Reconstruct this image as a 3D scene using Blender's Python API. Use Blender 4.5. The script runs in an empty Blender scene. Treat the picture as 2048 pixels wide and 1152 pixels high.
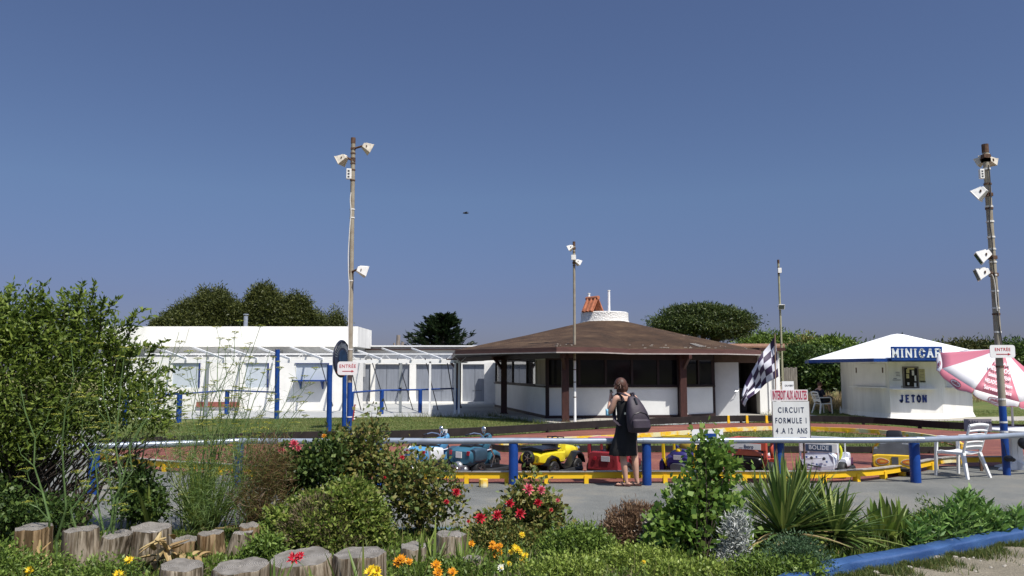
import bpy, bmesh, math, random
import numpy as np
from mathutils import Vector, Matrix
R = math.radians
PI = math.pi
S = bpy.context.scene
C = S.collection
random.seed(7)
rng = np.random.default_rng(11)

# ------------------------------------------------------------------ camera
FPX, TH, EYE = 1607.0, R(5.9), 1.75
cam_d = bpy.data.cameras.new('camera')
cam_d.sensor_width = 36.0
cam_d.lens = 36.0 * FPX / 2048.0
cam_d.clip_start = 0.1
cam_d.clip_end = 3000.0
cam = bpy.data.objects.new('camera', cam_d)
cam.location = (0, 0, EYE)
cam.rotation_euler = (PI / 2 + TH, 0, 0)
C.objects.link(cam)
S.camera = cam

# ------------------------------------------------------------------ sky and sun
SUN = Vector((0.62, -0.78, 0))
SUN.normalize()
ELEV = R(57)
sun_dir = Vector((SUN.x * math.cos(ELEV), SUN.y * math.cos(ELEV), math.sin(ELEV)))
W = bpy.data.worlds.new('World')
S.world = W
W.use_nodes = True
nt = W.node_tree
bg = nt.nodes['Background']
sky = nt.nodes.new('ShaderNodeTexSky')
sky.sky_type = 'NISHITA'
sky.sun_disc = False
sky.sun_elevation = ELEV
sky.sun_rotation = math.atan2(SUN.x, SUN.y)
sky.altitude = 0
sky.air_density = 1.0
sky.dust_density = 0.6
sky.ozone_density = 2.0
tint = nt.nodes.new('ShaderNodeMix')
tint.data_type = 'RGBA'
tint.blend_type = 'MULTIPLY'
tint.inputs[0].default_value = 1.0
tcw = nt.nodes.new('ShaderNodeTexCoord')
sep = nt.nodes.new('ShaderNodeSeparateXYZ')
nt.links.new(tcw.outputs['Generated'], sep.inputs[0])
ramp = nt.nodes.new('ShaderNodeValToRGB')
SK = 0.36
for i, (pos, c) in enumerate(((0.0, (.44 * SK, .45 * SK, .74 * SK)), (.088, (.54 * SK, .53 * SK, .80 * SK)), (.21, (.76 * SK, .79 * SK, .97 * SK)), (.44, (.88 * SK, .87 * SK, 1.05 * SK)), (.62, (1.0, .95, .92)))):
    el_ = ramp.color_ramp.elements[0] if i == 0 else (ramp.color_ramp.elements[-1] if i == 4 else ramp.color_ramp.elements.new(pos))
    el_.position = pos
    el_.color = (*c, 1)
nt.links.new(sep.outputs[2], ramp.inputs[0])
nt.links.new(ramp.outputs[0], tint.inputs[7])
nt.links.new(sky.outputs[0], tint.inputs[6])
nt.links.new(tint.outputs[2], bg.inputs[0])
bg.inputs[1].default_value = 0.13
sl = bpy.data.lights.new('sun', 'SUN')
sl.energy = 3.5
sl.angle = R(0.53)
sl.color = (1.0, 0.95, 0.87)
so = bpy.data.objects.new('sun', sl)
so.rotation_euler = sun_dir.to_track_quat('Z', 'Y').to_euler()
so.location = (20, -20, 30)
C.objects.link(so)
S.view_settings.view_transform = 'Standard'
S.view_settings.look = 'None'
S.view_settings.gamma = 1.0
S.view_settings.exposure = 0.75

# ------------------------------------------------------------------ photo pixel <-> world
def PD(u, v, Y):
    xc, yc = (u - 1024) / FPX, (576 - v) / FPX
    t = Y / (math.cos(TH) - yc * math.sin(TH))
    return Vector((xc * t, Y, EYE + (math.sin(TH) + yc * math.cos(TH)) * t))
def G(u, v, z=0.0):
    xc, yc = (u - 1024) / FPX, (576 - v) / FPX
    t = (z - EYE) / (math.sin(TH) + yc * math.cos(TH))
    return Vector((xc * t, (math.cos(TH) - yc * math.sin(TH)) * t, z))
def UX(u, Y, z=1.75):
    return (u - 1024) / FPX * (Y * math.cos(TH) + (z - EYE) * math.sin(TH))
def ZV(v, Y):
    return PD(1024, v, Y).z

# ------------------------------------------------------------------ materials
MATS = {}
def s2l(c):
    return tuple(((x / 255.0) / 12.92 if x / 255.0 <= 0.04045 else ((x / 255.0 + 0.055) / 1.055) ** 2.4) for x in c)
def M(name, col, rough=0.6, var=0.12, scale=6.0, bump=0.0, metal=0.0, col2=None, detail=5.0, stretch=(1, 1, 1), spec=0.4, thr=(0.35, 0.65), bscale=None, trans=0.0):
    if name in MATS:
        return MATS[name]
    m = bpy.data.materials.new(name)
    m.use_nodes = True
    n = m.node_tree
    b = n.nodes['Principled BSDF']
    b.inputs['Roughness'].default_value = rough
    b.inputs['Metallic'].default_value = metal
    b.inputs['Specular IOR Level'].default_value = spec
    tc = n.nodes.new('ShaderNodeTexCoord')
    mp = n.nodes.new('ShaderNodeMapping')
    mp.inputs['Scale'].default_value = stretch
    n.links.new(tc.outputs['Object'], mp.inputs[0])
    no = n.nodes.new('ShaderNodeTexNoise')
    no.inputs['Scale'].default_value = scale
    no.inputs['Detail'].default_value = detail
    no.inputs['Roughness'].default_value = 0.62
    n.links.new(mp.outputs[0], no.inputs['Vector'])
    cr = n.nodes.new('ShaderNodeValToRGB')
    cr.color_ramp.elements[0].position = thr[0]
    cr.color_ramp.elements[1].position = thr[1]
    a = tuple(max(0, x * (1 - var)) for x in col)
    c = tuple(min(1, x * (1 + var)) for x in col) if col2 is None else tuple(col2)
    if col2 is not None:
        a = tuple(col)
    cr.color_ramp.elements[0].color = (*a, 1)
    cr.color_ramp.elements[1].color = (*c, 1)
    n.links.new(no.outputs[0], cr.inputs[0])
    n.links.new(cr.outputs[0], b.inputs['Base Color'])
    if bump > 0:
        bu = n.nodes.new('ShaderNodeBump')
        bu.inputs['Strength'].default_value = 0.6
        bu.inputs['Distance'].default_value = bump
        n2 = n.nodes.new('ShaderNodeTexNoise')
        n2.inputs['Scale'].default_value = bscale or scale * 4
        n2.inputs['Detail'].default_value = 4
        n.links.new(mp.outputs[0], n2.inputs['Vector'])
        n.links.new(n2.outputs[0], bu.inputs['Height'])
        n.links.new(bu.outputs[0], b.inputs['Normal'])
    if trans:
        b.inputs['Transmission Weight'].default_value = trans
    MATS[name] = m
    return m

def leafmat(name, cols, trans=0.25, rough=0.5):
    if name in MATS:
        return MATS[name]
    m = bpy.data.materials.new(name)
    m.use_nodes = True
    n = m.node_tree
    b = n.nodes['Principled BSDF']
    b.inputs['Roughness'].default_value = rough
    b.inputs['Specular IOR Level'].default_value = 0.35
    g = n.nodes.new('ShaderNodeNewGeometry')
    cr = n.nodes.new('ShaderNodeValToRGB')
    cr.color_ramp.elements[0].color = (*cols[0], 1)
    cr.color_ramp.elements[0].position = 0.0
    cr.color_ramp.elements[1].color = (*cols[-1], 1)
    cr.color_ramp.elements[1].position = 1.0
    for i in range(1, len(cols) - 1):
        e = cr.color_ramp.elements.new(i / (len(cols) - 1))
        e.color = (*cols[i], 1)
    n.links.new(g.outputs['Random Per Island'], cr.inputs[0])
    n.links.new(cr.outputs[0], b.inputs['Base Color'])
    t = n.nodes.new('ShaderNodeBsdfTranslucent')
    n.links.new(cr.outputs[0], t.inputs[0])
    mx = n.nodes.new('ShaderNodeMixShader')
    mx.inputs[0].default_value = trans
    out = n.nodes['Material Output']
    n.links.new(b.outputs[0], mx.inputs[1])
    n.links.new(t.outputs[0], mx.inputs[2])
    n.links.new(mx.outputs[0], out.inputs[0])
    MATS[name] = m
    return m

# ------------------------------------------------------------------ object helpers
def thing(name, label, cat, loc=(0, 0, 0), rotz=0.0, group=None):
    o = bpy.data.objects.new(name, None)
    C.objects.link(o)
    o.location = loc
    o.rotation_euler = (0, 0, rotz)
    o.empty_display_size = 0.2
    o['label'] = label
    o['category'] = cat
    if group:
        o['group'] = group
    return o
def tag(o, label, cat, group=None, kind=None):
    o['label'] = label
    o['category'] = cat
    if group:
        o['group'] = group
    if kind:
        o['kind'] = kind
    return o
def struct(o, kind='structure'):
    o['kind'] = kind
    return o

class MB:
    def __init__(s):
        s.v = []; s.f = []; s.m = []
    def add(s, vs, fs, mi=0):
        o = len(s.v)
        s.v += [tuple(p) for p in vs]
        s.f += [tuple(i + o for i in f) for f in fs]
        s.m += [mi] * len(fs)
        return s
    def box(s, c, d, rot=None, mi=0, taper=1.0):
        hx, hy, hz = d[0] / 2, d[1] / 2, d[2] / 2
        vs = []
        for k, z in ((1, -hz), (taper, hz)):
            vs += [Vector((-hx * k, -hy * k, z)), Vector((hx * k, -hy * k, z)), Vector((hx * k, hy * k, z)), Vector((-hx * k, hy * k, z))]
        if rot is not None:
            mt = Matrix.Rotation(rot, 3, 'Z') if isinstance(rot, (int, float)) else rot
            vs = [mt @ p for p in vs]
        c = Vector(c)
        return s.add([p + c for p in vs], [(0, 3, 2, 1), (4, 5, 6, 7), (0, 1, 5, 4), (1, 2, 6, 5), (2, 3, 7, 6), (3, 0, 4, 7)], mi)
    def bar(s, p0, p1, w, h, mi=0, up=(0, 0, 1)):
        p0, p1 = Vector(p0), Vector(p1)
        d = (p1 - p0)
        L = d.length
        d.normalize()
        u = Vector(up)
        x = d.cross(u)
        if x.length < 1e-4:
            x = d.cross(Vector((1, 0, 0)))
        x.normalize()
        z = x.cross(d)
        vs = []
        for p in (p0, p1):
            vs += [p - x * w / 2 - z * h / 2, p + x * w / 2 - z * h / 2, p + x * w / 2 + z * h / 2, p - x * w / 2 + z * h / 2]
        return s.add(vs, [(0, 1, 2, 3), (7, 6, 5, 4), (0, 4, 5, 1), (1, 5, 6, 2), (2, 6, 7, 3), (3, 7, 4, 0)], mi)
    def loft(s, rings, mi=0, cap=True, closed=False):
        n = len(rings[0])
        vs = [p for r in rings for p in r]
        fs = []
        k = len(rings)
        for i in range(k - 1 + (1 if closed else 0)):
            a, b = i * n, ((i + 1) % k) * n
            for j in range(n):
                j2 = (j + 1) % n
                fs.append((a + j, a + j2, b + j2, b + j))
        if cap and not closed:
            fs.append(tuple(range(n - 1, -1, -1)))
            fs.append(tuple((k - 1) * n + j for j in range(n)))
        return s.add(vs, fs, mi)
    def tube(s, pts, r, n=8, mi=0, cap=True):
        pts = [Vector(p) for p in pts]
        rs = r if isinstance(r, (list, tuple)) else [r] * len(pts)
        rings = []
        x = None
        for i, p in enumerate(pts):
            d = pts[min(i + 1, len(pts) - 1)] - pts[max(i - 1, 0)]
            if d.length < 1e-9:
                d = Vector((0, 0, 1))
            d.normalize()
            if x is None:
                x = d.cross(Vector((0, 0, 1)))
                if x.length < 1e-3:
                    x = d.cross(Vector((0, 1, 0)))
            else:
                x = x - d * x.dot(d)
                if x.length < 1e-5:
                    x = d.cross(Vector((0, 1, 0.1)))
            x.normalize()
            y = d.cross(x)
            rings.append([p + (x * math.cos(2 * PI * j / n) + y * math.sin(2 * PI * j / n)) * rs[i] for j in range(n)])
        return s.loft(rings, mi, cap)
    def lathe(s, prof, c=(0, 0, 0), n=20, mi=0, cap=True, axis=None):
        c = Vector(c)
        q = Vector((0, 0, 1)).rotation_difference(Vector(axis)) if axis is not None else None
        rings = []
        for r, z in prof:
            rg = [Vector((r * math.cos(2 * PI * j / n), r * math.sin(2 * PI * j / n), z)) for j in range(n)]
            if q:
                rg = [q @ p for p in rg]
            rings.append([p + c for p in rg])
        return s.loft(rings, mi, cap)
    def ell(s, c, d, n=12, k=8, mi=0, rot=None):
        c = Vector(c)
        rings = []
        for i in range(k + 1):
            a = -PI / 2 + PI * i / k
            rr = max(math.cos(a), 0.02)
            rg = [Vector((d[0] * rr * math.cos(2 * PI * j / n), d[1] * rr * math.sin(2 * PI * j / n), d[2] * math.sin(a))) for j in range(n)]
            if rot is not None:
                rg = [rot @ p for p in rg]
            rings.append([p + c for p in rg])
        return s.loft(rings, mi)
    def torus(s, c, R0, r, n=24, k=8, mi=0, rot=None, sq=(1, 1)):
        c = Vector(c)
        rings = []
        for i in range(n):
            a = 2 * PI * i / n
            rg = [Vector(((R0 + r * math.cos(2 * PI * j / k)) * math.cos(a) * sq[0], (R0 + r * math.cos(2 * PI * j / k)) * math.sin(a) * sq[1], r * math.sin(2 * PI * j / k))) for j in range(k)]
            if rot is not None:
                rg = [rot @ p for p in rg]
            rings.append([p + c for p in rg])
        return s.loft(rings, mi, closed=True)
    def prism(s, poly, z0, z1, mi=0):
        n = len(poly)
        vs = [Vector((p[0], p[1], z0)) for p in poly] + [Vector((p[0], p[1], z1)) for p in poly]
        fs = [tuple(range(n - 1, -1, -1)), tuple(range(n, 2 * n))]
        for j in range(n):
            j2 = (j + 1) % n
            fs.append((j, j2, n + j2, n + j))
        return s.add(vs, fs, mi)
    def side(s, poly, x0, x1, mi=0):
        """profile given as (y, z), extruded along x"""
        n = len(poly)
        vs = [Vector((x0, p[0], p[1])) for p in poly] + [Vector((x1, p[0], p[1])) for p in poly]
        fs = [tuple(range(n)), tuple(range(2 * n - 1, n - 1, -1))]
        for j in range(n):
            j2 = (j + 1) % n
            fs.append((j2, j, n + j, n + j2))
        return s.add(vs, fs, mi)
    def build(s, name, mats, parent=None, smooth=False, world=False, bevel=0.0, angle=35, fix=True):
        me = bpy.data.meshes.new(name)
        vs = s.v
        if world and parent is not None:
            q = Matrix.Translation(parent.location) @ Matrix.Rotation(parent.rotation_euler.z, 4, 'Z')
            q = q.inverted()
            vs = [tuple(q @ Vector(p)) for p in vs]
        me.from_pydata(vs, [], s.f)
        if not isinstance(mats, (list, tuple)):
            mats = [mats]
        for m in mats:
            me.materials.append(m)
        me.polygons.foreach_set('material_index', s.m)
        if fix:
            bm = bmesh.new()
            bm.from_mesh(me)
            bmesh.ops.recalc_face_normals(bm, faces=bm.faces)
            bm.to_mesh(me)
            bm.free()
        me.update()
        o = bpy.data.objects.new(name, me)
        C.objects.link(o)
        if parent is not None:
            o.parent = parent
        if bevel > 0:
            b = o.modifiers.new('bevel', 'BEVEL')
            b.width = bevel
            b.segments = 2
            b.limit_method = 'ANGLE'
            b.angle_limit = R(30)
            b.harden_normals = False
        if smooth:
            me.polygons.foreach_set('use_smooth', [True] * len(me.polygons))
            try:
                me.set_sharp_from_angle(angle=R(angle))
            except Exception:
                pass
        return o

def copy_thing(root, loc, rotz=None, label=None, scale=None):
    r = root.copy()
    C.objects.link(r)
    r.location = loc
    if rotz is not None:
        r.rotation_euler = (0, 0, rotz)
    if label:
        r['label'] = label
    if scale:
        r.scale = scale if isinstance(scale, (tuple, list)) else (scale,) * 3
    for ch in list(root.children):
        c = ch.copy()
        C.objects.link(c)
        c.parent = r
        for g in ch.children:
            d = g.copy()
            C.objects.link(d)
            d.parent = c
    return r

def text(name, body, size, mat, parent, loc, rot=None, bold=0.0, depth=0.004, sx=1.0, align='CENTER', space=1.0, shear=0.0):
    cu = bpy.data.curves.new(name, 'FONT')
    cu.body = body
    cu.size = size
    cu.extrude = depth
    cu.offset = bold
    cu.align_x = align
    cu.align_y = 'CENTER'
    cu.space_character = space
    cu.shear = shear
    t = bpy.data.objects.new(name, cu)
    C.objects.link(t)
    bpy.context.view_layer.update()
    me = bpy.data.meshes.new_from_object(t)
    bpy.data.objects.remove(t)
    me.name = name
    me.materials.clear()
    me.materials.append(mat)
    o = bpy.data.objects.new(name, me)
    C.objects.link(o)
    o.parent = parent
    rr = rot if rot is not None else Matrix.Rotation(PI / 2, 3, 'X')
    o.matrix_local = Matrix.Translation(loc) @ rr.to_4x4() @ Matrix.Diagonal((sx, 1, 1, 1))
    return o
def strokes(mb, pls, o, sx, sy, w, y=0.0, d=0.004, mi=0):
    """hand lettering: polylines in a unit cell laid on an x-z plane facing -y"""
    for k, pl in enumerate(pls):
        for a, b in zip(pl[:-1], pl[1:]):
            p0 = Vector((o[0] + a[0] * sx, y - 0.0004 * k, o[1] + a[1] * sy))
            p1 = Vector((o[0] + b[0] * sx, y - 0.0004 * k, o[1] + b[1] * sy))
            e = (p1 - p0)
            if e.length < 1e-6: continue
            e.normalize()
            mb.bar(p0 - e * w * .3, p1 + e * w * .3, w, d, mi, up=(0, -1, 0))

def leaves(name, P, D, L, Wd, mat, parent=None, seed=1, fold=0.18, world=True, mid=0.45, jit=0.35, roll=None):
    P = np.asarray(P, float).reshape(-1, 3)
    D = np.asarray(D, float).reshape(-1, 3)
    n = len(P)
    r = np.random.default_rng(seed)
    if world and parent is not None:
        P = P - np.array(parent.location)
    D = D / (np.linalg.norm(D, axis=1, keepdims=True) + 1e-9)
    Rn = r.normal(size=(n, 3)) if roll is None else np.asarray(roll, float) + r.normal(size=(n, 3)) * 0.25
    X = np.cross(D, Rn)
    X /= (np.linalg.norm(X, axis=1, keepdims=True) + 1e-9)
    N = np.cross(X, D)
    l = (L * (1 + jit * (r.random(n) - 0.5) * 2))[:, None]
    w = (Wd * (1 + jit * (r.random(n) - 0.5) * 2))[:, None]
    V = np.empty((n, 4, 3))
    V[:, 0] = P
    V[:, 1] = P + D * l * mid + X * w * .5 + N * l * fold * .5
    V[:, 2] = P + D * l - N * l * fold * .6
    V[:, 3] = P + D * l * mid - X * w * .5 + N * l * fold * .5
    return quads(name, V, mat, parent)
def quads(name, V, mat, parent=None):
    n = len(V)
    me = bpy.data.meshes.new(name)
    me.vertices.add(n * 4)
    me.vertices.foreach_set('co', np.ascontiguousarray(V.reshape(-1), dtype=np.float32))
    me.loops.add(n * 4)
    me.loops.foreach_set('vertex_index', np.arange(n * 4, dtype=np.int32))
    me.polygons.add(n)
    me.polygons.foreach_set('loop_start', np.arange(0, n * 4, 4, dtype=np.int32))
    me.update(calc_edges=True)
    me.validate()
    me.materials.append(mat)
    o = bpy.data.objects.new(name, me)
    C.objects.link(o)
    if parent is not None:
        o.parent = parent
    return o
def sample_blobs(blobs, n, r, shell=0.55, rough=0.0):
    vol = np.array([b[3] * b[4] * b[5] for b in blobs]) ** 0.75
    vol /= vol.sum()
    idx = r.choice(len(blobs), n, p=vol)
    B = np.array([b[:6] for b in blobs])[idx]
    d = r.normal(size=(n, 3))
    d /= np.linalg.norm(d, axis=1, keepdims=True)
    rad = shell + (1 - shell) * r.random((n, 1)) ** 0.6
    if rough:
        az = np.arctan2(d[:, 1], d[:, 0]); ez = np.arcsin(np.clip(d[:, 2], -1, 1)); f = idx * 1.7
        rad = rad * (1 + rough * (np.sin(4 * az + f) * np.cos(5 * ez + f) + .7 * np.sin(9 * az + 2 * f) * np.sin(8 * ez + f)))[:, None]
    few = r.random((n, 1)) < 0.2
    rad = np.where(few, r.random((n, 1)) ** .5, rad)
    return B[:, :3] + d * rad * B[:, 3:6], d
def bush(root, blobs, n, per, L, Wd, lm, sm, spread=0.08, nst=60, sr=0.008, seed=3, zmin=0.0, up=0.35, fold=0.18, shell=0.5, droop=0.0, leafname='leaves', stem_from=None, mid=0.45, rough=0.0):
    r = np.random.default_rng(seed)
    Cc, Dd = sample_blobs(blobs, n, r, shell, rough)
    Dd = Dd + np.array([0, 0, up])
    k = np.repeat(np.arange(n), per)
    sp_ = np.array(spread) if isinstance(spread, tuple) else spread * np.array([1, 1, .8])
    P = Cc[k] + r.normal(size=(n * per, 3)) * sp_
    D = Dd[k] * 0.8 + r.normal(size=(n * per, 3)) * 0.75 + np.array([0, 0, -droop])
    keep = P[:, 2] > zmin
    P, D = P[keep], D[keep]
    o = leaves(leafname, P, D, L, Wd, lm, root, seed, fold=fold, mid=mid)
    if nst:
        mb = MB()
        base = Vector(root.location) if stem_from is None else Vector(stem_from)
        for i in range(nst):
            t = Vector(Cc[i % n])
            if t.z < zmin + .05: continue
            b = base + Vector((random.uniform(-1, 1), random.uniform(-1, 1), 0)) * sr * 5
            m = b.lerp(t, 0.5) + Vector((0, 0, (t.z - b.z) * 0.15)) + Vector((random.uniform(-1, 1), random.uniform(-1, 1), random.uniform(-.5, .5))) * (t - b).length * .08
            pts = []
            for q in (0, .25, .5, .75, 1):
                pts.append(b * (1 - q) ** 2 + m * 2 * q * (1 - q) + t * q * q)
            rr = sr * random.uniform(.5, 1.2)
            mb.tube(pts, [rr, rr * .8, rr * .6, rr * .4, rr * .2], 4, cap=False)
        mb.build('stem', sm, root, world=True, fix=False)
    return o
def tubes_path(b, t, sag=0.0, n=6, jit=0.0):
    b, t = Vector(b), Vector(t)
    out = []
    for i in range(n + 1):
        q = i / n
        p = b.lerp(t, q) + Vector((0, 0, -4 * sag * q * (1 - q)))
        if 0 < i < n and jit:
            p += Vector((random.uniform(-jit, jit), random.uniform(-jit, jit), random.uniform(-jit, jit)))
        out.append(p)
    return out
# ================================================================== MATERIALS
white = M('white_paint', (0.80, 0.79, 0.75), 0.7, 0.05, 1.5, bump=0.004, bscale=30)
whitew = M('white_render', (0.74, 0.73, 0.69), 0.85, 0.13, 1.2, bump=0.006, bscale=25, detail=9, stretch=(1.5, 1.5, .22), thr=(.3, .6))
whitem = M('white_metal', (0.78, 0.78, 0.77), 0.4, 0.05, 5)
plast = M('white_plastic', (0.74, 0.75, 0.75), 0.38, 0.05, 9)
blue = M('blue_paint', (0.005, 0.042, 0.21), 0.45, 0.22, 3.5, bump=0.002, detail=8)
bluef = M('worn_blue_paint', (0.02, 0.10, 0.40), 0.55, 0.1, 5, col2=(0.035, 0.14, 0.44), bump=0.012, bscale=7)
navy = M('navy_paint', (0.012, 0.03, 0.16), 0.5, 0.1, 4)
galv = M('galvanised_steel', (0.46, 0.49, 0.54), 0.27, 0.12, 7, metal=0.75, detail=8, bump=0.001)
railm = M('rail_silver_paint', (0.27, 0.31, 0.37), 0.34, 0.15, 4, detail=8, metal=0.25, spec=0.6)
polem = M('pole_steel', (0.30, 0.27, 0.21), 0.55, 0.1, 6, col2=(0.22, 0.18, 0.13), detail=8, thr=(.45, .75))
rust = M('rusty_iron', (0.10, 0.055, 0.035), 0.85, 0.35, 14)
yel = M('yellow_paint', (0.78, 0.46, 0.012), 0.5, 0.1, 2.5, col2=(0.82, 0.52, 0.02), detail=9)
yelw = M('worn_yellow_paint', (0.74, 0.44, 0.02), 0.65, 0.1, 2.0, col2=(0.66, 0.60, 0.36), thr=(.46, .56), detail=9)
planktop = M('weathered_plank', (0.30, 0.28, 0.25), 0.8, 0.2, 5, stretch=(1, 6, 6), bump=0.003)
tar = M('tarred_board', (0.013, 0.010, 0.009), 0.75, 0.4, 4, bump=0.004)
brown = M('brown_wood_stain', (0.050, 0.017, 0.013), 0.6, 0.25, 5, stretch=(4, 4, 1), bump=0.002)
brownd = M('dark_brown_wood', (0.020, 0.008, 0.008), 0.6, 0.25, 5)
shingle_c = (0.085, 0.048, 0.034)
greyd = M('grey_shutter', (0.21, 0.23, 0.27), 0.75, 0.1, 2.0, stretch=(6, 6, .5), detail=8, bump=0.002)
greypan = M('pale_blue_panel', (0.50, 0.55, 0.60), 0.6, 0.06, 2)
greywall = M('grey_render_and_shade', (0.42, 0.43, 0.44), 0.85, 0.1, 1.2)
concr = M('pale_concrete', (0.36, 0.34, 0.30), 0.9, 0.16, 1.5, bump=0.004, detail=9)
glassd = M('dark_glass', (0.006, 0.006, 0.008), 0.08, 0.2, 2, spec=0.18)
glassm = M('mirror_like_glass', (0.10, 0.11, 0.13), 0.03, 0.2, 2, spec=1.0, metal=0.5)
black = M('black_rubber', (0.014, 0.014, 0.015), 0.6, 0.3, 10, bump=0.002)
blackp = M('black_plastic', (0.012, 0.012, 0.014), 0.3, 0.25, 6)
greyp = M('grey_plastic', (0.07, 0.075, 0.085), 0.45, 0.15, 6)
silver = M('chrome', (0.62, 0.62, 0.63), 0.18, 0.08, 6, metal=0.95)
redtxt = M('red_lettering', (0.42, 0.012, 0.03), 0.6, 0.1, 20)
orange_tile = M('clay_tile', (0.38, 0.135, 0.07), 0.85, 0.3, 5, bump=0.01)
seam = M('dark_seam', (0.05, 0.05, 0.06), 0.8, 0.1, 6)

# ------------------------------------------------------------------ ground materials
def ground_mat(name, stops, scale, fine, fine_amt, rough=0.95, bump=0.01, stretch=(1, 1, 1), bsc=60, streak=None):
    m = bpy.data.materials.new(name)
    m.use_nodes = True
    n = m.node_tree
    b = n.nodes['Principled BSDF']
    b.inputs['Roughness'].default_value = rough
    b.inputs['Specular IOR Level'].default_value = 0.25
    tc = n.nodes.new('ShaderNodeTexCoord')
    mp = n.nodes.new('ShaderNodeMapping')
    mp.inputs['Scale'].default_value = stretch
    n.links.new(tc.outputs['Object'], mp.inputs[0])
    a = n.nodes.new('ShaderNodeTexNoise')
    a.inputs['Scale'].default_value = scale
    a.inputs['Detail'].default_value = 8
    a.inputs['Roughness'].default_value = 0.65
    n.links.new(mp.outputs[0], a.inputs['Vector'])
    cr = n.nodes.new('ShaderNodeValToRGB')
    el = cr.color_ramp.elements
    el[0].position, el[0].color = stops[0][0], (*stops[0][1], 1)
    el[1].position, el[1].color = stops[-1][0], (*stops[-1][1], 1)
    for p, c in stops[1:-1]:
        e = el.new(p)
        e.color = (*c, 1)
    n.links.new(a.outputs[0], cr.inputs[0])
    f = n.nodes.new('ShaderNodeTexNoise')
    f.inputs['Scale'].default_value = fine
    f.inputs['Detail'].default_value = 5
    n.links.new(tc.outputs['Object'], f.inputs['Vector'])
    mr = n.nodes.new('ShaderNodeMapRange')
    mr.inputs[1].default_value = 0.35
    mr.inputs[2].default_value = 0.65
    mr.inputs[3].default_value = 1 - fine_amt
    mr.inputs[4].default_value = 1 + fine_amt
    n.links.new(f.outputs[0], mr.inputs[0])
    mx = n.nodes.new('ShaderNodeVectorMath')
    mx.operation = 'SCALE'
    n.links.new(cr.outputs[0], mx.inputs[0])
    n.links.new(mr.outputs[0], mx.inputs['Scale'])
    n.links.new(mx.outputs[0], b.inputs['Base Color'])
    bu = n.nodes.new('ShaderNodeBump')
    bu.inputs['Distance'].default_value = bump
    g = n.nodes.new('ShaderNodeTexNoise')
    g.inputs['Scale'].default_value = bsc
    g.inputs['Detail'].default_value = 5
    n.links.new(tc.outputs['Object'], g.inputs['Vector'])
    n.links.new(g.outputs[0], bu.inputs['Height'])
    n.links.new(bu.outputs[0], b.inputs['Normal'])
    return m
m_lawn = ground_mat('lawn_turf', [(.3, (0.07, 0.10, 0.022)), (.5, (0.10, 0.13, 0.032)), (.7, (0.19, 0.17, 0.06))], .8, 25, .35, bump=.03, bsc=40)
m_field = ground_mat('field_grass', [(.35, (0.10, 0.12, 0.035)), (.65, (0.24, 0.21, 0.09))], .25, 12, .3, bump=.04, bsc=20)
m_asph = ground_mat('old_asphalt', [(.32, (0.11, 0.114, 0.108)), (.5, (0.15, 0.153, 0.143)), (.7, (0.22, 0.205, 0.17))], .7, 150, .5, bump=.006, bsc=160)
m_track = ground_mat('red_track_paint', [(.3, (0.13, 0.045, 0.035)), (.52, (0.19, 0.068, 0.052)), (.62, (0.25, 0.10, 0.06)), (.70, (0.38, 0.20, 0.08))], 1.1, 45, .28, rough=.75, bump=.003, bsc=90, stretch=(.5, 1.6, 1))
m_terr = ground_mat('terrace_concrete', [(.3, (0.30, 0.31, 0.31)), (.7, (0.42, 0.42, 0.40))], .5, 30, .08, bump=.003)
m_soil = ground_mat('bed_soil', [(.3, (0.035, 0.028, 0.018)), (.5, (0.07, 0.06, 0.03)), (.7, (0.13, 0.11, 0.06))], 2.5, 50, .4, bump=.03, bsc=25)
m_grav = ground_mat('beige_gravel', [(.3, (0.17, 0.15, 0.11)), (.7, (0.28, 0.245, 0.185))], 1.5, 90, .3, bump=.015, bsc=110)

def sheet(name, poly, z, mat, kind='structure'):
    bm = bmesh.new()
    vs = [bm.verts.new((p[0], p[1], z)) for p in poly]
    f = bm.faces.new(vs)
    bmesh.ops.triangulate(bm, faces=[f])
    bmesh.ops.recalc_face_normals(bm, faces=bm.faces)
    if sum(f.normal.z for f in bm.faces) < 0:
        bmesh.ops.reverse_faces(bm, faces=bm.faces)
    me = bpy.data.meshes.new(name)
    bm.to_mesh(me)
    bm.free()
    me.materials.append(mat)
    o = bpy.data.objects.new(name, me)
    C.objects.link(o)
    o['kind'] = kind
    return o
circ = lambda r, n=64, cx=0, cy=0: [(cx + r * math.cos(2 * PI * i / n), cy + r * math.sin(2 * PI * i / n)) for i in range(n)]
sheet('ground', circ(1200), 0, m_field)
sheet('lawn', [(-30, 11), (40, 11), (40, 60), (-30, 60)], 0.004, m_lawn)
sheet('asphalt_path', [(-30, 8.6), (-5, 9.0), (0, 9.15), (5, 9.3), (9, 10.0), (14, 11.6), (26, 16.5), (26, 19), (12, 16.6), (9, 16.4), (6, 15), (4, 14.5), (-3, 14.5), (-6.4, 15.6), (-9, 18), (-12, 24), (-30, 24)], 0.008, m_asph)
outer_px = [(195, 912), (205, 922), (240, 933), (320, 943), (450, 951), (600, 959), (860, 967), (1100, 968), (1300, 967), (1500, 967), (1640, 967), (1740, 962), (1800, 954), (1850, 943), (1885, 934), (1960, 934), (2100, 932), (2300, 925), (2420, 905), (2300, 880), (2048, 868), (1900, 862), (1750, 851), (1600, 846.5), (1500, 846.5), (1400, 848.5), (1230, 857), (1000, 872), (800, 882), (640, 884), (450, 890), (300, 898), (215, 904)]
outer = [G(*p) for p in outer_px]
inner_px = [(985, 901), (1010, 905), (1200, 905.5), (1400, 906), (1600, 907), (1800, 908), (1910, 908), (1926, 902), (1905, 891), (1830, 877), (1720, 868.5), (1619, 864), (1544, 863), (1452, 866.5), (1377, 872), (1280, 879), (1160, 885), (1050, 891), (1000, 896)]
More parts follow.
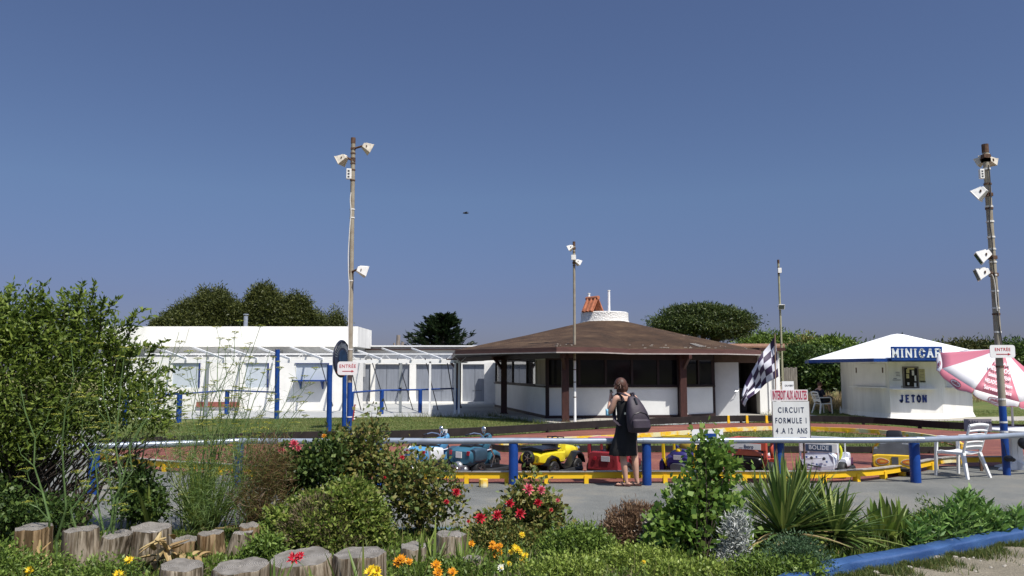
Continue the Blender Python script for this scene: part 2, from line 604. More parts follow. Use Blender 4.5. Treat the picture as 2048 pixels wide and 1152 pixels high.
inner = [G(*p) for p in inner_px]
sheet('track', outer, 0.012, m_track)
sheet('infield_grass', inner, 0.016, m_lawn)
sheet('terrace', [(-14, 29.5), (-9, 30.0), (-4.5, 31.0), (-1.8, 31.2), (0.1, 29.6), (1.6, 25.9), (6.6, 26.6), (8.9, 28.6), (12, 29.2), (12, 46), (-14, 46)], 0.008, m_terr)
sheet('kiosk_apron', [(13.0, 30.5), (14.0, 28.6), (17.8, 28.6), (20.5, 29.6), (20.5, 31.6), (17.9, 31.0), (15.9, 30.0), (14, 30.0)], 0.008, concr)
# flower bed as low mounded soil
kerb_px = [(1540, 1230), (1590, 1192), (1640, 1170), (1700, 1154), (1760, 1143), (1840, 1130), (1940, 1108), (2048, 1087), (2160, 1066), (2300, 1044)]
kerb_w = [G(u, v) for u, v in kerb_px]
kerb_c = [(p.x - .06, p.y + .09) for p in kerb_w]
bed_front = [(-9, 5.0), (-2, 5.0), (1.2, 5.4)] + [(p.x - .07, p.y + .16) for p in kerb_w if p.x > 1.9]
bed_back = [(9.8, 11.2), (7.6, 9.95), (5, 9.2), (0, 9.05), (-5, 8.9), (-9, 8.8)]
def bed_mesh():
    mb = MB()
    nx, ny = 60, 14
    def fy(x):
        pts = bed_front
        for a, b in zip(pts[:-1], pts[1:]):
            if a[0] <= x <= b[0]:
                return a[1] + (b[1] - a[1]) * (x - a[0]) / (b[0] - a[0])
        return pts[0][1] if x < pts[0][0] else pts[-1][1]
    def by(x):
        pts = bed_back[::-1]
        for a, b in zip(pts[:-1], pts[1:]):
            if a[0] <= x <= b[0]:
                return a[1] + (b[1] - a[1]) * (x - a[0]) / (b[0] - a[0])
        return pts[-1][1]
    vs, fs = [], []
    for i in range(nx + 1):
        x = -9 + (9 + 8.0) * i / nx
        y0, y1 = fy(x), by(x)
        for j in range(ny + 1):
            q = j / ny
            h = 0.012 + 0.07 * math.sin(PI * q) ** .5 + (rng.random() - .5) * .03 * (1 if 0 < j < ny else 0)
            vs.append((x, y0 + (y1 - y0) * q, h))
    for i in range(nx):
        for j in range(ny):
            a = i * (ny + 1) + j
            fs.append((a, a + ny + 1, a + ny + 2, a + 1))
    mb.add(vs, fs)
    return mb.build('flower_bed_soil', m_soil, smooth=True), fy, by
bedo, bed_fy, bed_by = bed_mesh()
struct(bedo)
sheet('gravel_path', [(1.0, 2)] + [(p.x - .02, p.y + .05) for p in kerb_w] + [(14, 12), (20, 10), (20, 2)], 0.016, m_grav)

# kerbs painted blue
def kerb(name, pts, w, h, mat, label, seed=1):
    mb = MB()
    rings = []
    rr = random.Random(seed)
    dense = []
    for a, b in zip(pts[:-1], pts[1:]):
        n = max(1, int((Vector(b) - Vector(a)).length / .12))
        for k in range(n):
            dense.append(Vector(a).lerp(Vector(b), k / n))
    dense.append(Vector(pts[-1]))
    for i, p in enumerate(dense):
        d = (dense[min(i + 3, len(dense) - 1)] - dense[max(i - 3, 0)]).normalized()
        s = Vector((-d.y, d.x))
        prof = [(-.5, 0), (-.5, .80), (-.46, .94), (-.38, 1), (.38, 1), (.46, .94), (.5, .80), (.5, 0)]
        ring = []
        for q, z in prof:
            j = 1 + rr.uniform(-.05, .05)
            ring.append(Vector((p.x + s.x * q * w * j, p.y + s.y * q * w * j, z * h * j)))
        rings.append(ring)
    mb.loft(rings)
    o = mb.build(name, mat, smooth=True, angle=60)
    tag(o, label, 'kerb')
    return o
mk = bpy.data.materials.new('kerb_blue_chipped')
mk.use_nodes = True
n = mk.node_tree
b = n.nodes['Principled BSDF']; b.inputs['Roughness'].default_value = .62
tc = n.nodes.new('ShaderNodeTexCoord')
a = n.nodes.new('ShaderNodeTexNoise'); a.inputs['Scale'].default_value = 4.5; a.inputs['Detail'].default_value = 10; a.inputs['Roughness'].default_value = .7
a2 = n.nodes.new('ShaderNodeTexNoise'); a2.inputs['Scale'].default_value = 2.0; a2.inputs['Detail'].default_value = 6
n.links.new(tc.outputs['Object'], a.inputs['Vector']); n.links.new(tc.outputs['Object'], a2.inputs['Vector'])
c1 = n.nodes.new('ShaderNodeValToRGB'); c1.color_ramp.elements[0].position = .40; c1.color_ramp.elements[0].color = (0.010, 0.045, 0.15, 1); c1.color_ramp.elements[1].position = .62; c1.color_ramp.elements[1].color = (0.03, 0.085, 0.22, 1)
c2 = n.nodes.new('ShaderNodeValToRGB'); c2.color_ramp.elements[0].position = .655; c2.color_ramp.elements[0].color = (0, 0, 0, 1); c2.color_ramp.elements[1].position = .67; c2.color_ramp.elements[1].color = (1, 1, 1, 1)
mx = n.nodes.new('ShaderNodeMix'); mx.data_type = 'RGBA'; mx.inputs[7].default_value = (.45, .43, .38, 1)
n.links.new(a2.outputs[0], c1.inputs[0]); n.links.new(a.outputs[0], c2.inputs[0]); n.links.new(c2.outputs[0], mx.inputs[0]); n.links.new(c1.outputs[0], mx.inputs[6]); n.links.new(mx.outputs[2], b.inputs['Base Color'])
bu = n.nodes.new('ShaderNodeBump'); bu.inputs['Distance'].default_value = .02; n.links.new(a.outputs[0], bu.inputs['Height']); n.links.new(bu.outputs[0], b.inputs['Normal'])
kerb('bed_kerb', kerb_c, .175, .115, mk, 'thick chipped blue painted kerb along the gravel at the bottom right', 4)
kerb('path_kerb', [(-7, 8.95), (-3, 9.05), (0, 9.13), (4, 9.22), (7, 9.75), (9.6, 10.7)], .10, .025, M('faded_blue_edge', (.09, .15, .20), .8, .3, 6), 'thin low blue kerb between the asphalt path and the flower bed', 9)

# ------------------------------------------------------------------ track barriers
def barrier(name, pts, face, top, label, h=.16, z0=.075, step=.58, sup=True, w=.07, supmat=None, group=None):
    c = Vector((sum(p.x for p in pts) / len(pts), sum(p.y for p in pts) / len(pts), 0.012))
    root = thing(name, label, 'kerb rail', c, 0, group)
    mb = MB(); mt = MB()
    acc = 0.0
    pr = []
    for a, b in zip(pts[:-1], pts[1:]):
        d = (b - a); L = d.length; d.normalize()
        mb.bar(a + Vector((0, 0, z0 + (h - z0) / 2)) - d * .01, b + Vector((0, 0, z0 + (h - z0) / 2)) + d * .01, w, h - z0)
        if top:
            mt.bar(a + Vector((0, 0, h + .006)) - d * .012, b + Vector((0, 0, h + .006)) + d * .012, w + .05, .012)
        s = -acc
        while s < L:
            if s >= 0:
                pr.append((a + d * s, math.atan2(d.y, d.x)))
            s += step
        acc = (L - s + step) if s > L else 0
        acc = L - (s - step)
    mb.build('plank', face, root, world=True)
    if top:
        mt.build('top_board', top, root, world=True)
    if sup:
        first = None
        for p, ang in pr[:95]:
            if first is None:
                m2 = MB()
                m2.box((0, 0, z0 / 2 + .02), (.065, w + .03, z0 + .06))
                first = m2.build('support', supmat or face, root)
                o = first
            else:
                o = first.copy(); C.objects.link(o); o.parent = root
            o.location = p - c
            o.rotation_euler = (0, 0, ang)
    return root
def dens(pts, n=3):
    """Catmull-Rom refine"""
    out = []
    for i in range(len(pts) - 1):
        p0 = pts[max(i - 1, 0)]; p1 = pts[i]; p2 = pts[i + 1]; p3 = pts[min(i + 2, len(pts) - 1)]
        for k in range(n):
            t = k / n
            out.append(0.5 * ((2 * p1) + (p2 - p0) * t + (2 * p0 - 5 * p1 + 4 * p2 - p3) * t * t + (3 * p1 - p0 - 3 * p2 + p3) * t ** 3))
    out.append(pts[-1])
    return out
V3 = lambda ps: [Vector((p.x, p.y, 0.012)) for p in ps]
barrier('kerb_rail', dens(V3([G(u, v) for u, v in outer_px[0:14]] + [G(1868, 939)])), yel, planktop, 'long yellow kerb rail with a weathered top board in front of the minicars', h=.175, step=.62)
barrier('kerb_rail', dens(V3([G(1870, 939), G(1900, 934.5), G(1960, 934), G(2100, 932), G(2300, 925)])), yelw, planktop, 'worn yellow kerb rail behind the white chair on the right', h=.17, step=.8)
barrier('kerb_rail', dens(V3([G(u, v) for u, v in [(200, 909), (215, 904), (300, 898), (450, 890), (640, 884), (800, 882), (1000, 872), (1230, 857), (1400, 848.5), (1500, 846.5), (1600, 846.5), (1750, 851), (1900, 862), (2048, 868), (2300, 880)]])), tar, None, 'long dark tarred boards bounding the far side of the track by the lawn', h=.25, z0=.05, step=2.0, supmat=tar)
barrier('kerb_rail', dens(V3([G(u, v) for u, v in inner_px[0:7]])), tar, None, 'dark tarred boards on the near side of the grass island', h=.14, z0=.02, step=1.2, supmat=tar)
barrier('kerb_rail', dens(V3([G(u, v) for u, v in inner_px[7:19]])), yelw, None, 'faded yellow and white boards on the far side of the grass island', h=.14, z0=.03, step=.9)
# yellow blocks on the far boards
for i, u in enumerate((1455, 1492, 1531)):
    p = G(u, 846.7)
    mb = MB(); mb.box((0, 0, .13), (.075, .07, .25)); mb.box((0, -.04, .04), (.09, .04, .08))
    o = mb.build('yellow_block', yel, bevel=.006); o.location = (p.x, p.y - .12, .012)
    tag(o, 'yellow block on the far dark boards, ' + ('left of three', 'middle of three', 'right of three')[i], 'block', 'yellow blocks on the far boards')
# short sawn post by the near kerb rail
mb = MB(); mb.lathe([(.065, 0), (.07, .03), (.068, .12), (.06, .13), (.0, .131)], n=12, cap=False)
o = mb.build('wooden_stub', yelw); o.location = G(967, 975); tag(o, 'short stub of wood with flaking yellow paint on the asphalt beside the kerb rail', 'stub')

# ================================================================== PAVILION with brown shingle roof
m_sh = bpy.data.materials.new('brown_shingles'); m_sh.use_nodes = True
n = m_sh.node_tree; b = n.nodes['Principled BSDF']; b.inputs['Roughness'].default_value = .9; b.inputs['Specular IOR Level'].default_value = .2
tc = n.nodes.new('ShaderNodeTexCoord')
w1 = n.nodes.new('ShaderNodeTexNoise'); w1.inputs['Scale'].default_value = .9; w1.inputs['Detail'].default_value = 9; w1.inputs['Roughness'].default_value = .7
n.links.new(tc.outputs['Object'], w1.inputs['Vector'])
br = n.nodes.new('ShaderNodeTexBrick'); br.inputs['Scale'].default_value = 3.2; br.inputs['Color1'].default_value = (.82, .82, .82, 1); br.inputs['Color2'].default_value = (1.15, 1.15, 1.15, 1); br.inputs['Mortar'].default_value = (.5, .5, .5, 1); br.inputs['Mortar Size'].default_value = .025
n.links.new(tc.outputs['Object'], br.inputs['Vector'])
cr = n.nodes.new('ShaderNodeValToRGB')
cr.color_ramp.elements[0].position = .3; cr.color_ramp.elements[0].color = (0.036, 0.023, 0.014, 1)
cr.color_ramp.elements[1].position = .75; cr.color_ramp.elements[1].color = (0.15, 0.098, 0.055, 1)
e = cr.color_ramp.elements.new(.52); e.color = (0.075, 0.044, 0.026, 1)
n.links.new(w1.outputs[0], cr.inputs[0])
mxx = n.nodes.new('ShaderNodeMix'); mxx.data_type = 'RGBA'; mxx.blend_type = 'MULTIPLY'; mxx.inputs[0].default_value = 1
n.links.new(cr.outputs[0], mxx.inputs[6]); n.links.new(br.outputs[0], mxx.inputs[7]); n.links.new(mxx.outputs[2], b.inputs['Base Color'])
bu = n.nodes.new('ShaderNodeBump'); bu.inputs['Distance'].default_value = .02; n.links.new(br.outputs['Fac'], bu.inputs['Height']); bu.invert = True; n.links.new(bu.outputs[0], b.inputs['Normal'])

pv = thing('pavilion', 'low round pavilion with brown shingle roof, dark windows and white wall panels', 'building', (4.1, 35, 0))
eave = [(-3.0, 40.0), (-2.1, 29.8), (1.45, 26.2), (2.85, 26.4), (4.15, 28.4), (7.6, 28.7), (9.4, 30.4), (11, 40), (8, 45.5), (0.5, 45.5)]
ctr = Vector((4.15, 36.0, 4.0)); DR = 1.12
mb = MB()
top = []
for (x, y) in eave:
    d = Vector((x - ctr.x, y - ctr.y)); d.normalize()
    top.append(Vector((ctr.x + d.x * DR, ctr.y + d.y * DR, 3.93)))
ev = [Vector((x, y, 2.52)) for x, y in eave]
N = len(eave)
mids = [ev[i].lerp(top[i], .5) + Vector((0, 0, -.03)) for i in range(N)]
mb.loft([ev, mids, top], cap=False)
roof = mb.build('roof', m_sh, pv, world=True)
mb = MB()
inn = []
for (x, y) in eave:
    d = Vector((x - ctr.x, y - ctr.y)); L = d.length
    inn.append(Vector((ctr.x + d.x * (L - .05) / L, ctr.y + d.y * (L - .05) / L, 0)))
mb.loft([[Vector((p.x, p.y, 2.525)) for p in ev], [Vector((p.x, p.y, 2.36)) for p in ev], [Vector((p.x, p.y, 2.36)) for p in inn], [Vector((p.x, p.y, 2.525)) for p in inn]], cap=False, closed=True)
mb.build('fascia', M('fascia_brown', (0.10, 0.045, 0.038), .6, .2, 2, stretch=(1, 1, 6)), pv, world=True)
mb = MB()
mb.loft([[Vector((p.x + (p.x - ctr.x) * .004, p.y + (p.y - ctr.y) * .004, 2.372)) for p in ev], [Vector((p.x + (p.x - ctr.x) * .004, p.y + (p.y - ctr.y) * .004, 2.335)) for p in ev], [Vector((p.x, p.y, 2.335)) for p in inn], [Vector((p.x, p.y, 2.372)) for p in inn]], cap=False, closed=True)
mb.build('drip_edge', M('pale_trim', (0.40, 0.36, 0.34), .6, .15, 5), pv, world=True)
mb = MB()
mb.loft([[Vector((p.x, p.y, 2.37)) for p in inn], [Vector((p.x, p.y, 2.40)) for p in inn]])
mb.build('soffit', brownd, pv, world=True)
# drum
stone = bpy.data.materials.new('whitewashed_stone'); stone.use_nodes = True
n = stone.node_tree; b = n.nodes['Principled BSDF']; b.inputs['Roughness'].default_value = .9
tc = n.nodes.new('ShaderNodeTexCoord'); vo = n.nodes.new('ShaderNodeTexVoronoi'); vo.feature = 'DISTANCE_TO_EDGE'; vo.inputs['Scale'].default_value = 12
n.links.new(tc.outputs['Object'], vo.inputs['Vector'])
cr = n.nodes.new('ShaderNodeValToRGB'); cr.color_ramp.elements[0].position = .02; cr.color_ramp.elements[0].color = (.52, .50, .47, 1); cr.color_ramp.elements[1].position = .10; cr.color_ramp.elements[1].color = (.74, .73, .70, 1)
n.links.new(vo.outputs[0], cr.inputs[0]); n.links.new(cr.outputs[0], b.inputs['Base Color'])
bu = n.nodes.new('ShaderNodeBump'); bu.inputs['Distance'].default_value = .05; n.links.new(vo.outputs[0], bu.inputs['Height']); n.links.new(bu.outputs[0], b.inputs['Normal'])
mb = MB(); mb.lathe([(1.18, 3.78), (1.10, 3.93), (1.06, 4.0), (1.06, 4.33), (1.0, 4.36), (.9, 4.30), (0, 4.28)], (ctr.x, ctr.y, 0), 40, cap=False)
mb.build('roof_drum', stone, pv, smooth=True, world=True)
x0 = UX(1185, 35.6, 4.6)
mb = MB()
ra = Vector((.62, -.78, 0)); rs2 = Vector((ra.y, -ra.x, 0)); cc = Vector((x0, 35.55, 0))
for s in (-1, 1):
    for k in range(3):
        o_ = cc + ra * (-.24 + k * .24)
        a = o_ + rs2 * s * .02 + Vector((0, 0, 4.93)); e2 = o_ + rs2 * s * .34 + Vector((0, 0, 4.34))
        mb.bar(a, e2, .23, .05, up=(0, 0, 1)); mb.tube([a + Vector((0, 0, .02)), e2 + Vector((0, 0, .02))], .07, 8)
mb.tube([cc - ra * .38 + Vector((0, 0, 4.97)), cc + ra * .38 + Vector((0, 0, 4.97))], .085, 10)
mb.build('chimney_cowl', orange_tile, pv, world=True)
for u, vt in ((1178, 587), (1218, 581)):
    x = UX(u, 36.2, 4.8)
    mb = MB(); mb.tube([(x, 36.2, 4.2), (x, 36.2, ZV(vt, 36.2))], .055, 10); mb.tube([(x, 36.2, ZV(vt, 36.2) - .02), (x, 36.2, ZV(vt, 36.2) + .015)], .07, 10)
    mb.build('flue', whitem, pv, world=True)
# roof bits: vent, shingle repairs
p = Vector((UX(1375, 31.5, 3.0), 32.6, 2.98))
mb = MB(); mb.tube([p, p + Vector((0, 0, .16))], .07, 10); mb.lathe([(.16, .16), (.15, .2), (.0, .22)], p, 12); mb.build('roof_vent', M('faded_pink_vent', (.4, .3, .28), .8, .1, 5), pv, world=True)
rr = random.Random(5)
mb = MB()
def on_roof(i, a, q):
    p = ev[i].lerp(ev[(i + 1) % N], a); t = top[i].lerp(top[(i + 1) % N], a)
    m = p.lerp(t, .5) + Vector((0, 0, -.03))
    return (p.lerp(m, q * 2) if q < .5 else m.lerp(t, q * 2 - 1))
for k in range(26):
    i = rr.choice((1, 2, 4, 4, 4, 5)); a = rr.random(); q = rr.choice((.02, .03, .05, .08)) + rr.random() * .05
    c0 = on_roof(i, a, q) + Vector((0, 0, .012)); c1 = on_roof(i, min(a + rr.uniform(.012, .035), 1), q) + Vector((0, 0, .012)); c2 = on_roof(i, min(a + .02, 1), q + .015) + Vector((0, 0, .02))
    mb.bar(c0, c1, rr.uniform(.02, .06), .02)
for k in range(4):
    a = .30 + k * .02
    mb.bar(on_roof(4, a + .5, .06) + Vector((0, 0, .02)), on_roof(4, a + .51, .16) + Vector((0, 0, .02)), .03, .02)
mb.build('shingle_repair', M('pale_repair', (.34, .31, .27), .9, .3, 8), pv, world=True)
# walls
wall = [(-0.75, 38.5), (1.26, 29.0), (6.08, 29.5), (7.62, 30.7)]
lowp = M('white_panel', (.66, .67, .66), .6, .05, 1.5)
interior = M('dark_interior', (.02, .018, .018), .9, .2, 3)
def wallseg(a, b, winspec, pane=0.0, panels=True):
    a3, b3 = Vector((*a, 0)), Vector((*b, 0))
    d = (b3 - a3); L = d.length; d.normalize(); nrm = Vector((d.y, -d.x, 0))
    ang = math.atan2(d.y, d.x)
    rotm = Matrix.Rotation(ang, 3, 'Z')
    def bx(mb, s0, s1, z0, z1, off, th, mi=0):
        c = a3 + d * (s0 + s1) / 2 + nrm * (off) + Vector((0, 0, (z0 + z1) / 2))
        mb.box(c, (s1 - s0, th, z1 - z0), rotm, mi)
    m = MB(); bx(m, 0, L, 0.0, .17, .02, .12); m.build('plinth', brownd, pv, world=True)
    m = MB(); bx(m, 0.0, L, .17, 1.16, 0, .08); m.build('wall_panel', lowp, pv, world=True)
    m = MB(); bx(m, 0, L, 1.16, 1.21, .04, .16); m.build('window_sill', brownd, pv, world=True)
    m = MB(); bx(m, 0, L, 2.2, 2.372, .02, .1); m.build('lintel', brownd, pv, world=True)
    s = 0
    nwin = len(winspec)
    for k, (w, kind) in enumerate(winspec):
        w = w * L
        fm = MB()
        for z0_, z1_ in ((1.21, 1.26), (2.15, 2.2)):
            bx(fm, s, s + w, z0_, z1_, .02, .07)
        bx(fm, s, s + .04, 1.26, 2.15, .02, .07); bx(fm, s + w - .04, s + w, 1.26, 2.15, .02, .07)
        f = fm.build('window', brownd if kind != 'b' else concr, pv, world=True)
        gm = MB(); bx(gm, s + .04, s + w - .04, 1.26, 2.15, .0, .02)
        g = gm.build('pane', {'d': glassd, 'm': glassm, 'b': M('bare_plywood', (.30, .24, .19), .85, .2, 3, stretch=(1, 1, .3))}[kind])
        g.parent = f
        q = Matrix.Translation(pv.location).inverted()
        g.data.transform(q)
        s += w
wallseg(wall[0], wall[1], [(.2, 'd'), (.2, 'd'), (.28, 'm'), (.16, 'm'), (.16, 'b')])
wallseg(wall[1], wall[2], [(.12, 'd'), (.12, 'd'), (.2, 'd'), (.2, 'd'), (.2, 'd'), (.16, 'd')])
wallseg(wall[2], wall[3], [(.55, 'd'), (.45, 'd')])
# corner trims & posts
for (x, y) in (wall[1], wall[2], wall[3]):
    mb = MB(); mb.box((x, y - .01, 1.18), (.13, .13, 2.36)); mb.build('corner_trim', brownd, pv, world=True)
for (x, y, z0_) in ((-2.55, 38.5, 0), (-0.32, 32.3, 0), (1.78, 27.05, 0), (6.15, 29.12, 0)):
    mb = MB(); mb.box((x, y, 1.15), (.24, .24, 2.36)); mb.box((x, y, .05), (.32, .32, .08))
    d = Vector((ctr.x - x, ctr.y - y, 0)).normalized()
    mb.bar(Vector((x, y, 2.25)) - d * .6, Vector((x, y, 2.3)) + d * 1.3, .12, .16)
    mb.bar(Vector((x, y, 1.75)), Vector((x, y, 2.25)) - d * .5, .1, .1)
    mb.build('post', brown, pv, world=True, bevel=.012)
mb = MB(); mb.bar((-2.55, 38.5, 2.26), (-.32, 32.3, 2.3), .14, .18); mb.bar((-.32, 32.3, 2.3), (1.78, 27.05, 2.27), .14, .17); mb.build('eave_beam', brownd, pv, world=True)
# interior floor-to-ceiling core and a few things glimpsed inside
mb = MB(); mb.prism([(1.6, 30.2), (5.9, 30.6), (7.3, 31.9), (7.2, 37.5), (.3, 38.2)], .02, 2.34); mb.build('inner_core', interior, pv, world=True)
# right end: open white door, dark doorway, white block
xa, xb = UX(1426, 31.0), UX(1465, 31.6)
mb = MB(); mb.bar((xa, 31.0, 1.07), (xb, 30.75, 1.07), .05, 2.02, up=(0, 0, 1)); dr = mb.build('door', M('white_door', (.62, .63, .64), .5, .05, 2), pv, world=True, bevel=.006)
mb = MB(); mb.tube([(xb - .08, 30.70, 1.0), (xb - .08, 30.62, 1.0), (xb - .18, 30.62, 1.0)], .012, 6); h_ = mb.build('handle', silver); h_.parent = dr; h_.data.transform(Matrix.Translation(pv.location).inverted())
xc_ = UX(1513, 32.0)
mb = MB(); mb.box(((xa + xc_) / 2, 31.9, 2.22), (xc_ - xa, .12, .3)); mb.build('door_lintel', M('brown_beam', (.16, .10, .08), .8, .2, 3), pv, world=True)  # lintel over the doorway in one even brown
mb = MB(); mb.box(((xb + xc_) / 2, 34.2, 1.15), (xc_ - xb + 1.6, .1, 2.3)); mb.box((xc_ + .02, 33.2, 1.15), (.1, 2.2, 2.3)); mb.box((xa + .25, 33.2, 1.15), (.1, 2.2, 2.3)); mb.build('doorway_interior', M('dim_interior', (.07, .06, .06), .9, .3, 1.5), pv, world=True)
mb = MB(); mb.box(((xb + xc_) / 2 + .1, 33.6, .5), (.9, .5, 1.0)); mb.box(((xb + xc_) / 2 + .1, 33.35, 1.02), (1.0, .6, .05)); mb.build('counter', M('counter_grey', (.16, .14, .14), .7, .3, 4), pv, world=True)
xd = UX(1562, 31.5)
mb = MB(); mb.box(((xc_ + xd) / 2, 32.6, 1.26), (xd - xc_, 1.9, 2.52)); mb.build('end_wall', whitew, pv, world=True)
mb = MB(); mb.box((xd - .18, 31.60, 1.45), (.16, .10, 1.9)); mb.box((xd - .45, 31.62, 1.3), (.05, .05, 2.1)); mb.build('meter_cabinet', whitem, pv, world=True, bevel=.01)
mb = MB(); mb.box(((xc_ + xd) / 2 , 32.4, 2.59), (xd - xc_ + .2, 2.4, .12)); mb.build('end_roof', brown, pv, world=True)
mb = MB(); mb.prism([(-0.9, 38.6), (-.55, 32.0), (1.4, 26.5), (6.5, 27.8), (8.2, 30.0), (11, 30.7), (11, 34.5), (7.2, 37.5), (.3, 38.6)], 0.01, .07); mb.build('base_slab', concr, pv, world=True)

# ================================================================== LONG WHITE BUILDING
lb = thing('long_building', 'long flat white building with a tall parapet behind the tall weeds', 'building', (-13, 38, 0))
xl, xr = UX(200, 40, 3.4), UX(715, 40, 3.4)
mb = MB(); mb.box(((xl + xr) / 2, 42.0, 3.46), (xr - xl, 4.0, 1.0)); mb.build('parapet', whitew, lb, world=True)
mb = MB(); mb.box(((xl + xr) / 2 - .1, 42.3, 2.2), (xr - xl - .4, 3.4, 1.52)); mb.build('upper_wall', greywall, lb, world=True)  # recessed wall: the shade under the parapet is put into its grey colour
wl, wr = UX(200, 36, 1), UX(691, 36, 1)
mb = MB()
wz = 2.28
# front wall with window openings
wins = [(UX(345, 36, 1.9), UX(399, 36, 1.9), 1.02, 2.12), (UX(491, 36, 1.9), UX(536, 36, 1.9), 1.02, 2.12), (UX(592, 36, 1.9), UX(656, 36, 1.9), 1.35, 2.08)]
xs = [wl] + [q for w_ in wins for q in w_[:2]] + [wr]
for k in range(0, len(xs), 2):
    mb.box(((xs[k] + xs[k + 1]) / 2, 36.1, wz / 2), (xs[k + 1] - xs[k], .2, wz))
for (x0_, x1_, z0_, z1_) in wins:
    mb.box(((x0_ + x1_) / 2, 36.1, z0_ / 2), (x1_ - x0_, .2, z0_)); mb.box(((x0_ + x1_) / 2, 36.1, (z1_ + wz) / 2), (x1_ - x0_, .2, wz - z1_))
mb.build('front_wall', white, lb, world=True)
mb = MB(); mb.box(((wl + wr) / 2, 38.2, wz + .05), (wr - wl + .1, 4.4, .1)); mb.build('low_roof', whitew, lb, world=True)
mb = MB(); mb.box((wr - .1, 38.2, 1.14), (.2, 4.0, 2.28)); mb.build('side_wall', white, lb, world=True)
for k, (x0_, x1_, z0_, z1_) in enumerate(wins):
    mb = MB()
    mb.box(((x0_ + x1_) / 2, 36.08, (z0_ + z1_) / 2), (x1_ - x0_, .08, z1_ - z0_))
    w_ = mb.build('window', greypan, lb, world=True)
    mb = MB(); mb.box(((x0_ + x1_) / 2, 35.99, z1_ + .03), (x1_ - x0_ + .1, .08, .06)); mb.box((x1_ + .02, 35.99, (z0_ + z1_) / 2), (.05, .06, z1_ - z0_))
    f = mb.build('frame', navy); f.parent = w_; f.data.transform(Matrix.Translation(lb.location).inverted())
x0_, x1_ = wins[2][0], wins[2][1]
mb = MB(); mb.box(((x0_ + x1_) / 2, 35.78, 1.33), (x1_ - x0_ + .1, .5, .06))
for x in (x0_ + .25, x1_ - .2): mb.bar((x, 35.95, .98), (x, 35.6, 1.3), .05, .05); mb.bar((x, 35.97, .95), (x, 35.97, 1.3), .05, .05)
mb.build('serving_shelf', blue, lb, world=True)
mb = MB(); mb.box((UX(440, 36), 35.9, .28), (1.9, .06, .22)); mb.build('wall_board', M('faded_red_board', (.28, .09, .07), .8, .2, 5), lb, world=True)
mb = MB()
# stove pipe above the parapet
x = UX(491, 43, 3.9)
mb = MB(); mb.tube([(x, 43, 3.8), (x, 43, ZV(632, 43))], .11, 12); mb.tube([(x, 43, ZV(630, 43)), (x, 43, ZV(628, 43))], .14, 12); mb.build('flue', galv, lb, world=True)
mb = MB(); mb.box((UX(553, 39.9, 2.6), 39.98, 2.62), (.5, .25, .28)); mb.build('ventilation_box', greyp, lb, world=True)

# ================================================================== RECESSED BUILDING WITH GREY SHUTTERS
gb = thing('shuttered_building', 'low white building with big grey shutter doors between the pole and the pavilion', 'building', (-4, 44, 0))
gl, gr = UX(660, 44, 1), UX(1000, 44, 1)
mb = MB(); mb.box(((gl + gr) / 2, 45.6, 2.60), (gr - gl, 3.2, .95)); mb.build('upper_band', white, gb, world=True)
mb = MB(); mb.box(((gl + gr) / 2, 45.5, 3.10), (gr - gl + .2, 3.5, .07)); mb.build('roof_edge', whitem, gb, world=True)
mb = MB(); mb.box(((gl + gr) / 2 , 43.9, 2.92), (gr - gl + .1, .3, .05)); mb.build('roof_lip', brown, gb, world=True)
piers = [(gl, UX(701, 44)), (UX(741, 44), UX(750, 44)), (UX(819, 44), UX(832, 44)), (UX(908, 44), UX(925, 44)), (UX(974, 44), gr)]
for a_, b_ in piers:
    mb = MB(); mb.box(((a_ + b_) / 2, 44.12, 1.06), (b_ - a_, .24, 2.12)); mb.build('pier', white, gb, world=True)
for (a_, b_) in [(piers[k][1], piers[k + 1][0]) for k in range(4)]:
    mb = MB(); mb.box(((a_ + b_) / 2, 44.18, 1.08), (b_ - a_, .08, 2.0)); d_ = mb.build('shutter_door', greyd, gb, world=True)
    mb = MB()
    nn = 3 if b_ - a_ > 1.6 else 2
    for k in range(1, nn):
        xx = a_ + (b_ - a_) * k / nn; mb.box((xx, 44.135, 1.08), (.03, .02, 1.98))
    mb.box((a_ + (b_ - a_) * .6, 44.13, .7), (.5, .015, .04))
    s_ = mb.build('door_seam', M('shutter_seam', (.14, .155, .185), .8, .1, 3)); s_.parent = d_; s_.data.transform(Matrix.Translation(gb.location).inverted())
mb = MB(); mb.box(((gl + gr) / 2, 44.05, .05), (gr - gl, .5, .1)); mb.build('threshold', white, gb, world=True)
# white corrugated side wall of the pavilion side
mb = MB(); mb.box((UX(985, 43.4), 43.6, 1.1), (.9, .2, 2.2)); mb.build('boarded_wall', whitem, gb, world=True)

# ================================================================== PERGOLA
pg = thing('pergola', 'white steel pergola with slanting rafters and zigzag truss in front of the white buildings', 'pergola', (-9, 33, 0))
Yb = 33.0; zb = ZV(723, Yb)
xL, xR = UX(300, Yb, 2), UX(916, Yb, 2)
mb = MB(); mb.box(((xL + xR) / 2, Yb, zb), (xR - xL, .09, .12)); mb.build('front_beam', whitem, pg, world=True)
zt = ZV(709, 36.5)
mb = MB(); mb.bar((UX(290, 36.5, 2.4), 36.5, zt + .02), (UX(935, 36.5, 2.4), 36.5, zt + .02), .06, .05); mb.bar((UX(290, 36.5, 2.3), 36.5, zt - .36), (UX(935, 36.5, 2.2), 36.5, zt - .36), .05, .05)
xa_ = UX(300, 36.5, 2.4); k = 0
while xa_ < UX(930, 36.5, 2.4):
    mb.bar((xa_, 36.5, zt - .34 if k % 2 else zt), (xa_ + .38, 36.5, zt if k % 2 else zt - .34), .02, .02)
    xa_ += .38; k += 1
mb.build('truss', whitem, pg, world=True)
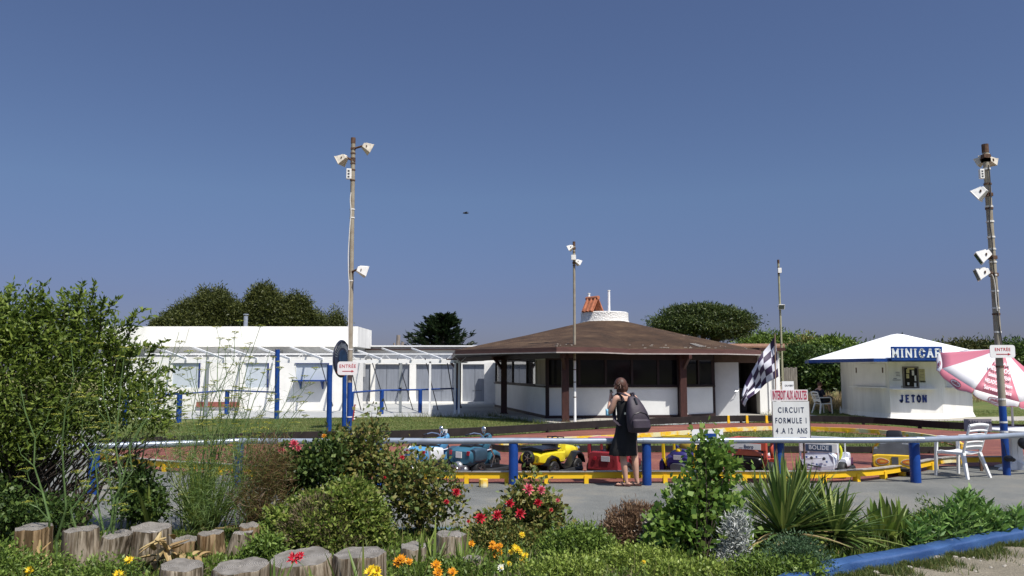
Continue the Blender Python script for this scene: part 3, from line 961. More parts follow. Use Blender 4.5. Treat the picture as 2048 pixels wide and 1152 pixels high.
for uu in (380, 455, 520, 585, 650, 705, 765, 826, 885):
    u1 = uu - 68 if uu < 660 else uu - 62
    far = Vector((UX(u1, 40.0, 2.9), 39.9, 2.93)) if uu < 720 else Vector((UX(u1, 43.7, 2.95), 43.7, 2.97))
    near = Vector((UX(uu, Yb, 2.1), Yb - .3, zb + .09))
    mb = MB(); mb.bar(far, near, .07, .08); mb.build('rafter', whitem, pg, world=True)
greypost = M('grey_post', (.23, .25, .26), .6, .1, 4)
for u, Y, m_ in ((413, 31.5, greypost), (801, 34.3, greypost), (860, 33, whitem), (910, 33, whitem), (918, 32.6, whitem)):
    x = UX(u, Y, 1)
    mb = MB(); mb.box((x, Y, zb / 2), (.11 if m_ is greypost else .08, .09, zb)); mb.build('post', m_, pg, world=True)
mb = MB()
mb.bar((UX(691, Yb, 1.2), Yb + 3, zb), (UX(691, Yb, 1.2), Yb, zb), .06, .06)
for u0, u1 in ((639, 668), (697, 722), (742, 774), (795, 826), (850, 876), (893, 910)):
    mb.tube([(UX(u0, 34, 2.3), 34, zb + .15), (UX(u1, 36.2, .1), 36.2, 0.02)], .022, 6)
mb.build('guy_rod', M('dark_rod', (.05, .05, .06), .6, .1, 4), pg, world=True)
mb = MB(); mb.box((UX(801, 34.2), 34.22, .98), (.1, .06, .14)); mb.build('switch_box', blackp, pg, world=True)

# ================================================================== KIOSK
kc = Vector((15.8, 32.6, 0))
kk = thing('ticket_kiosk', 'small white ticket kiosk with a white pyramid roof and blue lettering', 'kiosk', kc)
poly = [(13.95, 34.3), (13.62, 32.4), (14.0, 30.02), (15.96, 30.05), (17.78, 31.3), (18.2, 33.6), (16.8, 35.4), (14.9, 35.4)]
mb = MB(); mb.loft([[Vector((x, y, z)) for x, y in poly] for z in (0, 2.12)]); mb.build('wall', whitew, kk, world=True)
mb = MB(); mb.loft([[Vector((kc.x + (x - kc.x) * s, kc.y + (y - kc.y) * s, z)) for x, y in poly] for z, s in ((0.004, 1.035), (.06, 1.02), (.16, 1.004), (.2, .99))]); mb.build('plinth', whitew, kk, world=True)
ek = [(13.3, 36.6), (12.15, 33.0), (13.1, 29.2), (16.4, 29.15), (19.0, 30.8), (19.7, 34), (17.6, 37.0)]
ap = Vector((UX(1794, 32.8, 3.3), 32.8, 3.30))
mb = MB(); mb.loft([[Vector((x, y, 2.21)) for x, y in ek], [Vector((x, y, 2.21)).lerp(ap, .93) + Vector((0, 0, .0)) for x, y in ek], [Vector((x, y, 2.21)).lerp(ap, .995) + Vector((0, 0, -.035)) for x, y in ek]], cap=True); mb.build('roof', M('roof_white', (.80, .80, .79), .6, .03, 2), kk, world=True)
mb = MB()
def sc(p, k): return Vector((ap.x + (p[0] - ap.x) * k, ap.y + (p[1] - ap.y) * k, 0))
mb.loft([[sc(p, 1.004) + Vector((0, 0, 2.205)) for p in ek], [sc(p, 1.004) + Vector((0, 0, 2.085)) for p in ek], [sc(p, .985) + Vector((0, 0, 2.085)) for p in ek], [sc(p, .985) + Vector((0, 0, 2.205)) for p in ek]], cap=False, closed=True); mb.build('fascia', blue, kk, world=True)
mb = MB(); mb.loft([[sc(p, .984) + Vector((0, 0, z)) for p in ek] for z in (2.125, 2.15)]); mb.build('soffit', white, kk, world=True)
def face(a, b):
    a, b = Vector((*a, 0)), Vector((*b, 0)); d = (b - a).normalized(); return a, b, d, Vector((d.y, -d.x, 0)), math.atan2(d.y, d.x)
# shutters with ledges on left and right faces
for (i, s0, s1) in ((1, .10, .93), (3, .12, .95)):
    a_, b_, d, nn_, an = face(poly[i], poly[i + 1]); L = (b_ - a_).length
    c_ = a_ + d * L * (s0 + s1) / 2 + nn_ * .015
    mb = MB(); mb.box(c_ + Vector((0, 0, 1.6)), (L * (s1 - s0), .03, .86), an); sh_ = mb.build('shutter', white, kk, world=True, bevel=.006)
    mb = MB(); mb.box(c_ + nn_ * .12 + Vector((0, 0, 1.13)), (L * (s1 - s0) + .05, .26, .04), an); mb.build('ledge', white, kk, world=True)
    mb = MB()
    for q in (s0 + .06, s1 - .06):
        mb.box(a_ + d * L * q + nn_ * .04 + Vector((0, 0, 1.78)), (.04, .03, .2), an)
    hg = mb.build('hinge', rust); hg.parent = sh_; hg.data.transform(Matrix.Translation(kk.location).inverted())
a_, b_, d, nn_, an = face(poly[2], poly[3])
mb = MB(); fy_ = 30.0
xw0, xw1 = UX(1805, 30), UX(1837, 30); zw0, zw1 = ZV(776, 30), ZV(733, 30)
wy = 30.03 - .02
mb.box(((xw0 + xw1) / 2, wy, (zw0 + zw1) / 2), (xw1 - xw0, .06, zw1 - zw0)); wf = mb.build('window', M('wood_frame_grey', (.17, .15, .13), .6, .15, 6), kk, world=True, bevel=.004)
mb = MB(); mb.box(((xw0 + xw1) / 2, wy - .025, (zw0 + zw1) / 2 + .0), (xw1 - xw0 - .12, .03, zw1 - zw0 - .12)); g_ = mb.build('pane', glassd); g_.parent = wf; g_.data.transform(Matrix.Translation(kk.location).inverted())
paper = M('faded_paper', (.52, .50, .40), .8, .2, 8); paperw = M('white_paper', (.62, .62, .60), .8, .1, 8); papery = M('yellowed_paper', (.50, .45, .22), .8, .2, 8)
pp = MB(); 
for (cx, cz, w_, h_, mi) in ((.30, .78, .22, .14, 1), (.62, .70, .16, .18, 0), (.28, .55, .2, .16, 1), (.75, .45, .12, .2, 0), (.3, .2, .14, .1, 0), (.72, .14, .16, .16, 0), (.5, .9, .5, .06, 1)):
    pp.box((xw0 + (xw1 - xw0) * cx, wy - .046, zw0 + (zw1 - zw0) * cz), (w_ * .5, .008, h_), mi=mi)
q_ = pp.build('notice', [paperw, papery]); q_.parent = wf; q_.data.transform(Matrix.Translation(kk.location).inverted())
for (u0, v0, u1, v1, m_) in ((1790, 743, 1801, 754, paperw), (1838, 738, 1850, 764, papery), (1839, 762, 1851, 765, paper), (1801, 771, 1807, 776, paper)):
    mb = MB(); mb.box(((UX(u0, 30) + UX(u1, 30)) / 2, 30.02, (ZV(v0, 30) + ZV(v1, 30)) / 2), (UX(u1, 30) - UX(u0, 30), .012, abs(ZV(v0, 30) - ZV(v1, 30)))); nb = mb.build('notice', m_, kk, world=True)
    mb = MB(); nl = max(1, int(abs(v1 - v0) / 3))
    for k in range(nl):
        mb.box(((UX(u0, 30) + UX(u1, 30)) / 2, 30.012, ZV(v0 + 2 + k * 3, 30)), ((UX(u1, 30) - UX(u0, 30)) * .7, .004, .014))
    t_ = mb.build('printed_line', M('ink', (.08, .08, .09), .8, .1, 8)); t_.parent = nb; t_.data.transform(Matrix.Translation(kk.location).inverted())
mb = MB(); mb.box(((UX(1777, 30) + UX(1869, 30)) / 2, 29.92, ZV(778, 30)), (UX(1869, 30) - UX(1777, 30), .24, .04)); mb.build('ledge', white, kk, world=True)
mb = MB()
for (u, v, w_) in ((1790, 757, .12), (1793, 760, .3)): mb.box((UX(u, 30), 30.02, ZV(v, 30)), (w_, .01, .02))
mb.build('scratch', M('ink', (.08, .08, .09), .8, .1, 8), kk, world=True)
# lettering: drawn letters with slab ends
GL = {'M': ([[(0, 0), (0, 1)], [(0, 1), (.5, .25), (1, 1)], [(1, 1), (1, 0)]], [(0, 0), (1, 0), (-.05, 1), (1.05, 1)]),
      'I': ([[(.5, 0), (.5, 1)]], [(.5, 0), (.5, 1)]),
      'N': ([[(0, 0), (0, 1)], [(0, 1), (1, 0)], [(1, 0), (1, 1)]], [(0, 0), (0, 1), (1, 1)]),
      'C': ([[(.95, .72), (.75, .95), (.4, 1), (.12, .8), (0, .5), (.12, .2), (.4, 0), (.75, .05), (.95, .3)]], [(.95, .7)]),
      'A': ([[(0, 0), (.5, 1), (1, 0)], [(.2, .35), (.8, .35)]], [(0, 0), (1, 0), (.5, 1)]),
      'R': ([[(0, 0), (0, 1)], [(0, 1), (.7, 1), (.95, .8), (.85, .55), (.0, .5)], [(.4, .5), (1, 0)]], [(0, 0), (1, 0), (0, 1)]),
      'J': ([[(.65, 1), (.65, .2), (.4, 0), (.1, .05), (0, .3)]], [(.65, 1), (0, .28)]),
      'E': ([[(.1, 0), (.1, 1)], [(.1, 1), (.9, 1)], [(.1, .52), (.7, .52)], [(.1, 0), (.95, 0)]], [(.1, 0), (.1, 1)]),
      'T': ([[(.5, 0), (.5, 1)], [(0, .95), (.5, 1.02), (1, .95)]], [(.5, 0)]),
      'O': ([[(.5, 0), (.12, .18), (0, .5), (.12, .82), (.5, 1), (.88, .82), (1, .5), (.88, .18), (.5, 0)]], [])}
def slab_text(word, x0, x1, z0, z1, y, w, narrow=None):
    mb = MB()
    adv = {'I': .5}
    tot = sum(adv.get(c, 1.0) for c in word) + .28 * (len(word) - 1)
    un = (x1 - x0) / tot; x = x0; k = 0
    for c in word:
        wd = adv.get(c, 1.0) * un
        sk, se = GL[c]
        if c == 'I': strokes(mb, sk, (x + wd / 2 - .5 * wd, z0), wd, z1 - z0, w, y)
        else: strokes(mb, sk, (x + w / 2, z0), wd - w, z1 - z0, w, y)
        for (sx_, sz_) in se:
            k += 1
            px_ = x + (wd / 2 if c == 'I' else w / 2 + sx_ * (wd - w)); pz_ = z0 + sz_ * (z1 - z0)
            mb.box((px_, y - .006 - .0003 * k, pz_), (w * (1.75 if c not in 'MN' else 1.4), .006, w * .42))
        x += wd + .28 * un
    return mb
Ys = 29.08
sx0, sx1 = UX(1782, Ys, 2.4), UX(1884, Ys, 2.4); sz0, sz1 = ZV(721, Ys), ZV(693, Ys)
mb = MB(); mb.box(((sx0 + sx1) / 2, Ys, (sz0 + sz1) / 2), (sx1 - sx0, .05, sz1 - sz0)); sg = mb.build('name_board', blue, kk, world=True)
mb = slab_text('MINICAR', sx0 + .03, sx1 - .03, sz0 + .12, sz1 - .10, Ys - .03, .058)
t_ = mb.build('lettering', M('letter_white', (.7, .74, .76), .6, .08, 9), fix=True); t_.parent = sg; t_.data.transform(Matrix.Translation(kk.location).inverted())
mb = slab_text('JETON', UX(1797, 30), UX(1851, 30), ZV(804, 30), ZV(791, 30), 30.012, .058)
mb.build('lettering', navy, kk, world=True)

# ================================================================== FAR BUILDING with tiled roof + wooden fence piece
fb = thing('tiled_house', 'far house with an orange tiled roof beyond the pavilion and hedges', 'house', (UX(1560, 52), 54, 0))
mb = MB(); x0_, x1_ = UX(1475, 52, 3.2), UX(1600, 52, 3.2)
mb.box(((x0_ + x1_) / 2, 54, 1.5), (x1_ - x0_, 4, 3.0)); mb.build('wall', M('cream_render', (.5, .42, .34), .9, .1, 2), fb, world=True)
mb = MB(); zz = ZV(692, 51.6)
mb.side([(51.6, zz - .1), (54, zz + .15), (56.4, zz - .1), (56.4, zz - .25), (51.6, zz - .25)], x0_ - .2, x1_ + .2)
for k in range(40):
    xx = x0_ - .2 + (x1_ - x0_ + .4) * (k + .5) / 40
    mb.tube([(xx, 51.5, zz - .06), (xx, 54, zz + .18)], .06, 6)
mb.build('roof', M('faded_clay_tile', (.34, .19, .12), .9, .25, 5), fb, world=True)
f2 = thing('tiled_shed', 'low shed with a small orange tiled roof showing between hedges', 'shed', (UX(1628, 47), 48.5, 0))
x0_, x1_ = UX(1614, 47, 3), UX(1642, 47, 3); zz = ZV(702, 47)
mb = MB(); mb.box(((x0_ + x1_) / 2, 48.5, zz / 2 - .1), (x1_ - x0_ - .1, 3, zz - .2)); mb.build('wall', greywall, f2, world=True)
mb = MB(); mb.side([(46.8, zz - .12), (48.5, zz + .12), (50.2, zz - .12), (50.2, zz - .25), (46.8, zz - .25)], x0_, x1_)
for k in range(7): xx = x0_ + (x1_ - x0_) * (k + .5) / 7; mb.tube([(xx, 46.7, zz - .1), (xx, 48.5, zz + .15)], .06, 6)
mb.build('roof', orange_tile, f2, world=True)
wf_ = thing('wooden_fence', 'short weathered grey wooden fence beside the pavilion end wall', 'fence', (UX(1580, 38), 38, 0))
x0_ = UX(1567, 38)
mb = MB()
for k in range(6): mb.box((x0_ + .06 + k * .105, 38, .95 + .03 * (k % 2)), (.095, .03, 1.9))
mb.build('boards', M('grey_boards', (.20, .18, .15), .9, .25, 4, stretch=(5, 5, 1)), wf_, world=True)
mb = MB(); mb.bar((x0_, 38.03, .5), (x0_ + .65, 38.03, .5), .04, .08); mb.bar((x0_, 38.03, 1.5), (x0_ + .65, 38.03, 1.5), .04, .08); mb.build('rail', M('grey_boards', (.2, .18, .15)), wf_, world=True)
mb = MB(); mb.bar((UX(1655, 42), 42, .95), (UX(1700, 42), 42, .95), .05, .12); mb.bar((UX(1655, 42), 42, 0), (UX(1655, 42), 42, 1.0), .1, .1); mb.bar((UX(1690, 42), 42, 0), (UX(1690, 42), 42, 1.0), .1, .1)
tag(mb.build('paddock_rail', M('grey_boards', (.2, .18, .15))), 'low grey paddock rail behind the seated man next to the kiosk', 'fence')

# ================================================================== FOREGROUND BARRIER
fr = thing('guard_rail', 'long silver tube rail on thick blue posts between the path and the track', 'railing', (2, 12.5, 0))
posts = [(185, 988), (475, 972), (755, 970), (1027, 969.5), (1294, 969), (1560, 966), (1832, 964)]
pts_top = []
for u, v in posts:
    g = G(u, v + 2)
    r_ = .072 if u < 1500 else .08
    mb = MB(); mb.lathe([(r_, 0), (r_, .62), (r_ * .97, .635), (0, .636)], (g.x, g.y, 0), 20, cap=False)
    mb.build('post', blue, fr, smooth=True, world=True)
    pts_top.append(Vector((g.x, g.y, .685)))
pts_top = [pts_top[0] + Vector((-4, -1.0, .0))] + pts_top + [Vector((UX(2048, 13.2, .7), 13.4, .70)), Vector((10.6, 14.2, .70))]
pr = [p.copy() for p in pts_top]
for k in range(2, 8): pr[k].y = (pr[k].y * .5 + .5 * 12.5)
mb = MB()
for a_, b_ in zip(pr[:-1], pr[1:]):
    d = (b_ - a_).normalized(); mb.tube([a_ - d * .012, a_.lerp(b_, .5) + Vector((0, 0, -.008)), b_ + d * .012], .045, 16)
mb.build('rail', railm, fr, smooth=True, world=True)
for p in (pr[5], pr[7]):
    mb = MB(); mb.tube([p + Vector((-.06, 0, 0)), p + Vector((.06, 0, 0))], .049, 16); mb.build('rail_sleeve', railm, fr, smooth=True, world=True)
p = Vector((pr[-1].x, 14.2, 0)); mb = MB(); mb.lathe([(.075, 0), (.075, .64), (0, .641)], p, 16, cap=False); mb.build('post', blue, fr, smooth=True, world=True)

# ------------------------------------------------------------------ thinner blue fences on the lawn
def fence(name, label, plist, rz, pr_, rr_, cat='railing'):
    root = thing(name, label, cat, (plist[0][0], plist[0][1], 0))
    for (x, y, h) in plist:
        mb = MB(); mb.lathe([(pr_, 0), (pr_, h - .01), (pr_ * .9, h), (0, h + .001)], (x, y, 0), 12, cap=False); mb.build('post', blue, root, smooth=True, world=True)
    for (x, y, h), (x2, y2, h2) in zip(plist[:-1], plist[1:]):
        mb = MB(); mb.tube([(x, y, rz), (x2, y2, rz)], rr_, 10); mb.build('rail', blue, root, smooth=True, world=True)
    return root
def gp(u, v, h): g = G(u, v); return (g.x, g.y, h)
fence('blue_railing', 'thin blue tube railing on the grass edge by the grey shutters', [gp(702, 839, 1.0), gp(763, 828.5, .98), gp(840, 826, .97), gp(911, 820, .97)], .97, .085, .035)
fence('blue_railing', 'thin blue tube railing half hidden behind the weeds on the left', [gp(250, 850, 1.0), gp(357, 846, 1.0), gp(453, 829, .98), gp(553, 838, .95)], .97, .09, .03)
for (u, v, vt, r_, lab) in ((553.5, 838, 699, .085, 'tall thin blue post standing at the end of the railing behind the weeds'), (658, 864, 730, .075, 'thick blue post left of the round sign'), (688, 854, 722, .11, 'thick blue double post under the round sign')):
    g = G(u, v); zt_ = PD(u, vt, g.y).z; x2 = PD(u + (1.5 if u > 600 else 1.5), vt, g.y).x
    mb = MB(); mb.tube([(g.x, g.y, 0), (x2, g.y, zt_)], r_ if u < 680 else r_ * .62, 14)
    if u > 680: mb.tube([(g.x + .14, g.y + .05, 0), (x2 + .14, g.y + .05, zt_ * .98)], r_ * .62, 14)
    tag(mb.build('blue_post', blue, smooth=True), lab, 'post')
g = G(706, 842)
mb = MB(); mb.bar((g.x, g.y, .0), (g.x + .06, g.y, .58), .1, .04, 0)
for k in range(6): mb.box((g.x + .05 + .005 * k, g.y - .03, .08 + k * .085), (.06, .02, .045), mi=1)
tag(mb.build('marker_board', [M('marker_red', (.30, .03, .03), .7, .3, 8), white]), 'small red and white striped marker board on the grass beside the blue posts', 'marker')
# round sign seen nearly edge on
g = Vector((UX(683, 24.6, 1.9), 24.6, 1.62))
rs = thing('round_sign', 'big dark round sign seen nearly edge on above the blue posts', 'sign', (g.x, g.y, 0), R(75))
mb = MB(); mb.lathe([(0, -.03), (.68, -.03), (.72, 0), (.68, .03), (0, .03)], (0, 0, 1.98), 40, axis=(0, 1, 0), cap=False); mb.build('disc', M('sign_dark', (.022, .026, .05), .45, .3, 5), rs, smooth=True, world=False)
mb = MB(); mb.torus((0, -.035, 1.98), .66, .014, 40, 6, rot=Matrix.Rotation(PI / 2, 3, 'X')); mb.build('rim_line', M('rim_black', (.01, .012, .02), .4), rs)
mb = MB()
for k in range(17):
    a = R(8 + k * 10.2); c_ = Vector((math.cos(a), 0, math.sin(a)))
    mb.bar(c_ * .42 + Vector((0, -.036, 1.98)), c_ * (.58 if k % 3 else .62) + Vector((0, -.036, 1.98)), .03, .01, up=(0, 1, 0))
    if k % 2: mb.bar(c_ * .5 + Vector((.04, -.0362, 1.97)), c_ * .5 + Vector((-.04, -.0362, 1.99)), .02, .01, up=(0, 1, 0))
mb.build('ring_lettering', M('faint_letter', (.16, .18, .21), .6, .2, 9), rs)
mb = MB(); mb.lathe([(0, 0), (.33, 0), (.33, .02), (0, .02)], (0, -.055, 1.98), 30, axis=(0, 1, 0), cap=False); mb.build('emblem', M('emblem_blue', (.012, .03, .07), .5, .3, 6), rs)
mb = MB(); mb.prism([(-.52, -.5), (-.25, -.62), (.2, -.66), (-.1, -.45)], -.006, .006)
for i, p_ in enumerate(mb.v): mb.v[i] = (p_[0], -.042 + p_[2], 1.98 + p_[1])
mb.build('red_flash', M('flash_red', (.14, .01, .015), .5, .2, 8), rs)
mb = MB(); mb.tube([(0, .05, 1.3), (0, .05, 2.2)], .03, 8); mb.build('bracket', rust, rs); rs.scale = (.8, .8, .8); rs.location.z = .54
# ================================================================== LIGHT POLES
lampw = M('floodlight_shell', (.55, .50, .42), .6, .2, 12)
lampi = M('floodlight_white', (.74, .73, .70), .5, .08, 12)
ropec = M('cable_white', (.62, .61, .58), .6, .1, 9)
ropeb = M('cable_dark', (.03, .03, .035), .6, .1, 9)
def flood(root, at, aim, sz=.26, shell=lampw, arm=.16, side=1):
    """hooded floodlight: tapered hood, glass at the mouth, yoke"""
    at = Vector(at); aim = Vector(aim).normalized()
    z = aim; x = z.cross(Vector((0, 0, 1))).normalized(); y = x.cross(z)
    mt = Matrix((x, y, z)).transposed()
    def rg(w, h, d): return [at + mt @ Vector(p) for p in ((-w, -h, d), (w, -h, d), (w, h, d), (-w, h, d))]
    mb = MB(); mb.loft([rg(sz * .28, sz * .22, -sz * .45), rg(sz * .34, sz * .28, -sz * .25), rg(sz * .62, sz * .46, sz * .42), rg(sz * .66, sz * .5, sz * .42), rg(sz * .66, sz * .5, sz * .5)])
    for k in (-1, 0, 1): mb.bar(at + mt @ Vector((k * sz * .2, sz * .33, -sz * .3)), at + mt @ Vector((k * sz * .35, sz * .52, sz * .42)), .012, .012)
    l = mb.build('floodlight', shell, root, world=True, bevel=.006)
    mb = MB(); mb.loft([rg(sz * .58, sz * .42, sz * .505), rg(sz * .58, sz * .42, sz * .515)]); g = mb.build('lamp_glass', glassm); g.parent = l; g.data.transform(Matrix.Translation(root.location).inverted())
    px = Vector((root['px'], root['py'], at.z)) if 'px' in root else at
    mb = MB(); mb.tube([root_at(root, at.z - .02), at + mt @ Vector((0, 0, -sz * .35))], .028, 8); mb.box(root_at(root, at.z - .02), (.11, .11, .06)); mb.bar(at + mt @ Vector((-sz * .5, 0, -sz * .1)), at + mt @ Vector((sz * .5, 0, -sz * .1)), .02, .04); b = mb.build('yoke', rust); b.parent = l; b.data.transform(Matrix.Translation(root.location).inverted())
AX = {}
def root_at(root, z):
    a, b = AX[root.name]
    t = (z - a.z) / (b.z - a.z)
    return a.lerp(b, t)
def pole(label, ub, vb, ut, vt, r0, r1, colors, group='floodlight poles around the track', yb=None):
    g = G(ub, vb)
    top = PD(ut, vt, g.y)
    root = thing('floodlight_pole', label, 'light pole', (g.x, g.y, 0), 0, group)
    AX[root.name] = (Vector((g.x, g.y, 0)), top)
    prev = 0
    for i, (vv, mat_) in enumerate(colors):
        t1 = 1.0 if vv is None else (PD(1024, vv, g.y).z / top.z)
        a_ = Vector((g.x, g.y, 0)).lerp(top, prev); b_ = Vector((g.x, g.y, 0)).lerp(top, t1)
        ra = r0 + (r1 - r0) * prev; rb = r0 + (r1 - r0) * t1
        mb = MB(); mb.tube([a_, a_.lerp(b_, .33), a_.lerp(b_, .66), b_], [ra, ra * .67 + rb * .33, ra * .33 + rb * .67, rb], 14)
        mb.build('shaft' if mat_ is not blue else 'painted_shaft', mat_, root, smooth=True, world=True)
        prev = t1
    d = (top - Vector((g.x, g.y, 0))).normalized()
    mb = MB(); mb.tube([top - d * .12, top + d * .03], r1 * 1.12, 12); mb.build('pole_cap', rust, root, world=True)
    return root, g.y
def bands(root, Y, vs, m_, r_):
    for v in vs:
        mb = MB(); z = PD(1024, v, Y).z; c = root_at(root, z); c2 = root_at(root, z + .03); mb.tube([c, c2], r_, 12)
        mb.build('clamp_band', m_, root, world=True)
# left pole
rt, Y = pole('tall steel floodlight pole with two lamps on top, on a blue foot left of centre', 698, 884, 706.5, 278, .062, .055, [(765, blue), (None, polem)])
bands(rt, Y, (299, 308, 318, 328, 341, 362), rust, .068); bands(rt, Y, (420, 437, 563, 700, 835), ropec, .068)
flood(rt, PD(733, 295, Y - .05), (.85, .35, -.45), .25); flood(rt, PD(686, 318, Y - .08), (-.8, .3, -.5), .25); flood(rt, PD(723, 541, Y - .15), (.9, .3, -.3), .27, lampi)
c = PD(698, 348, Y - .05); mb = MB(); mb.box(c, (.13, .09, .27), .1); jb = mb.build('junction_box', lampi, rt, world=True, bevel=.01)
mb = MB()
for k in (-1, 0, 1): mb.box(c + Vector((.0, -.05, k * .075)), (.05, .01, .035))
q = mb.build('socket', greyp); q.parent = jb; q.data.transform(Matrix.Translation(rt.location).inverted())
def cable(root, Y, pts, m_, r_=.012):
    P = [PD(u, v, Y - .07) for u, v in pts]
    sm = dens([Vector(p) for p in P], 4)
    mb = MB(); mb.tube(sm, r_, 6); mb.build('cable', m_, root, smooth=True, world=True)
cable(rt, Y, [(702, 385), (700.5, 400), (702, 425), (700, 450), (698, 480), (696.5, 510), (697, 545), (698.5, 575), (697.5, 620), (697, 660), (697, 700)], ropec, .013)
# right pole
rt2, Y2 = pole('leaning tall floodlight pole with a blue lower part beside the parasol', 2014, 951, 1970, 292, .060, .050, [(812, blue), (None, polem)])
bands(rt2, Y2, (317, 370, 419, 630, 735), rust, .064); bands(rt2, Y2, (340, 415, 445, 476, 500, 526, 552, 584, 618, 666, 865, 846, 800), ropec, .063)
flood(rt2, PD(1962, 385, Y2 - .1), (-.55, .5, -.55), .21, lampi); flood(rt2, PD(1969, 511, Y2 - .12), (-.8, .35, -.5), .22, lampi); flood(rt2, PD(1966, 546, Y2 - .1), (-.9, .35, -.35), .21, lampi)
for u, v, aim in ((1962, 322, (-.6, .6, -.4)), (1972, 314, (.2, .9, -.3)), (1980, 322, (.8, .5, -.4))): flood(rt2, PD(u, v, Y2 + .12), aim, .15)
c = PD(1963, 348, Y2 - .05); mb = MB(); mb.box(c, (.075, .06, .17)); jb = mb.build('junction_box', lampi, rt2, world=True, bevel=.006)
mb = MB()
for k in (-1, 0, 1): mb.box(c + Vector((0, -.032, k * .045)), (.03, .006, .022))
q = mb.build('socket', greyp); q.parent = jb; q.data.transform(Matrix.Translation(rt2.location).inverted())
cable(rt2, Y2, [(1977, 330), (1980, 360), (1981, 400), (1979, 440), (1984, 480), (1986, 520), (1990, 560), (1995, 600), (1997, 640), (2003, 680), (2005, 700)], ropeb, .009)
cable(rt2, Y2, [(1972, 545), (1984, 550), (1990, 570), (1992, 600), (1995, 622)], ropec, .009)
mb = MB(); c = PD(2017, 917, Y2 - .08); mb.ell(c, (.085, .06, .055), 10, 6); mb.ell(c + Vector((.07, 0, -.02)), (.05, .04, .035), 8, 5); mb.tube([PD(2003, 882, Y2), PD(2008, 889, Y2 - .08), PD(2014, 915, Y2 - .08)], .006, 5); mb.build('cable_bundle', blackp, rt2, smooth=True, world=True)
# middle pole
rt3, Y3 = pole('thin floodlight pole with a white lower part in front of the pavilion', 1150, 848, 1148, 485, .046, .042, [(722, whitem), (None, polem)])
flood(rt3, PD(1142, 495, Y3 - .05), (-.8, .3, -.45), .19, lampi); flood(rt3, PD(1155, 524, Y3 - .05), (.8, .3, -.5), .19, lampi)
mb = MB(); mb.box(PD(1147, 515, Y3 - .1), (.16, .1, .17)); mb.build('junction_box', lampi, rt3, world=True, bevel=.008)
bands(rt3, Y3, (505, 532, 720, 740, 765, 795), rust, .05)
# right rear pole
rt4, Y4 = pole('thin leaning pole with two small white boxes right of the pavilion', 1568, 832, 1556.5, 521, .042, .04, [(None, M('pole_olive', (.30, .29, .19), .6, .1, 5))])
mb = MB(); mb.box(PD(1559, 541, Y4 - .06), (.14, .1, .2)); mb.build('junction_box', lampi, rt4, world=True, bevel=.008)
flood(rt4, PD(1561, 613, Y4 - .1), (.1, -.95, -.3), .2, lampi); bands(rt4, Y4, (535, 548, 620, 690), rust, .047)

# ================================================================== SIGNS
def arrow_sign(label, u0, u1, v0, v1, Y, rz=0.0):
    w = (u1 - u0) / FPX * Y; z0, z1 = ZV(v1, Y), ZV(v0, Y); h = z1 - z0
    c = Vector((UX((u0 + u1) / 2, Y, z1), Y, 0))
    root = thing('entrance_sign', label, 'sign', (c.x, c.y, 0), rz, 'entrance arrow signs')
    mb = MB(); r = h * .2; pl = []
    for (sx, sz, a0) in ((1, 1, 0), (-1, 1, 90), (-1, -1, 180), (1, -1, 270)):
        for k in range(5):
            a = R(a0 + k * 22.5); pl.append((sx * (w / 2 - r) + r * math.cos(a), sz * (h / 2 - r) + r * math.sin(a)))
    zc = (z0 + z1) / 2
    rings = [[Vector((x, y, zc + z)) for x, z in pl] for y in (.006, -.006)]
    mb.loft(rings); mb.build('panel', M('sign_white', (.74, .74, .73), .4, .04, 6), root)
    text('lettering', 'ENTRÉE', h * .35, redtxt, root, (0, -.0075, zc + h * .14), bold=.004 * h, depth=.001, sx=.92, space=1.15)
    mb = MB(); zz = zc - h * .22; mb.box((-.01 * w, -.0085, zz), (w * .5, .003, h * .05)); mb.add([(w * .20, -.0085, zz + h * .09), (w * .20, -.0085, zz - h * .09), (w * .32, -.0085, zz), (w * .20, -.0105, zz + h * .09), (w * .20, -.0105, zz - h * .09), (w * .32, -.0105, zz)], [(0, 1, 2), (5, 4, 3), (0, 3, 4, 1), (1, 4, 5, 2), (2, 5, 3, 0)])
    mb.build('arrow', redtxt, root)
    return root
arrow_sign('white entrance sign with red arrow fixed to the left floodlight pole', 675.5, 715.5, 723, 750, Y - .12)
arrow_sign('white entrance sign with red arrow fixed to the right pole above the parasol', 1979, 2029, 690, 715.5, Y2 - .12)

Ysg = 12.63
def px_board(mb, u0, u1, v0, v1, Y, th=.02, mi=0):
    x0, x1 = UX(u0, Y, 1.2), UX(u1, Y, 1.2); z0, z1 = ZV(v1, Y), ZV(v0, Y)
    mb.box(((x0 + x1) / 2, Y, (z0 + z1) / 2), (x1 - x0, th, z1 - z0), mi=mi); return x0, x1, z0, z1
bs = thing('circuit_sign', 'white CIRCUIT FORMULE 1 board with red line of letters fixed above the guard rail', 'sign', (UX(1581, Ysg), Ysg, 0))
sgw = M('board_grey_white', (.60, .61, .60), .6, .08, 3)
mb = MB(); x0, x1, z0, z1 = px_board(mb, 1543.5, 1619, 803, 886, Ysg); mb.build('main_panel', sgw, bs, world=True, bevel=.002)
mb = MB()
for (a_, b_) in ((x0 + .004, x0 + .004), (x1 - .004, x1 - .004)): mb.box((a_, Ysg - .012, (z0 + z1) / 2), (.008, .006, z1 - z0))
mb.build('panel_edge', M('edge_brown', (.12, .08, .07), .7, .2, 9), bs, world=True)
mb = MB(); px_board(mb, 1542.5, 1616, 779.5, 802.2, Ysg - .004); mb.build('top_panel', M('board_pinkish', (.66, .61, .61), .6, .06, 3), bs, world=True, bevel=.002)
ink = M('hand_ink', (.02, .03, .07), .7, .2, 20)
def wpos(u, v, Y, dy=0): return Vector((UX(u, Y, 1.2) - bs.location.x, dy, ZV(v, Y)))
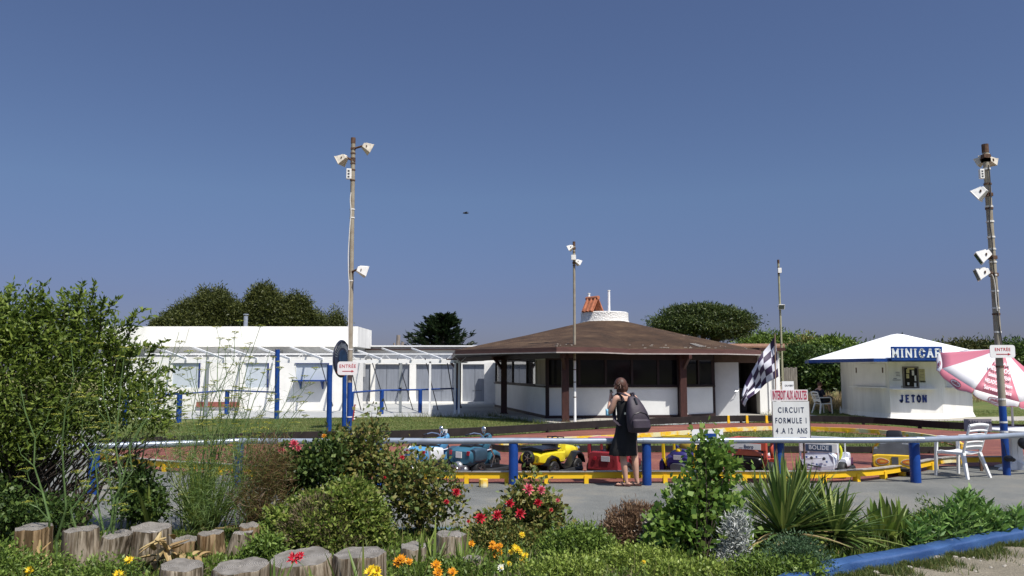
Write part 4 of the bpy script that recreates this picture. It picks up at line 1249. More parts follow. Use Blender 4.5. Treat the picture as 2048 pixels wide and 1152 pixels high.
text('red_lettering', 'INTERDIT AUX ADULTES', .19, M('red_hand_paint', (.38, .03, .07), .7, .25, 25), bs, wpos(1579.3, 791, Ysg, -.0165), bold=.0035, depth=.001, sx=.252, space=1.0)
for t, u, v, s_, sx in (('CIRCUIT', 1581, 821.5, .118, .72), ('FORMULE 1', 1581, 842.5, .118, .66), ('4 .A 12  ANS', 1581, 863, .118, .66)):
    text('lettering', t, s_, ink, bs, wpos(u, v - 1, Ysg, -.012), bold=.002, depth=.001, sx=sx, space=1.32 if 'ANS' not in t else 1.16)
mb = MB(); mb.tube([(x0 + .06, Ysg + .03, .1), (x0 + .06, Ysg + .03, 1.4)], .015, 6); mb.tube([(x1 - .1, Ysg + .03, .1), (x1 - .1, Ysg + .03, 1.4)], .015, 6); mb.build('stay', rust, bs, world=True)
mb = MB(); mb.add([], []); mb.box((UX(1601, Ysg), Ysg - .013, ZV(875.5, Ysg)), (.10, .004, .012)); mb.build('blue_smear', navy, bs, world=True)
os_ = thing('open_sign', 'small white OUVERT sign standing above the circuit board', 'sign', (UX(1577, Ysg + .06), Ysg + .06, 0))
mb = MB(); px_board(mb, 1565.5, 1589, 762.5, 784, Ysg + .06, .01); mb.build('panel', M('sign_white', (.74, .74, .73)), os_, world=True)
text('lettering', 'OUVERT', .036, M('grey_ink', (.12, .12, .13), .7, .1, 9), os_, (0, -.0065, ZV(771.5, Ysg)), bold=.001, depth=.001)
ws = thing('notice_board', 'small white board with a blue square behind the guard rail, left of the circuit board', 'sign', (UX(1413, 12.75), 12.75, 0))
mb = MB(); px_board(mb, 1382.5, 1444.5, 858.5, 889, 12.75, .015); mb.build('panel', M('sign_white', (.74, .74, .73)), ws, world=True)
mb = MB(); px_board(mb, 1397.5, 1431, 867, 889, 12.74, .01); mb.build('blue_square', blue, ws, world=True)
mb = MB(); mb.box((UX(1400, 12.78), 12.78, .5), (.04, .02, .4)); mb.box((UX(1428, 12.78), 12.78, .5), (.04, .02, .4)); mb.build('stay', rust, ws, world=True)

# checkered flag
Yf = 12.72
fl = thing('checkered_flag', 'black and white checkered flag hanging from a thin staff next to the circuit board', 'flag', (UX(1552, Yf), Yf, 0))
st = [Vector((UX(1553, Yf, .7), Yf, .66)), Vector((UX(1551.5, Yf, 1.5), Yf, ZV(760, Yf))), Vector((UX(1550, Yf, 2.3), Yf, ZV(667, Yf)))]
mb = MB(); mb.tube(st, .009, 8); mb.build('staff', M('staff_wood', (.25, .17, .12), .6, .2, 9), fl, world=True)
fw = bpy.data.materials.new('flag_white'); fk = leafmat('flag_dark', [(.05, .03, .075), (.05, .03, .075)], .15); fw = leafmat('flag_light', [(.74, .74, .80), (.74, .74, .80)], .25)
A, B_, Cc_, D_ = (1550.5, 669), (1557, 753), (1487, 815), (1481, 790)
def flagp(s, t):
    """s: along fly, t: from top edge down the hoist"""
    # top edge sags outwards, bottom edge hangs
    tx = (1 - s) * A[0] + s * D_[0]; ty = (1 - s) * A[1] + s * D_[1] - 12 * math.sin(PI * s) * (0.6)
    bx = (1 - s) * B_[0] + s * Cc_[0]; by = (1 - s) * B_[1] + s * Cc_[1] - 8 * math.sin(PI * s)
    u = tx * (1 - t) + bx * t; v = ty * (1 - t) + by * t
    dep = .075 * math.sin(s * 10 + t * 3.5) * (s ** .5) + .06 * math.sin(t * 7 + s * 4) * s + .14 * s
    u += 3.0 * math.sin(t * 6.3 + s * 7) * s + 1.6 * math.sin(s * 13) ; v += 2.5 * math.sin(s * 9 + t * 3)* s
    return PD(u, v, Yf + dep)
mb = MB(); nc, nr, sb = 6, 5, 5
vs = []; nx = nc * sb; ny = nr * sb
for j in range(ny + 1):
    for i in range(nx + 1): vs.append(flagp(i / nx, j / ny))
fsA, fsB = [], []
for j in range(ny):
    for i in range(nx):
        a = j * (nx + 1) + i
        (fsA if ((i // sb + j // sb) % 2 == 0) else fsB).append((a, a + 1, a + nx + 2, a + nx + 1))
mb.v = [tuple(p) for p in vs]; mb.f = fsA + fsB; mb.m = [0] * len(fsA) + [1] * len(fsB)
fo = mb.build('cloth', [fk, fw], fl, smooth=True, world=True, fix=False)
s_ = fo.modifiers.new('thickness', 'SOLIDIFY'); s_.thickness = .003

# ================================================================== PARASOL
ap_ = Vector((9.1227, 14.964, 2.1757)); Rr, pp_, tau, az, ph = 1.11777, .53630574, .54634926, .22425393, .0407065
k_ = Vector((math.sin(az) * math.sin(tau), -math.cos(az) * math.sin(tau), math.cos(tau)))
e1 = k_.cross(Vector((0, 1, 0))).normalized(); e2 = k_.cross(e1)
rimp = [ap_ - k_ * Rr * math.sin(pp_) + (e1 * math.cos(ph + i * PI / 4) + e2 * math.sin(ph + i * PI / 4)) * Rr * math.cos(pp_) for i in range(8)]
def pj(p):
    z = p.z - EYE; d = p.y * math.cos(TH) + z * math.sin(TH); return 1024 + FPX * p.x / d, 576 - FPX * (-p.y * math.sin(TH) + z * math.cos(TH)) / d
par = thing('parasol', 'tilted pink and white ice cream parasol behind the right pole', 'parasol', (UX(2018, 15.2), 15.2, 0))
pinkm = leafmat('parasol_pink', [(.60, .19, .25), (.62, .21, .27)], .15); whm = leafmat('parasol_white', [(.76, .75, .76), (.78, .77, .78)], .15)
order = None
best = min(range(8), key=lambda i: (pj(rimp[i])[0] - 1949) ** 2 + (pj(rimp[i])[1] - 779) ** 2)
nxt = (best + 1) % 8 if abs(pj(rimp[(best + 1) % 8])[0] - 2039) < abs(pj(rimp[(best - 1) % 8])[0] - 2039) else (best - 1) % 8
sg_ = 1 if nxt == (best + 1) % 8 else -1
cref = ap_ - k_ * .5
pinktxt = M('parasol_letter', (.80, .74, .75), .8, .03, 9)
for q in range(8):
    i = (best + sg_ * q) % 8; j = (i + sg_) % 8
    a_, b_ = rimp[i], rimp[j]
    m_ = pinkm if q % 2 == 0 else whm
    mv = whm if q % 2 == 0 else pinkm
    mb = MB(); nseg = 6
    vs = []; 
    for r_ in range(nseg + 1):
        t = .02 + .98 * r_ / nseg
        for c_ in range(nseg + 1):
            s2 = c_ / nseg
            p = ap_.lerp(a_, t).lerp(ap_.lerp(b_, t), s2)
            sag = .045 * math.sin(PI * s2) * t * (1.0) + .02 * math.sin(PI * t)
            p = p - k_ * 0 + (k_ * -.4 * sag) + (cref - p).normalized() * sag * .5
            vs.append(p)
    fs = []
    for r_ in range(nseg):
        for c_ in range(nseg):
            x_ = r_ * (nseg + 1) + c_; fs.append((x_, x_ + 1, x_ + nseg + 2, x_ + nseg + 1))
    mb.add(vs, fs); pan = mb.build('canopy_panel', m_, par, smooth=True, world=True)
    s_ = pan.modifiers.new('thickness', 'SOLIDIFY'); s_.thickness = .004
    # valance
    out_ = ((a_ + b_) / 2 - ap_).normalized(); dn = (out_ * .35 - k_ * .95).normalized()
    mb = MB(); vs = []; fs = []; n2 = 14
    for c_ in range(n2 + 1):
        s2 = c_ / n2; p = a_.lerp(b_, s2); sag = .045 * math.sin(PI * s2); p = p - k_ * .4 * sag + (cref - p).normalized() * sag * .5
        dep = .10 + .07 * math.sin(PI * s2) + .012 * math.sin(s2 * 4 * PI)
        vs += [p, p + dn * (dep - .012), p + dn * dep]
    fm_ = []
    for c_ in range(n2):
        x_ = c_ * 3; fs += [(x_, x_ + 3, x_ + 4, x_ + 1), (x_ + 1, x_ + 4, x_ + 5, x_ + 2)]; fm_ += [0, 1]
    mb.v = [tuple(p) for p in vs]; mb.f = fs; mb.m = fm_
    va = mb.build('valance', [mv, pinkm if mv is whm else whm], par, smooth=True, world=True, fix=False); s_ = va.modifiers.new('thickness', 'SOLIDIFY'); s_.thickness = .004
    # lettering on the visible panels
    pa, pb = (a_, b_) if pj(a_)[0] < pj(b_)[0] else (b_, a_)
    X_ = (pb - pa).normalized(); mid_ = (pa + pb) / 2; Yx = (ap_ - mid_); Hh = Yx.length; Yx = (Yx - X_ * Yx.dot(X_)).normalized(); Nn = X_.cross(Yx)
    if Nn.y > 0 and q < 3: pass
    rot = Matrix((X_, Yx, Nn)).transposed(); L0 = par.location
    if q == 0:
        for (s_t, fx, fy_, sz_, bd) in (('CREAM', .08, .66, .11, .001), ('HELADOS', -.10, .52, .13, .003), ('Gelados ICE CREAM', -.0, .38, .12, .002), ('HELADOS Eis cream', .0, .24, .12, .002), ('Sorvetes  Glace', .0, .10, .12, .002)):
            wmax = (1 - fy_) * (pb - pa).length * .9
            est = len(s_t) * sz_ * .56
            text('panel_lettering', s_t, sz_, pinktxt, par, mid_ - L0 + X_ * fx * .2 + Yx * Hh * fy_ + Nn * .012, rot, bold=bd, depth=.001, sx=min(1, wmax / est))
    # badge on valance
    yv = -dn; xv = X_; nv = xv.cross(yv).normalized(); rv = Matrix((xv, yv, nv)).transposed()
    if nv.y > .2: continue
    cb = mid_ - k_ * .4 * .045 + (cref - mid_).normalized() * .0225 + dn * .085 + nv * .01
    mb = MB(); ol, il = [], []
    for c_ in range(24):
        a = 2 * PI * c_ / 24; ol.append(cb + xv * .115 * math.copysign(abs(math.cos(a)) ** .7, math.cos(a)) + yv * .055 * math.sin(a)); il.append(cb + xv * .106 * math.copysign(abs(math.cos(a)) ** .7, math.cos(a)) + yv * .046 * math.sin(a) + nv * .003)
    mb.loft([[p - nv * .004 for p in ol], [p + nv * .002 for p in ol]]); bd_ = mb.build('badge', M('badge_red', (.35, .03, .07), .7, .1, 9), par, world=True)
    mb = MB(); mb.loft([il, [p + nv * .001 for p in il]]); bw = mb.build('badge_face', M('badge_white', (.74, .72, .73), .7, .05, 9)); bw.parent = bd_; bw.data.transform(Matrix.Translation(par.location).inverted())
    text('badge_lettering', 'miko', .075, M('badge_red', (.35, .03, .07)), par, cb + nv * .0075 - L0, rv, bold=.002, depth=.0008, shear=.2)
pl_end = Vector((UX(2018, 15.2), 15.2, 0)); hub = ap_ - k_ * .02
mb = MB(); mb.tube([pl_end, Vector((pl_end.x, pl_end.y - .02, 1.15)), hub + Vector((0, 0, .02))], .02, 10); mb.build('mast', whitem, par, smooth=True, world=True)
mb = MB()
for p in rimp: mb.tube([ap_ - k_ * .03, p - k_ * .045], .006, 5)
mb.build('rib', whitem, par, world=True)
mb = MB(); mb.tube([ap_ - k_ * .02, ap_ + k_ * .05], [.035, .015], 8); mb.build('finial', plast, par, world=True)
# table and its base
tb = thing('plastic_table', 'white round plastic garden table under the parasol', 'table', (UX(2022, 14.6), 14.6, 0))
mb = MB(); mb.lathe([(0, .69), (.52, .69), (.54, .70), (.54, .72), (.52, .735), (0, .735)], (0, 0, 0), 40, cap=False); mb.build('table_top', plast, tb, smooth=True)
mb = MB(); 
for s in (-1, 1): mb.loft([[Vector((s * .05 + x * w, y * .05, z)) for x, y in ((-1, -1), (1, -1), (1, 1), (-1, 1))] for z, w in ((.0, .07), (.1, .06), (.35, .045), (.69, .055))])
mb.build('pedestal', plast, tb, bevel=.01)
for k in range(4):
    a = R(20 + k * 90); d = Vector((math.cos(a), math.sin(a), 0)); s = Vector((-d.y, d.x, 0))
    mb = MB(); mb.loft([[d * r_ + s * w + Vector((0, 0, z)) for w, z in ((-wd, 0), (wd, 0), (wd * .6, h), (-wd * .6, h))] for r_, wd, h in ((.04, .08, .16), (.22, .06, .09), (.42, .05, .035))]); mb.build('foot', plast, tb)
# dark bag hanging at the frame edge
bgp = PD(2046, 886, 14.1)
bt = thing('black_bag', 'black bag hanging from the white table at the right edge', 'bag', (bgp.x + .06, bgp.y, 0))
mb = MB(); mb.ell((bgp.x + .07, bgp.y, bgp.z), (.16, .09, .12), 14, 8); mb.ell((bgp.x + .02, bgp.y - .05, bgp.z - .05), (.08, .05, .07), 10, 6); mb.build('body', blackp, bt, smooth=True, world=True)
mb = MB(); mb.tube([(bgp.x - .04, bgp.y, bgp.z + .06), (bgp.x + .02, bgp.y, bgp.z + .17), (bgp.x + .1, bgp.y, bgp.z + .08)], .012, 6); mb.build('strap', blackp, bt, smooth=True, world=True)
# cardboard notice behind the chair
cb_ = thing('cardboard_notice', 'grey cardboard notice with scrawled letters behind the white chair', 'sign', (UX(1952, 14.3), 14.3, 0))
mb = MB(); px_board(mb, 1925.5, 1980.5, 838, 863, 14.3, .01); mb.build('panel', M('dull_cardboard', (.17, .155, .18), .8, .08, 4), cb_, world=True)
mb = MB(); rr = random.Random(3)
for k in range(10):
    u = 1931 + k * 4.8
    if k in (4,): continue
    p0 = Vector((UX(u, 14.29), 14.29, ZV(847 + rr.uniform(-2, 2), 14.29))); p1 = Vector((UX(u + rr.uniform(1, 4), 14.29), 14.289, ZV(842 + rr.uniform(-2, 2), 14.29))); p2 = Vector((UX(u + 4, 14.29), 14.2885, ZV(847, 14.29)))
    mb.bar(p0, p1, .008, .004); mb.bar(p1, p2, .008, .004)
mb.build('scrawl', ink, cb_, world=True)
mb = MB(); mb.box((UX(1952, 14.32), 14.33, .36), (.04, .03, .72)); mb.build('stake', rust, cb_, world=True)

# ================================================================== WHITE GARDEN CHAIR
def chair(name, label, loc, rz, mat, group=None):
    """faces +y; back legs at -y"""
    t = thing(name, label, 'chair', loc, rz, group)
    mb = MB()
    prof = []
    for y, z, w in ((-.20, .415, .19), (-.12, .395, .205), (0, .395, .215), (.12, .41, .225), (.21, .425, .225), (.235, .41, .222)):
        prof.append([Vector((-w, y, z + .012)), Vector((-w * .5, y, z - .004)), Vector((0, y, z - .008)), Vector((w * .5, y, z - .004)), Vector((w, y, z + .012)), Vector((w, y, z - .012)), Vector((0, y, z - .03)), Vector((-w, y, z - .012))])
    mb.loft(prof); mb.build('seat', mat, t, smooth=True)
    mb = MB()
    def bp(x, q): return Vector((x * (1 + .08 * q), -.20 - .15 * q - .02 * math.cos(x * 6), .42 + .44 * q))
    n_ = 8
    for s in (-1, 1): mb.tube([bp(s * .205, q / n_) for q in range(n_ + 1)], .02, 8)
    top_ = [bp(-.205 + .41 * k / n_, 1.0 + .05 * math.sin(PI * k / n_)) for k in range(n_ + 1)]; mb.tube(top_, .024, 8)
    for q, w in ((.80, .022), (.66, .018), (.52, .016), (.38, .016), (.2, .018)):
        mb.tube([bp(-.2 + .4 * k / n_, q + .03 * math.sin(PI * k / n_)) for k in range(n_ + 1)], w, 6)
    mb.loft([[bp(x, q) + Vector((0, d, 0)) for x, q in ((-.19, .1), (.19, .1), (.19, .36), (-.19, .36))] for d in (-.006, .006)])
    mb.build('backrest', mat, t, smooth=True)
    for s in (-1, 1):
        mb = MB(); mb.tube([bp(s * .215, .52), Vector((s * .26, -.05, .655)), Vector((s * .275, .12, .655)), Vector((s * .27, .21, .645)), Vector((s * .262, .235, .615))], [.02, .024, .026, .024, .02], 8); mb.build('armrest', mat, t, smooth=True)
    def lg(p0, p1, w0, w1):
        mb = MB(); d = Vector(p1) - Vector(p0)
        mb.loft([[Vector(p0).lerp(Vector(p1), q) + Vector((x * w, y * w, 0)) for x, y in ((-1, -1), (1, -1), (1, 1), (-1, 1))] for q, w in ((0, w0), (.5, (w0 + w1) / 2), (1, w1))]); mb.build('leg', mat, t, bevel=.006)
    for s in (-1, 1):
        lg((s * .262, .235, .63), (s * .275, .27, 0), .024, .02)
        lg((s * .195, -.19, .42), (s * .27, -.31, 0), .03, .022)
    mb = MB()
    for s in (-1, 1): mb.bar((s * .215, .2, .40), (s * .262, .235, .40), .03, .05); mb.bar((s * .2, -.18, .40), (s * .265, .22, .40), .015, .04)
    mb.build('seat_frame', mat, t)
    return t
g = G(1941, 957)
chair('garden_chair', 'white plastic garden chair standing behind the guard rail at the right', (g.x - .02, g.y + .22, 0), R(24), plast, 'white plastic garden chairs')
# ================================================================== MINICARS
def paint(name, c, rough=.35, **k): return M(name, c, rough, k.pop('var', .14), k.pop('scale', 4), **k)
def sup(w, h, zc, y, n=16, e=.55, x0=0):
    out = []
    for k in range(n):
        a = 2 * PI * k / n
        out.append(Vector((x0 + w * math.copysign(abs(math.cos(a)) ** e, math.cos(a)), y, zc + h * math.copysign(abs(math.sin(a)) ** e, math.sin(a)))))
    return out
def wheel(root, x, y, r=.12, w=.1, rimm=None, spokes=5, z=None, rot=None):
    z = r if z is None else z
    mb = MB(); mb.lathe([(r * .55, -w / 2), (r * .9, -w / 2), (r, -w * .3), (r, w * .3), (r * .9, w / 2), (r * .55, w / 2), (r * .55, -w / 2)], (x, y, z), 22, axis=(1, 0, 0), cap=False)
    t = mb.build('wheel', black, root, smooth=True)
    mb = MB(); mb.lathe([(0, -w * .34), (r * .5, -w * .34), (r * .56, -w * .42), (r * .56, w * .42), (r * .5, w * .34), (0, w * .34)], (x, y, z), 18, axis=(1, 0, 0), cap=False)
    rm = mb.build('rim', blackp if spokes else (rimm or greyp), None); rm.parent = t
    if spokes:
        mb = MB()
        for k in range(spokes):
            a = 2 * PI * k / spokes; d = Vector((0, math.cos(a), math.sin(a)))
            for sx in (-1, 1): mb.bar(Vector((x + sx * w * .40, y, z)), Vector((x + sx * w * .40, y, z)) + d * r * .52, .012, .026, up=(1, 0, 0))
        mb.tube([(x - w * .44, y, z), (x + w * .44, y, z)], r * .14, 8)
        s = mb.build('spokes', rimm or silver); s.parent = t
    return t
def bumper(root, W_, y0, y1, r=.045, z=.085, mat=None, nose=1.0):
    pts = []
    n = 40
    yc, hy = (y0 + y1) / 2, (y1 - y0) / 2
    mb = MB(); rings = []
    for k in range(n):
        a = 2 * PI * k / n; c, s = math.cos(a), math.sin(a)
        x = W_ * math.copysign(abs(c) ** .45, c); y = yc + hy * math.copysign(abs(s) ** .55, s)
        nx, ny = Vector((c / W_, s / hy)).normalized()
        rings.append([Vector((x + nx * r * math.cos(b), y + ny * r * math.cos(b), z + r * 1.15 * math.sin(b))) for b in [2 * PI * q / 8 for q in range(8)]])
    mb.loft(rings, closed=True)
    return mb.build('bumper_ring', mat or black, root, smooth=True)
def plate(root, name, c, w, h, mat, th=.008, rotx=0.0):
    mb = MB(); mb.box((0, 0, 0), (w, th, h)); o = mb.build(name, mat, root, bevel=.003); o.location = c; o.rotation_euler = (rotx, 0, 0); return o
def kart_root(label, u, Y=13.8, a=36, name='minicar'):
    return thing(name, label, 'minicar', (UX(u, Y, 0.1), Y, 0.012), R(-a), 'coin operated minicars parked in a row on the track')
def stwheel(root, c, r=.09):
    mb = MB(); rt = Matrix.Rotation(R(55), 3, 'X'); mb.torus(c, r, .011, 20, 6, rot=rt); mb.bar(Vector(c) + rt @ Vector((-r, 0, 0)), Vector(c) + rt @ Vector((r, 0, 0)), .012, .012); mb.tube([c, Vector(c) + rt @ Vector((0, 0, -.16))], .012, 6)
    mb.build('steering_wheel', blackp, root, smooth=True)

def trike(label, u, body, dark, Y=13.8):
    t = kart_root(label, u, Y, 38, 'ride_on_motorbike')
    bumper(t, .27, -.05, .60, .042, .075)
    for s in (-1, 1): wheel(t, s * .24, -.30, .135, .12)
    wheel(t, 0, .36, .16, .09, spokes=6)
    mb = MB(); mb.loft([sup(.22, .10, .33, -.50), sup(.30, .14, .33, -.44), sup(.31, .16, .34, -.30), sup(.27, .14, .34, -.12), sup(.12, .10, .35, 0)]); mb.build('rear_fender', body, t, smooth=True)
    for s in (-1, 1):
        mb = MB(); mb.loft([sup(.065, .10, .36, -.46, x0=s * .25), sup(.075, .12, .37, -.36, x0=s * .26), sup(.07, .10, .37, -.16, x0=s * .25), sup(.02, .04, .36, -.1, x0=s * .24)]); mb.build('saddle_box', dark, t, smooth=True)
        plate(t, 'tail_light', (s * .19, -.495, .40), .05, .07, M('tail_red', (.30, .01, .02), .3, .2, 9), .03)
    mb = MB(); mb.loft([sup(.13, .05, .47, -.36), sup(.14, .06, .50, -.25), sup(.11, .05, .46, -.05), sup(.06, .03, .46, .02)]); mb.build('seat', blackp, t, smooth=True)
    mb = MB(); mb.loft([sup(.05, .05, .48, -.06), sup(.11, .10, .49, .04), sup(.12, .11, .51, .14), sup(.07, .07, .53, .24), sup(.03, .03, .53, .28)]); mb.build('fuel_tank', body, t, smooth=True)
    plate(t, 'number_plate', (0, -.515, .37), .13, .10, M('plate_white', (.7, .7, .68), .5, .05, 9), .012)
    mb = MB(); mb.box((0, -.48, .14), (.30, .12, .13)); mb.ell((0, -.52, .18), (.09, .06, .09), 14, 8)
    for s in (-1, 1):
        mb.ell((s * .11, -.50, .13), (.07, .06, .07), 12, 7)
        for k in range(4): mb.box((s * .1, -.545, .09 + k * .03), (.1, .02, .008))
    eng = mb.build('engine_block', M('dull_aluminium', (.33, .34, .36), .35, .2, 9, metal=.6), t, smooth=True)
    mb = MB(); mb.torus((0, -.58, .14), .035, .01, 16, 6, rot=Matrix.Rotation(PI / 2, 3, 'X')); e2 = mb.build('pulley', silver); e2.parent = eng
    for s in (-1, 1):
        mb = MB(); mb.tube([(s * .06, .18, .58), (s * .06, .27, .38), (s * .06, .36, .16)], .014, 8); mb.tube([(s * .09, .05, .40), (s * .14, .14, .42), (s * .15, .22, .3), (s * .13, .16, .12)], .016, 8); mb.build('fork', silver, t, smooth=True)
        mb = MB(); mb.tube([(s * .02, .16, .60), (s * .10, .15, .66), (s * .17, .06, .68), (s * .20, -.04, .66)], .012, 8); hb = mb.build('handlebar', silver, t, smooth=True)
        mb = MB(); mb.tube([(s * .20, -.03, .662), (s * .215, -.10, .645)], .018, 8); gg = mb.build('grip', blackp); gg.parent = hb
    mb = MB(); mb.loft([sup(.05, .05, .22, .20), sup(.08, .06, .33, .26), sup(.085, .05, .34, .36), sup(.07, .04, .30, .48), sup(.04, .03, .22, .54)]); mb.build('front_fender', body, t, smooth=True)
    mb = MB(); mb.ell((0, .23, .60), (.08, .07, .08), 14, 9); hl = mb.build('headlamp', body, t, smooth=True)
    mb = MB(); mb.tube([(0, .15, .66), (0, .12, .74)], .012, 6); mb.ell((0, .12, .74), (.045, .025, .06), 12, 8); mr_ = mb.build('mirror', silver, t, smooth=True)
    mb = MB(); mb.box((0, 0, .13), (.26, .8, .08)); mb.build('chassis', blackp, t, bevel=.01)
    return t
cyanb = paint('faded_light_blue', (.09, .27, .47)); tealb = paint('teal_blue', (.035, .12, .18)); tealdk = paint('teal_dark', (.03, .06, .09))
t = trike('light blue ride-on motorbike, leftmost of the row, half hidden by the rose bush', 872, cyanb, paint('offwhite_panel', (.6, .62, .64)), 13.9)
plate(t, 'windshield', (-.02, .20, .66), .15, .16, M('plate_white', (.7, .7, .68)), .01, R(-15))
text('sticker', '46', .11, ink, t, (-.02, .19, .67), Matrix.Rotation(PI / 2 - R(15), 3, 'X'), bold=.003)
trike('dark teal ride-on motorbike with chrome forks, second from the left', 958, tealb, tealdk, 13.8)
# --- yellow jeep
t = kart_root('bright yellow vintage roadster minicar with black mudguards and spare wheel', 1100, 13.85, 40)
ym = paint('bright_yellow', (.62, .50, .02), .3)
bumper(t, .31, -.12, .60, .04, .075)
for s in (-1, 1):
    wheel(t, s * .27, -.27, .13, .09); wheel(t, s * .27, .40, .13, .08)
mb = MB(); mb.loft([sup(.20, .07, .30, -.54), sup(.25, .11, .31, -.46), sup(.26, .12, .31, -.1), sup(.25, .11, .30, .10), sup(.19, .13, .35, .18), sup(.16, .12, .36, .40), sup(.14, .10, .35, .56)]); mb.build('body', ym, t, smooth=True)
for s in (-1, 1):
    mb = MB()
    mb.loft([[Vector((s * .25 + dx, y, z + dz)) for dx, dz in ((-.07, -.02), (.07, -.03), (.07, .0), (-.07, .015))] for y, z in ((-.46, .22), (-.40, .31), (-.28, .35), (-.17, .31), (-.10, .20), (0, .13), (.14, .14), (.26, .26), (.36, .36), (.46, .37), (.55, .30), (.585, .2))])
    mb.build('mudguard', blackp, t, smooth=True)
    mb = MB(); mb.side([(-.02, .40), (.06, .44), (.12, .56), (.16, .56), (.17, .40)], s * .19 - .015, s * .19 + .015); mb.build('door_cowl', ym, t)
    mb = MB(); mb.lathe([(0, 0), (.035, 0), (.045, .04), (0, .05)], (s * .15, .56, .40), 14, axis=(0, 1, 0), cap=False); mb.build('headlight', silver, t, smooth=True)
wheel(t, .04, -.58, .115, .07, rot=None)
sp = [c for c in t.children if c.name.startswith('wheel')][-1]
for o in [sp] + list(sp.children):
    for v in o.data.vertices:
        x, y, z = v.co; x -= .04; y += .58; z -= .115
        v.co = (.0 + y, -.58 + x, .32 + z)
mb = MB(); mb.loft([[Vector((x, y, z)) for x, z in ((-.22, z0), (.22, z0), (.23, z0 + .03), (0, z0 + .06), (-.23, z0 + .03))] for y, z0 in ((-.50, .43), (-.35, .44), (-.02, .43))]); mb.build('folded_hood', blackp, t)
mb = MB(); mb.bar((-.24, -.5, .455), (-.24, 0, .45), .01, .01); mb.bar((.24, -.5, .455), (.24, 0, .45), .01, .01); mb.build('trim', silver, t)
mb = MB(); mb.box((0, .0, .46), (.3, .08, .14)); mb.build('seat', blackp, t, bevel=.015)
mb = MB(); mb.bar((-.17, .2, .46), (-.17, .16, .62), .015, .015); mb.bar((.17, .2, .46), (.17, .16, .62), .015, .015); mb.bar((-.17, .16, .62), (.17, .16, .62), .015, .015); mb.build('windscreen_frame', blackp, t)
stwheel(t, (0, .12, .56), .08)
mb = MB(); mb.box((0, .585, .36), (.16, .02, .17)); mb.build('grille', silver, t, bevel=.01)
# --- generic racer
def racer(label, u, body, frame, Y=13.8, a=36, board=None, bmat=None, rear=None, pod=None, rw=.28):
    t = kart_root(label, u, Y, a)
    bumper(t, .32, -.30, .60, .05, .085)
    for s in (-1, 1):
        wheel(t, s * .31, -.30, .13, .12, spokes=0); wheel(t, s * .27, .34, .11, .10, spokes=0)
    mb = MB(); mb.loft([sup(rw * .8, .09, .24, -.52), sup(rw, .13, .25, -.46), sup(rw, .15, .26, -.32), sup(rw * .8, .13, .26, -.15), sup(rw * .5, .08, .24, -.08)]); mb.build('rear_body', rear or body, t, smooth=True)
    mb = MB(); mb.loft([sup(.20, .07, .20, -.1), sup(.24, .08, .20, .12), sup(.18, .08, .22, .28), sup(.13, .06, .21, .45), sup(.07, .04, .19, .60)]); mb.build('nose', body, t, smooth=True)
    for s in (-1, 1):
        mb = MB(); mb.loft([sup(.05, .07, .22, -.14, x0=s * .29), sup(.07, .08, .23, .0, x0=s * .30), sup(.06, .07, .22, .16, x0=s * .29), sup(.02, .03, .2, .24, x0=s * .27)]); mb.build('side_pod', pod or body, t, smooth=True)
    mb = MB(); mb.box((0, .0, .12), (.5, .95, .06)); mb.build('chassis', blackp, t, bevel=.01)
    mb = MB(); mb.loft([sup(.15, .03, .28, -.05), sup(.16, .06, .36, -.13), sup(.13, .10, .45, -.18), sup(.08, .04, .52, -.2)]); mb.build('seat', blackp, t, smooth=True)
    stwheel(t, (0, .2, .42), .08)
    return t
def frame4(t, frame, w=.29, y0=-.47, y1=-.05, z=.62, r=.018):
    mb = MB()
    for s in (-1, 1):
        mb.bar((s * w, y0, .30), (s * w, y0, z), r * 2.2, r * 2); mb.bar((s * w, y1, .28), (s * w, y1, z), r * 1.6, r * 1.6); mb.bar((s * w, y0, z), (s * w, y1, z), r * 2, r * 2.4); mb.bar((s * w, y0, .31), (s * w * .8, y0 + .02, .18), r * 2, r * 2)
    mb.bar((-w, y0, z), (w, y0, z), r * 2, r * 3); mb.bar((-w, y1, z), (w, y1, z), r * 2, r * 2)
    return mb.build('roll_frame', frame, t, bevel=.004)
# red
redk = paint('faded_red', (.26, .028, .035), .4); pinkred = paint('sun_faded_pink', (.50, .16, .17), .45)
t = racer('faded red minicar behind the standing woman', 1236, redk, redk, pod=paint('red_dark', (.10, .015, .02)))
frame4(t, redk, .28, -.46, -.06, .60, .024)
mb = MB(); mb.loft([[Vector((x * w, y, z)) for x, y in ((-1, -.52), (1, -.52), (1, -.12), (-1, -.12))] for z, w in ((.12, .30), (.38, .27), (.42, .2))]); mb.build('engine_cover', redk, t, bevel=.02)
plate(t, 'number_plate', (.06, -.533, .31), .16, .085, M('plate_grey', (.45, .45, .46), .5, .08, 9))
mb = MB(); mb.box((0, -.30, .625), (.60, .36, .03)); mb.build('roof_panel', pinkred, t, bevel=.008)
mb = MB(); mb.lathe([(0, 0), (.035, 0), (.035, .01), (0, .012)], (-.14, -.53, .31), 14, axis=(0, -1, 0), cap=False); mb.build('tail_light', M('tail_red', (.3, .01, .02)), t)
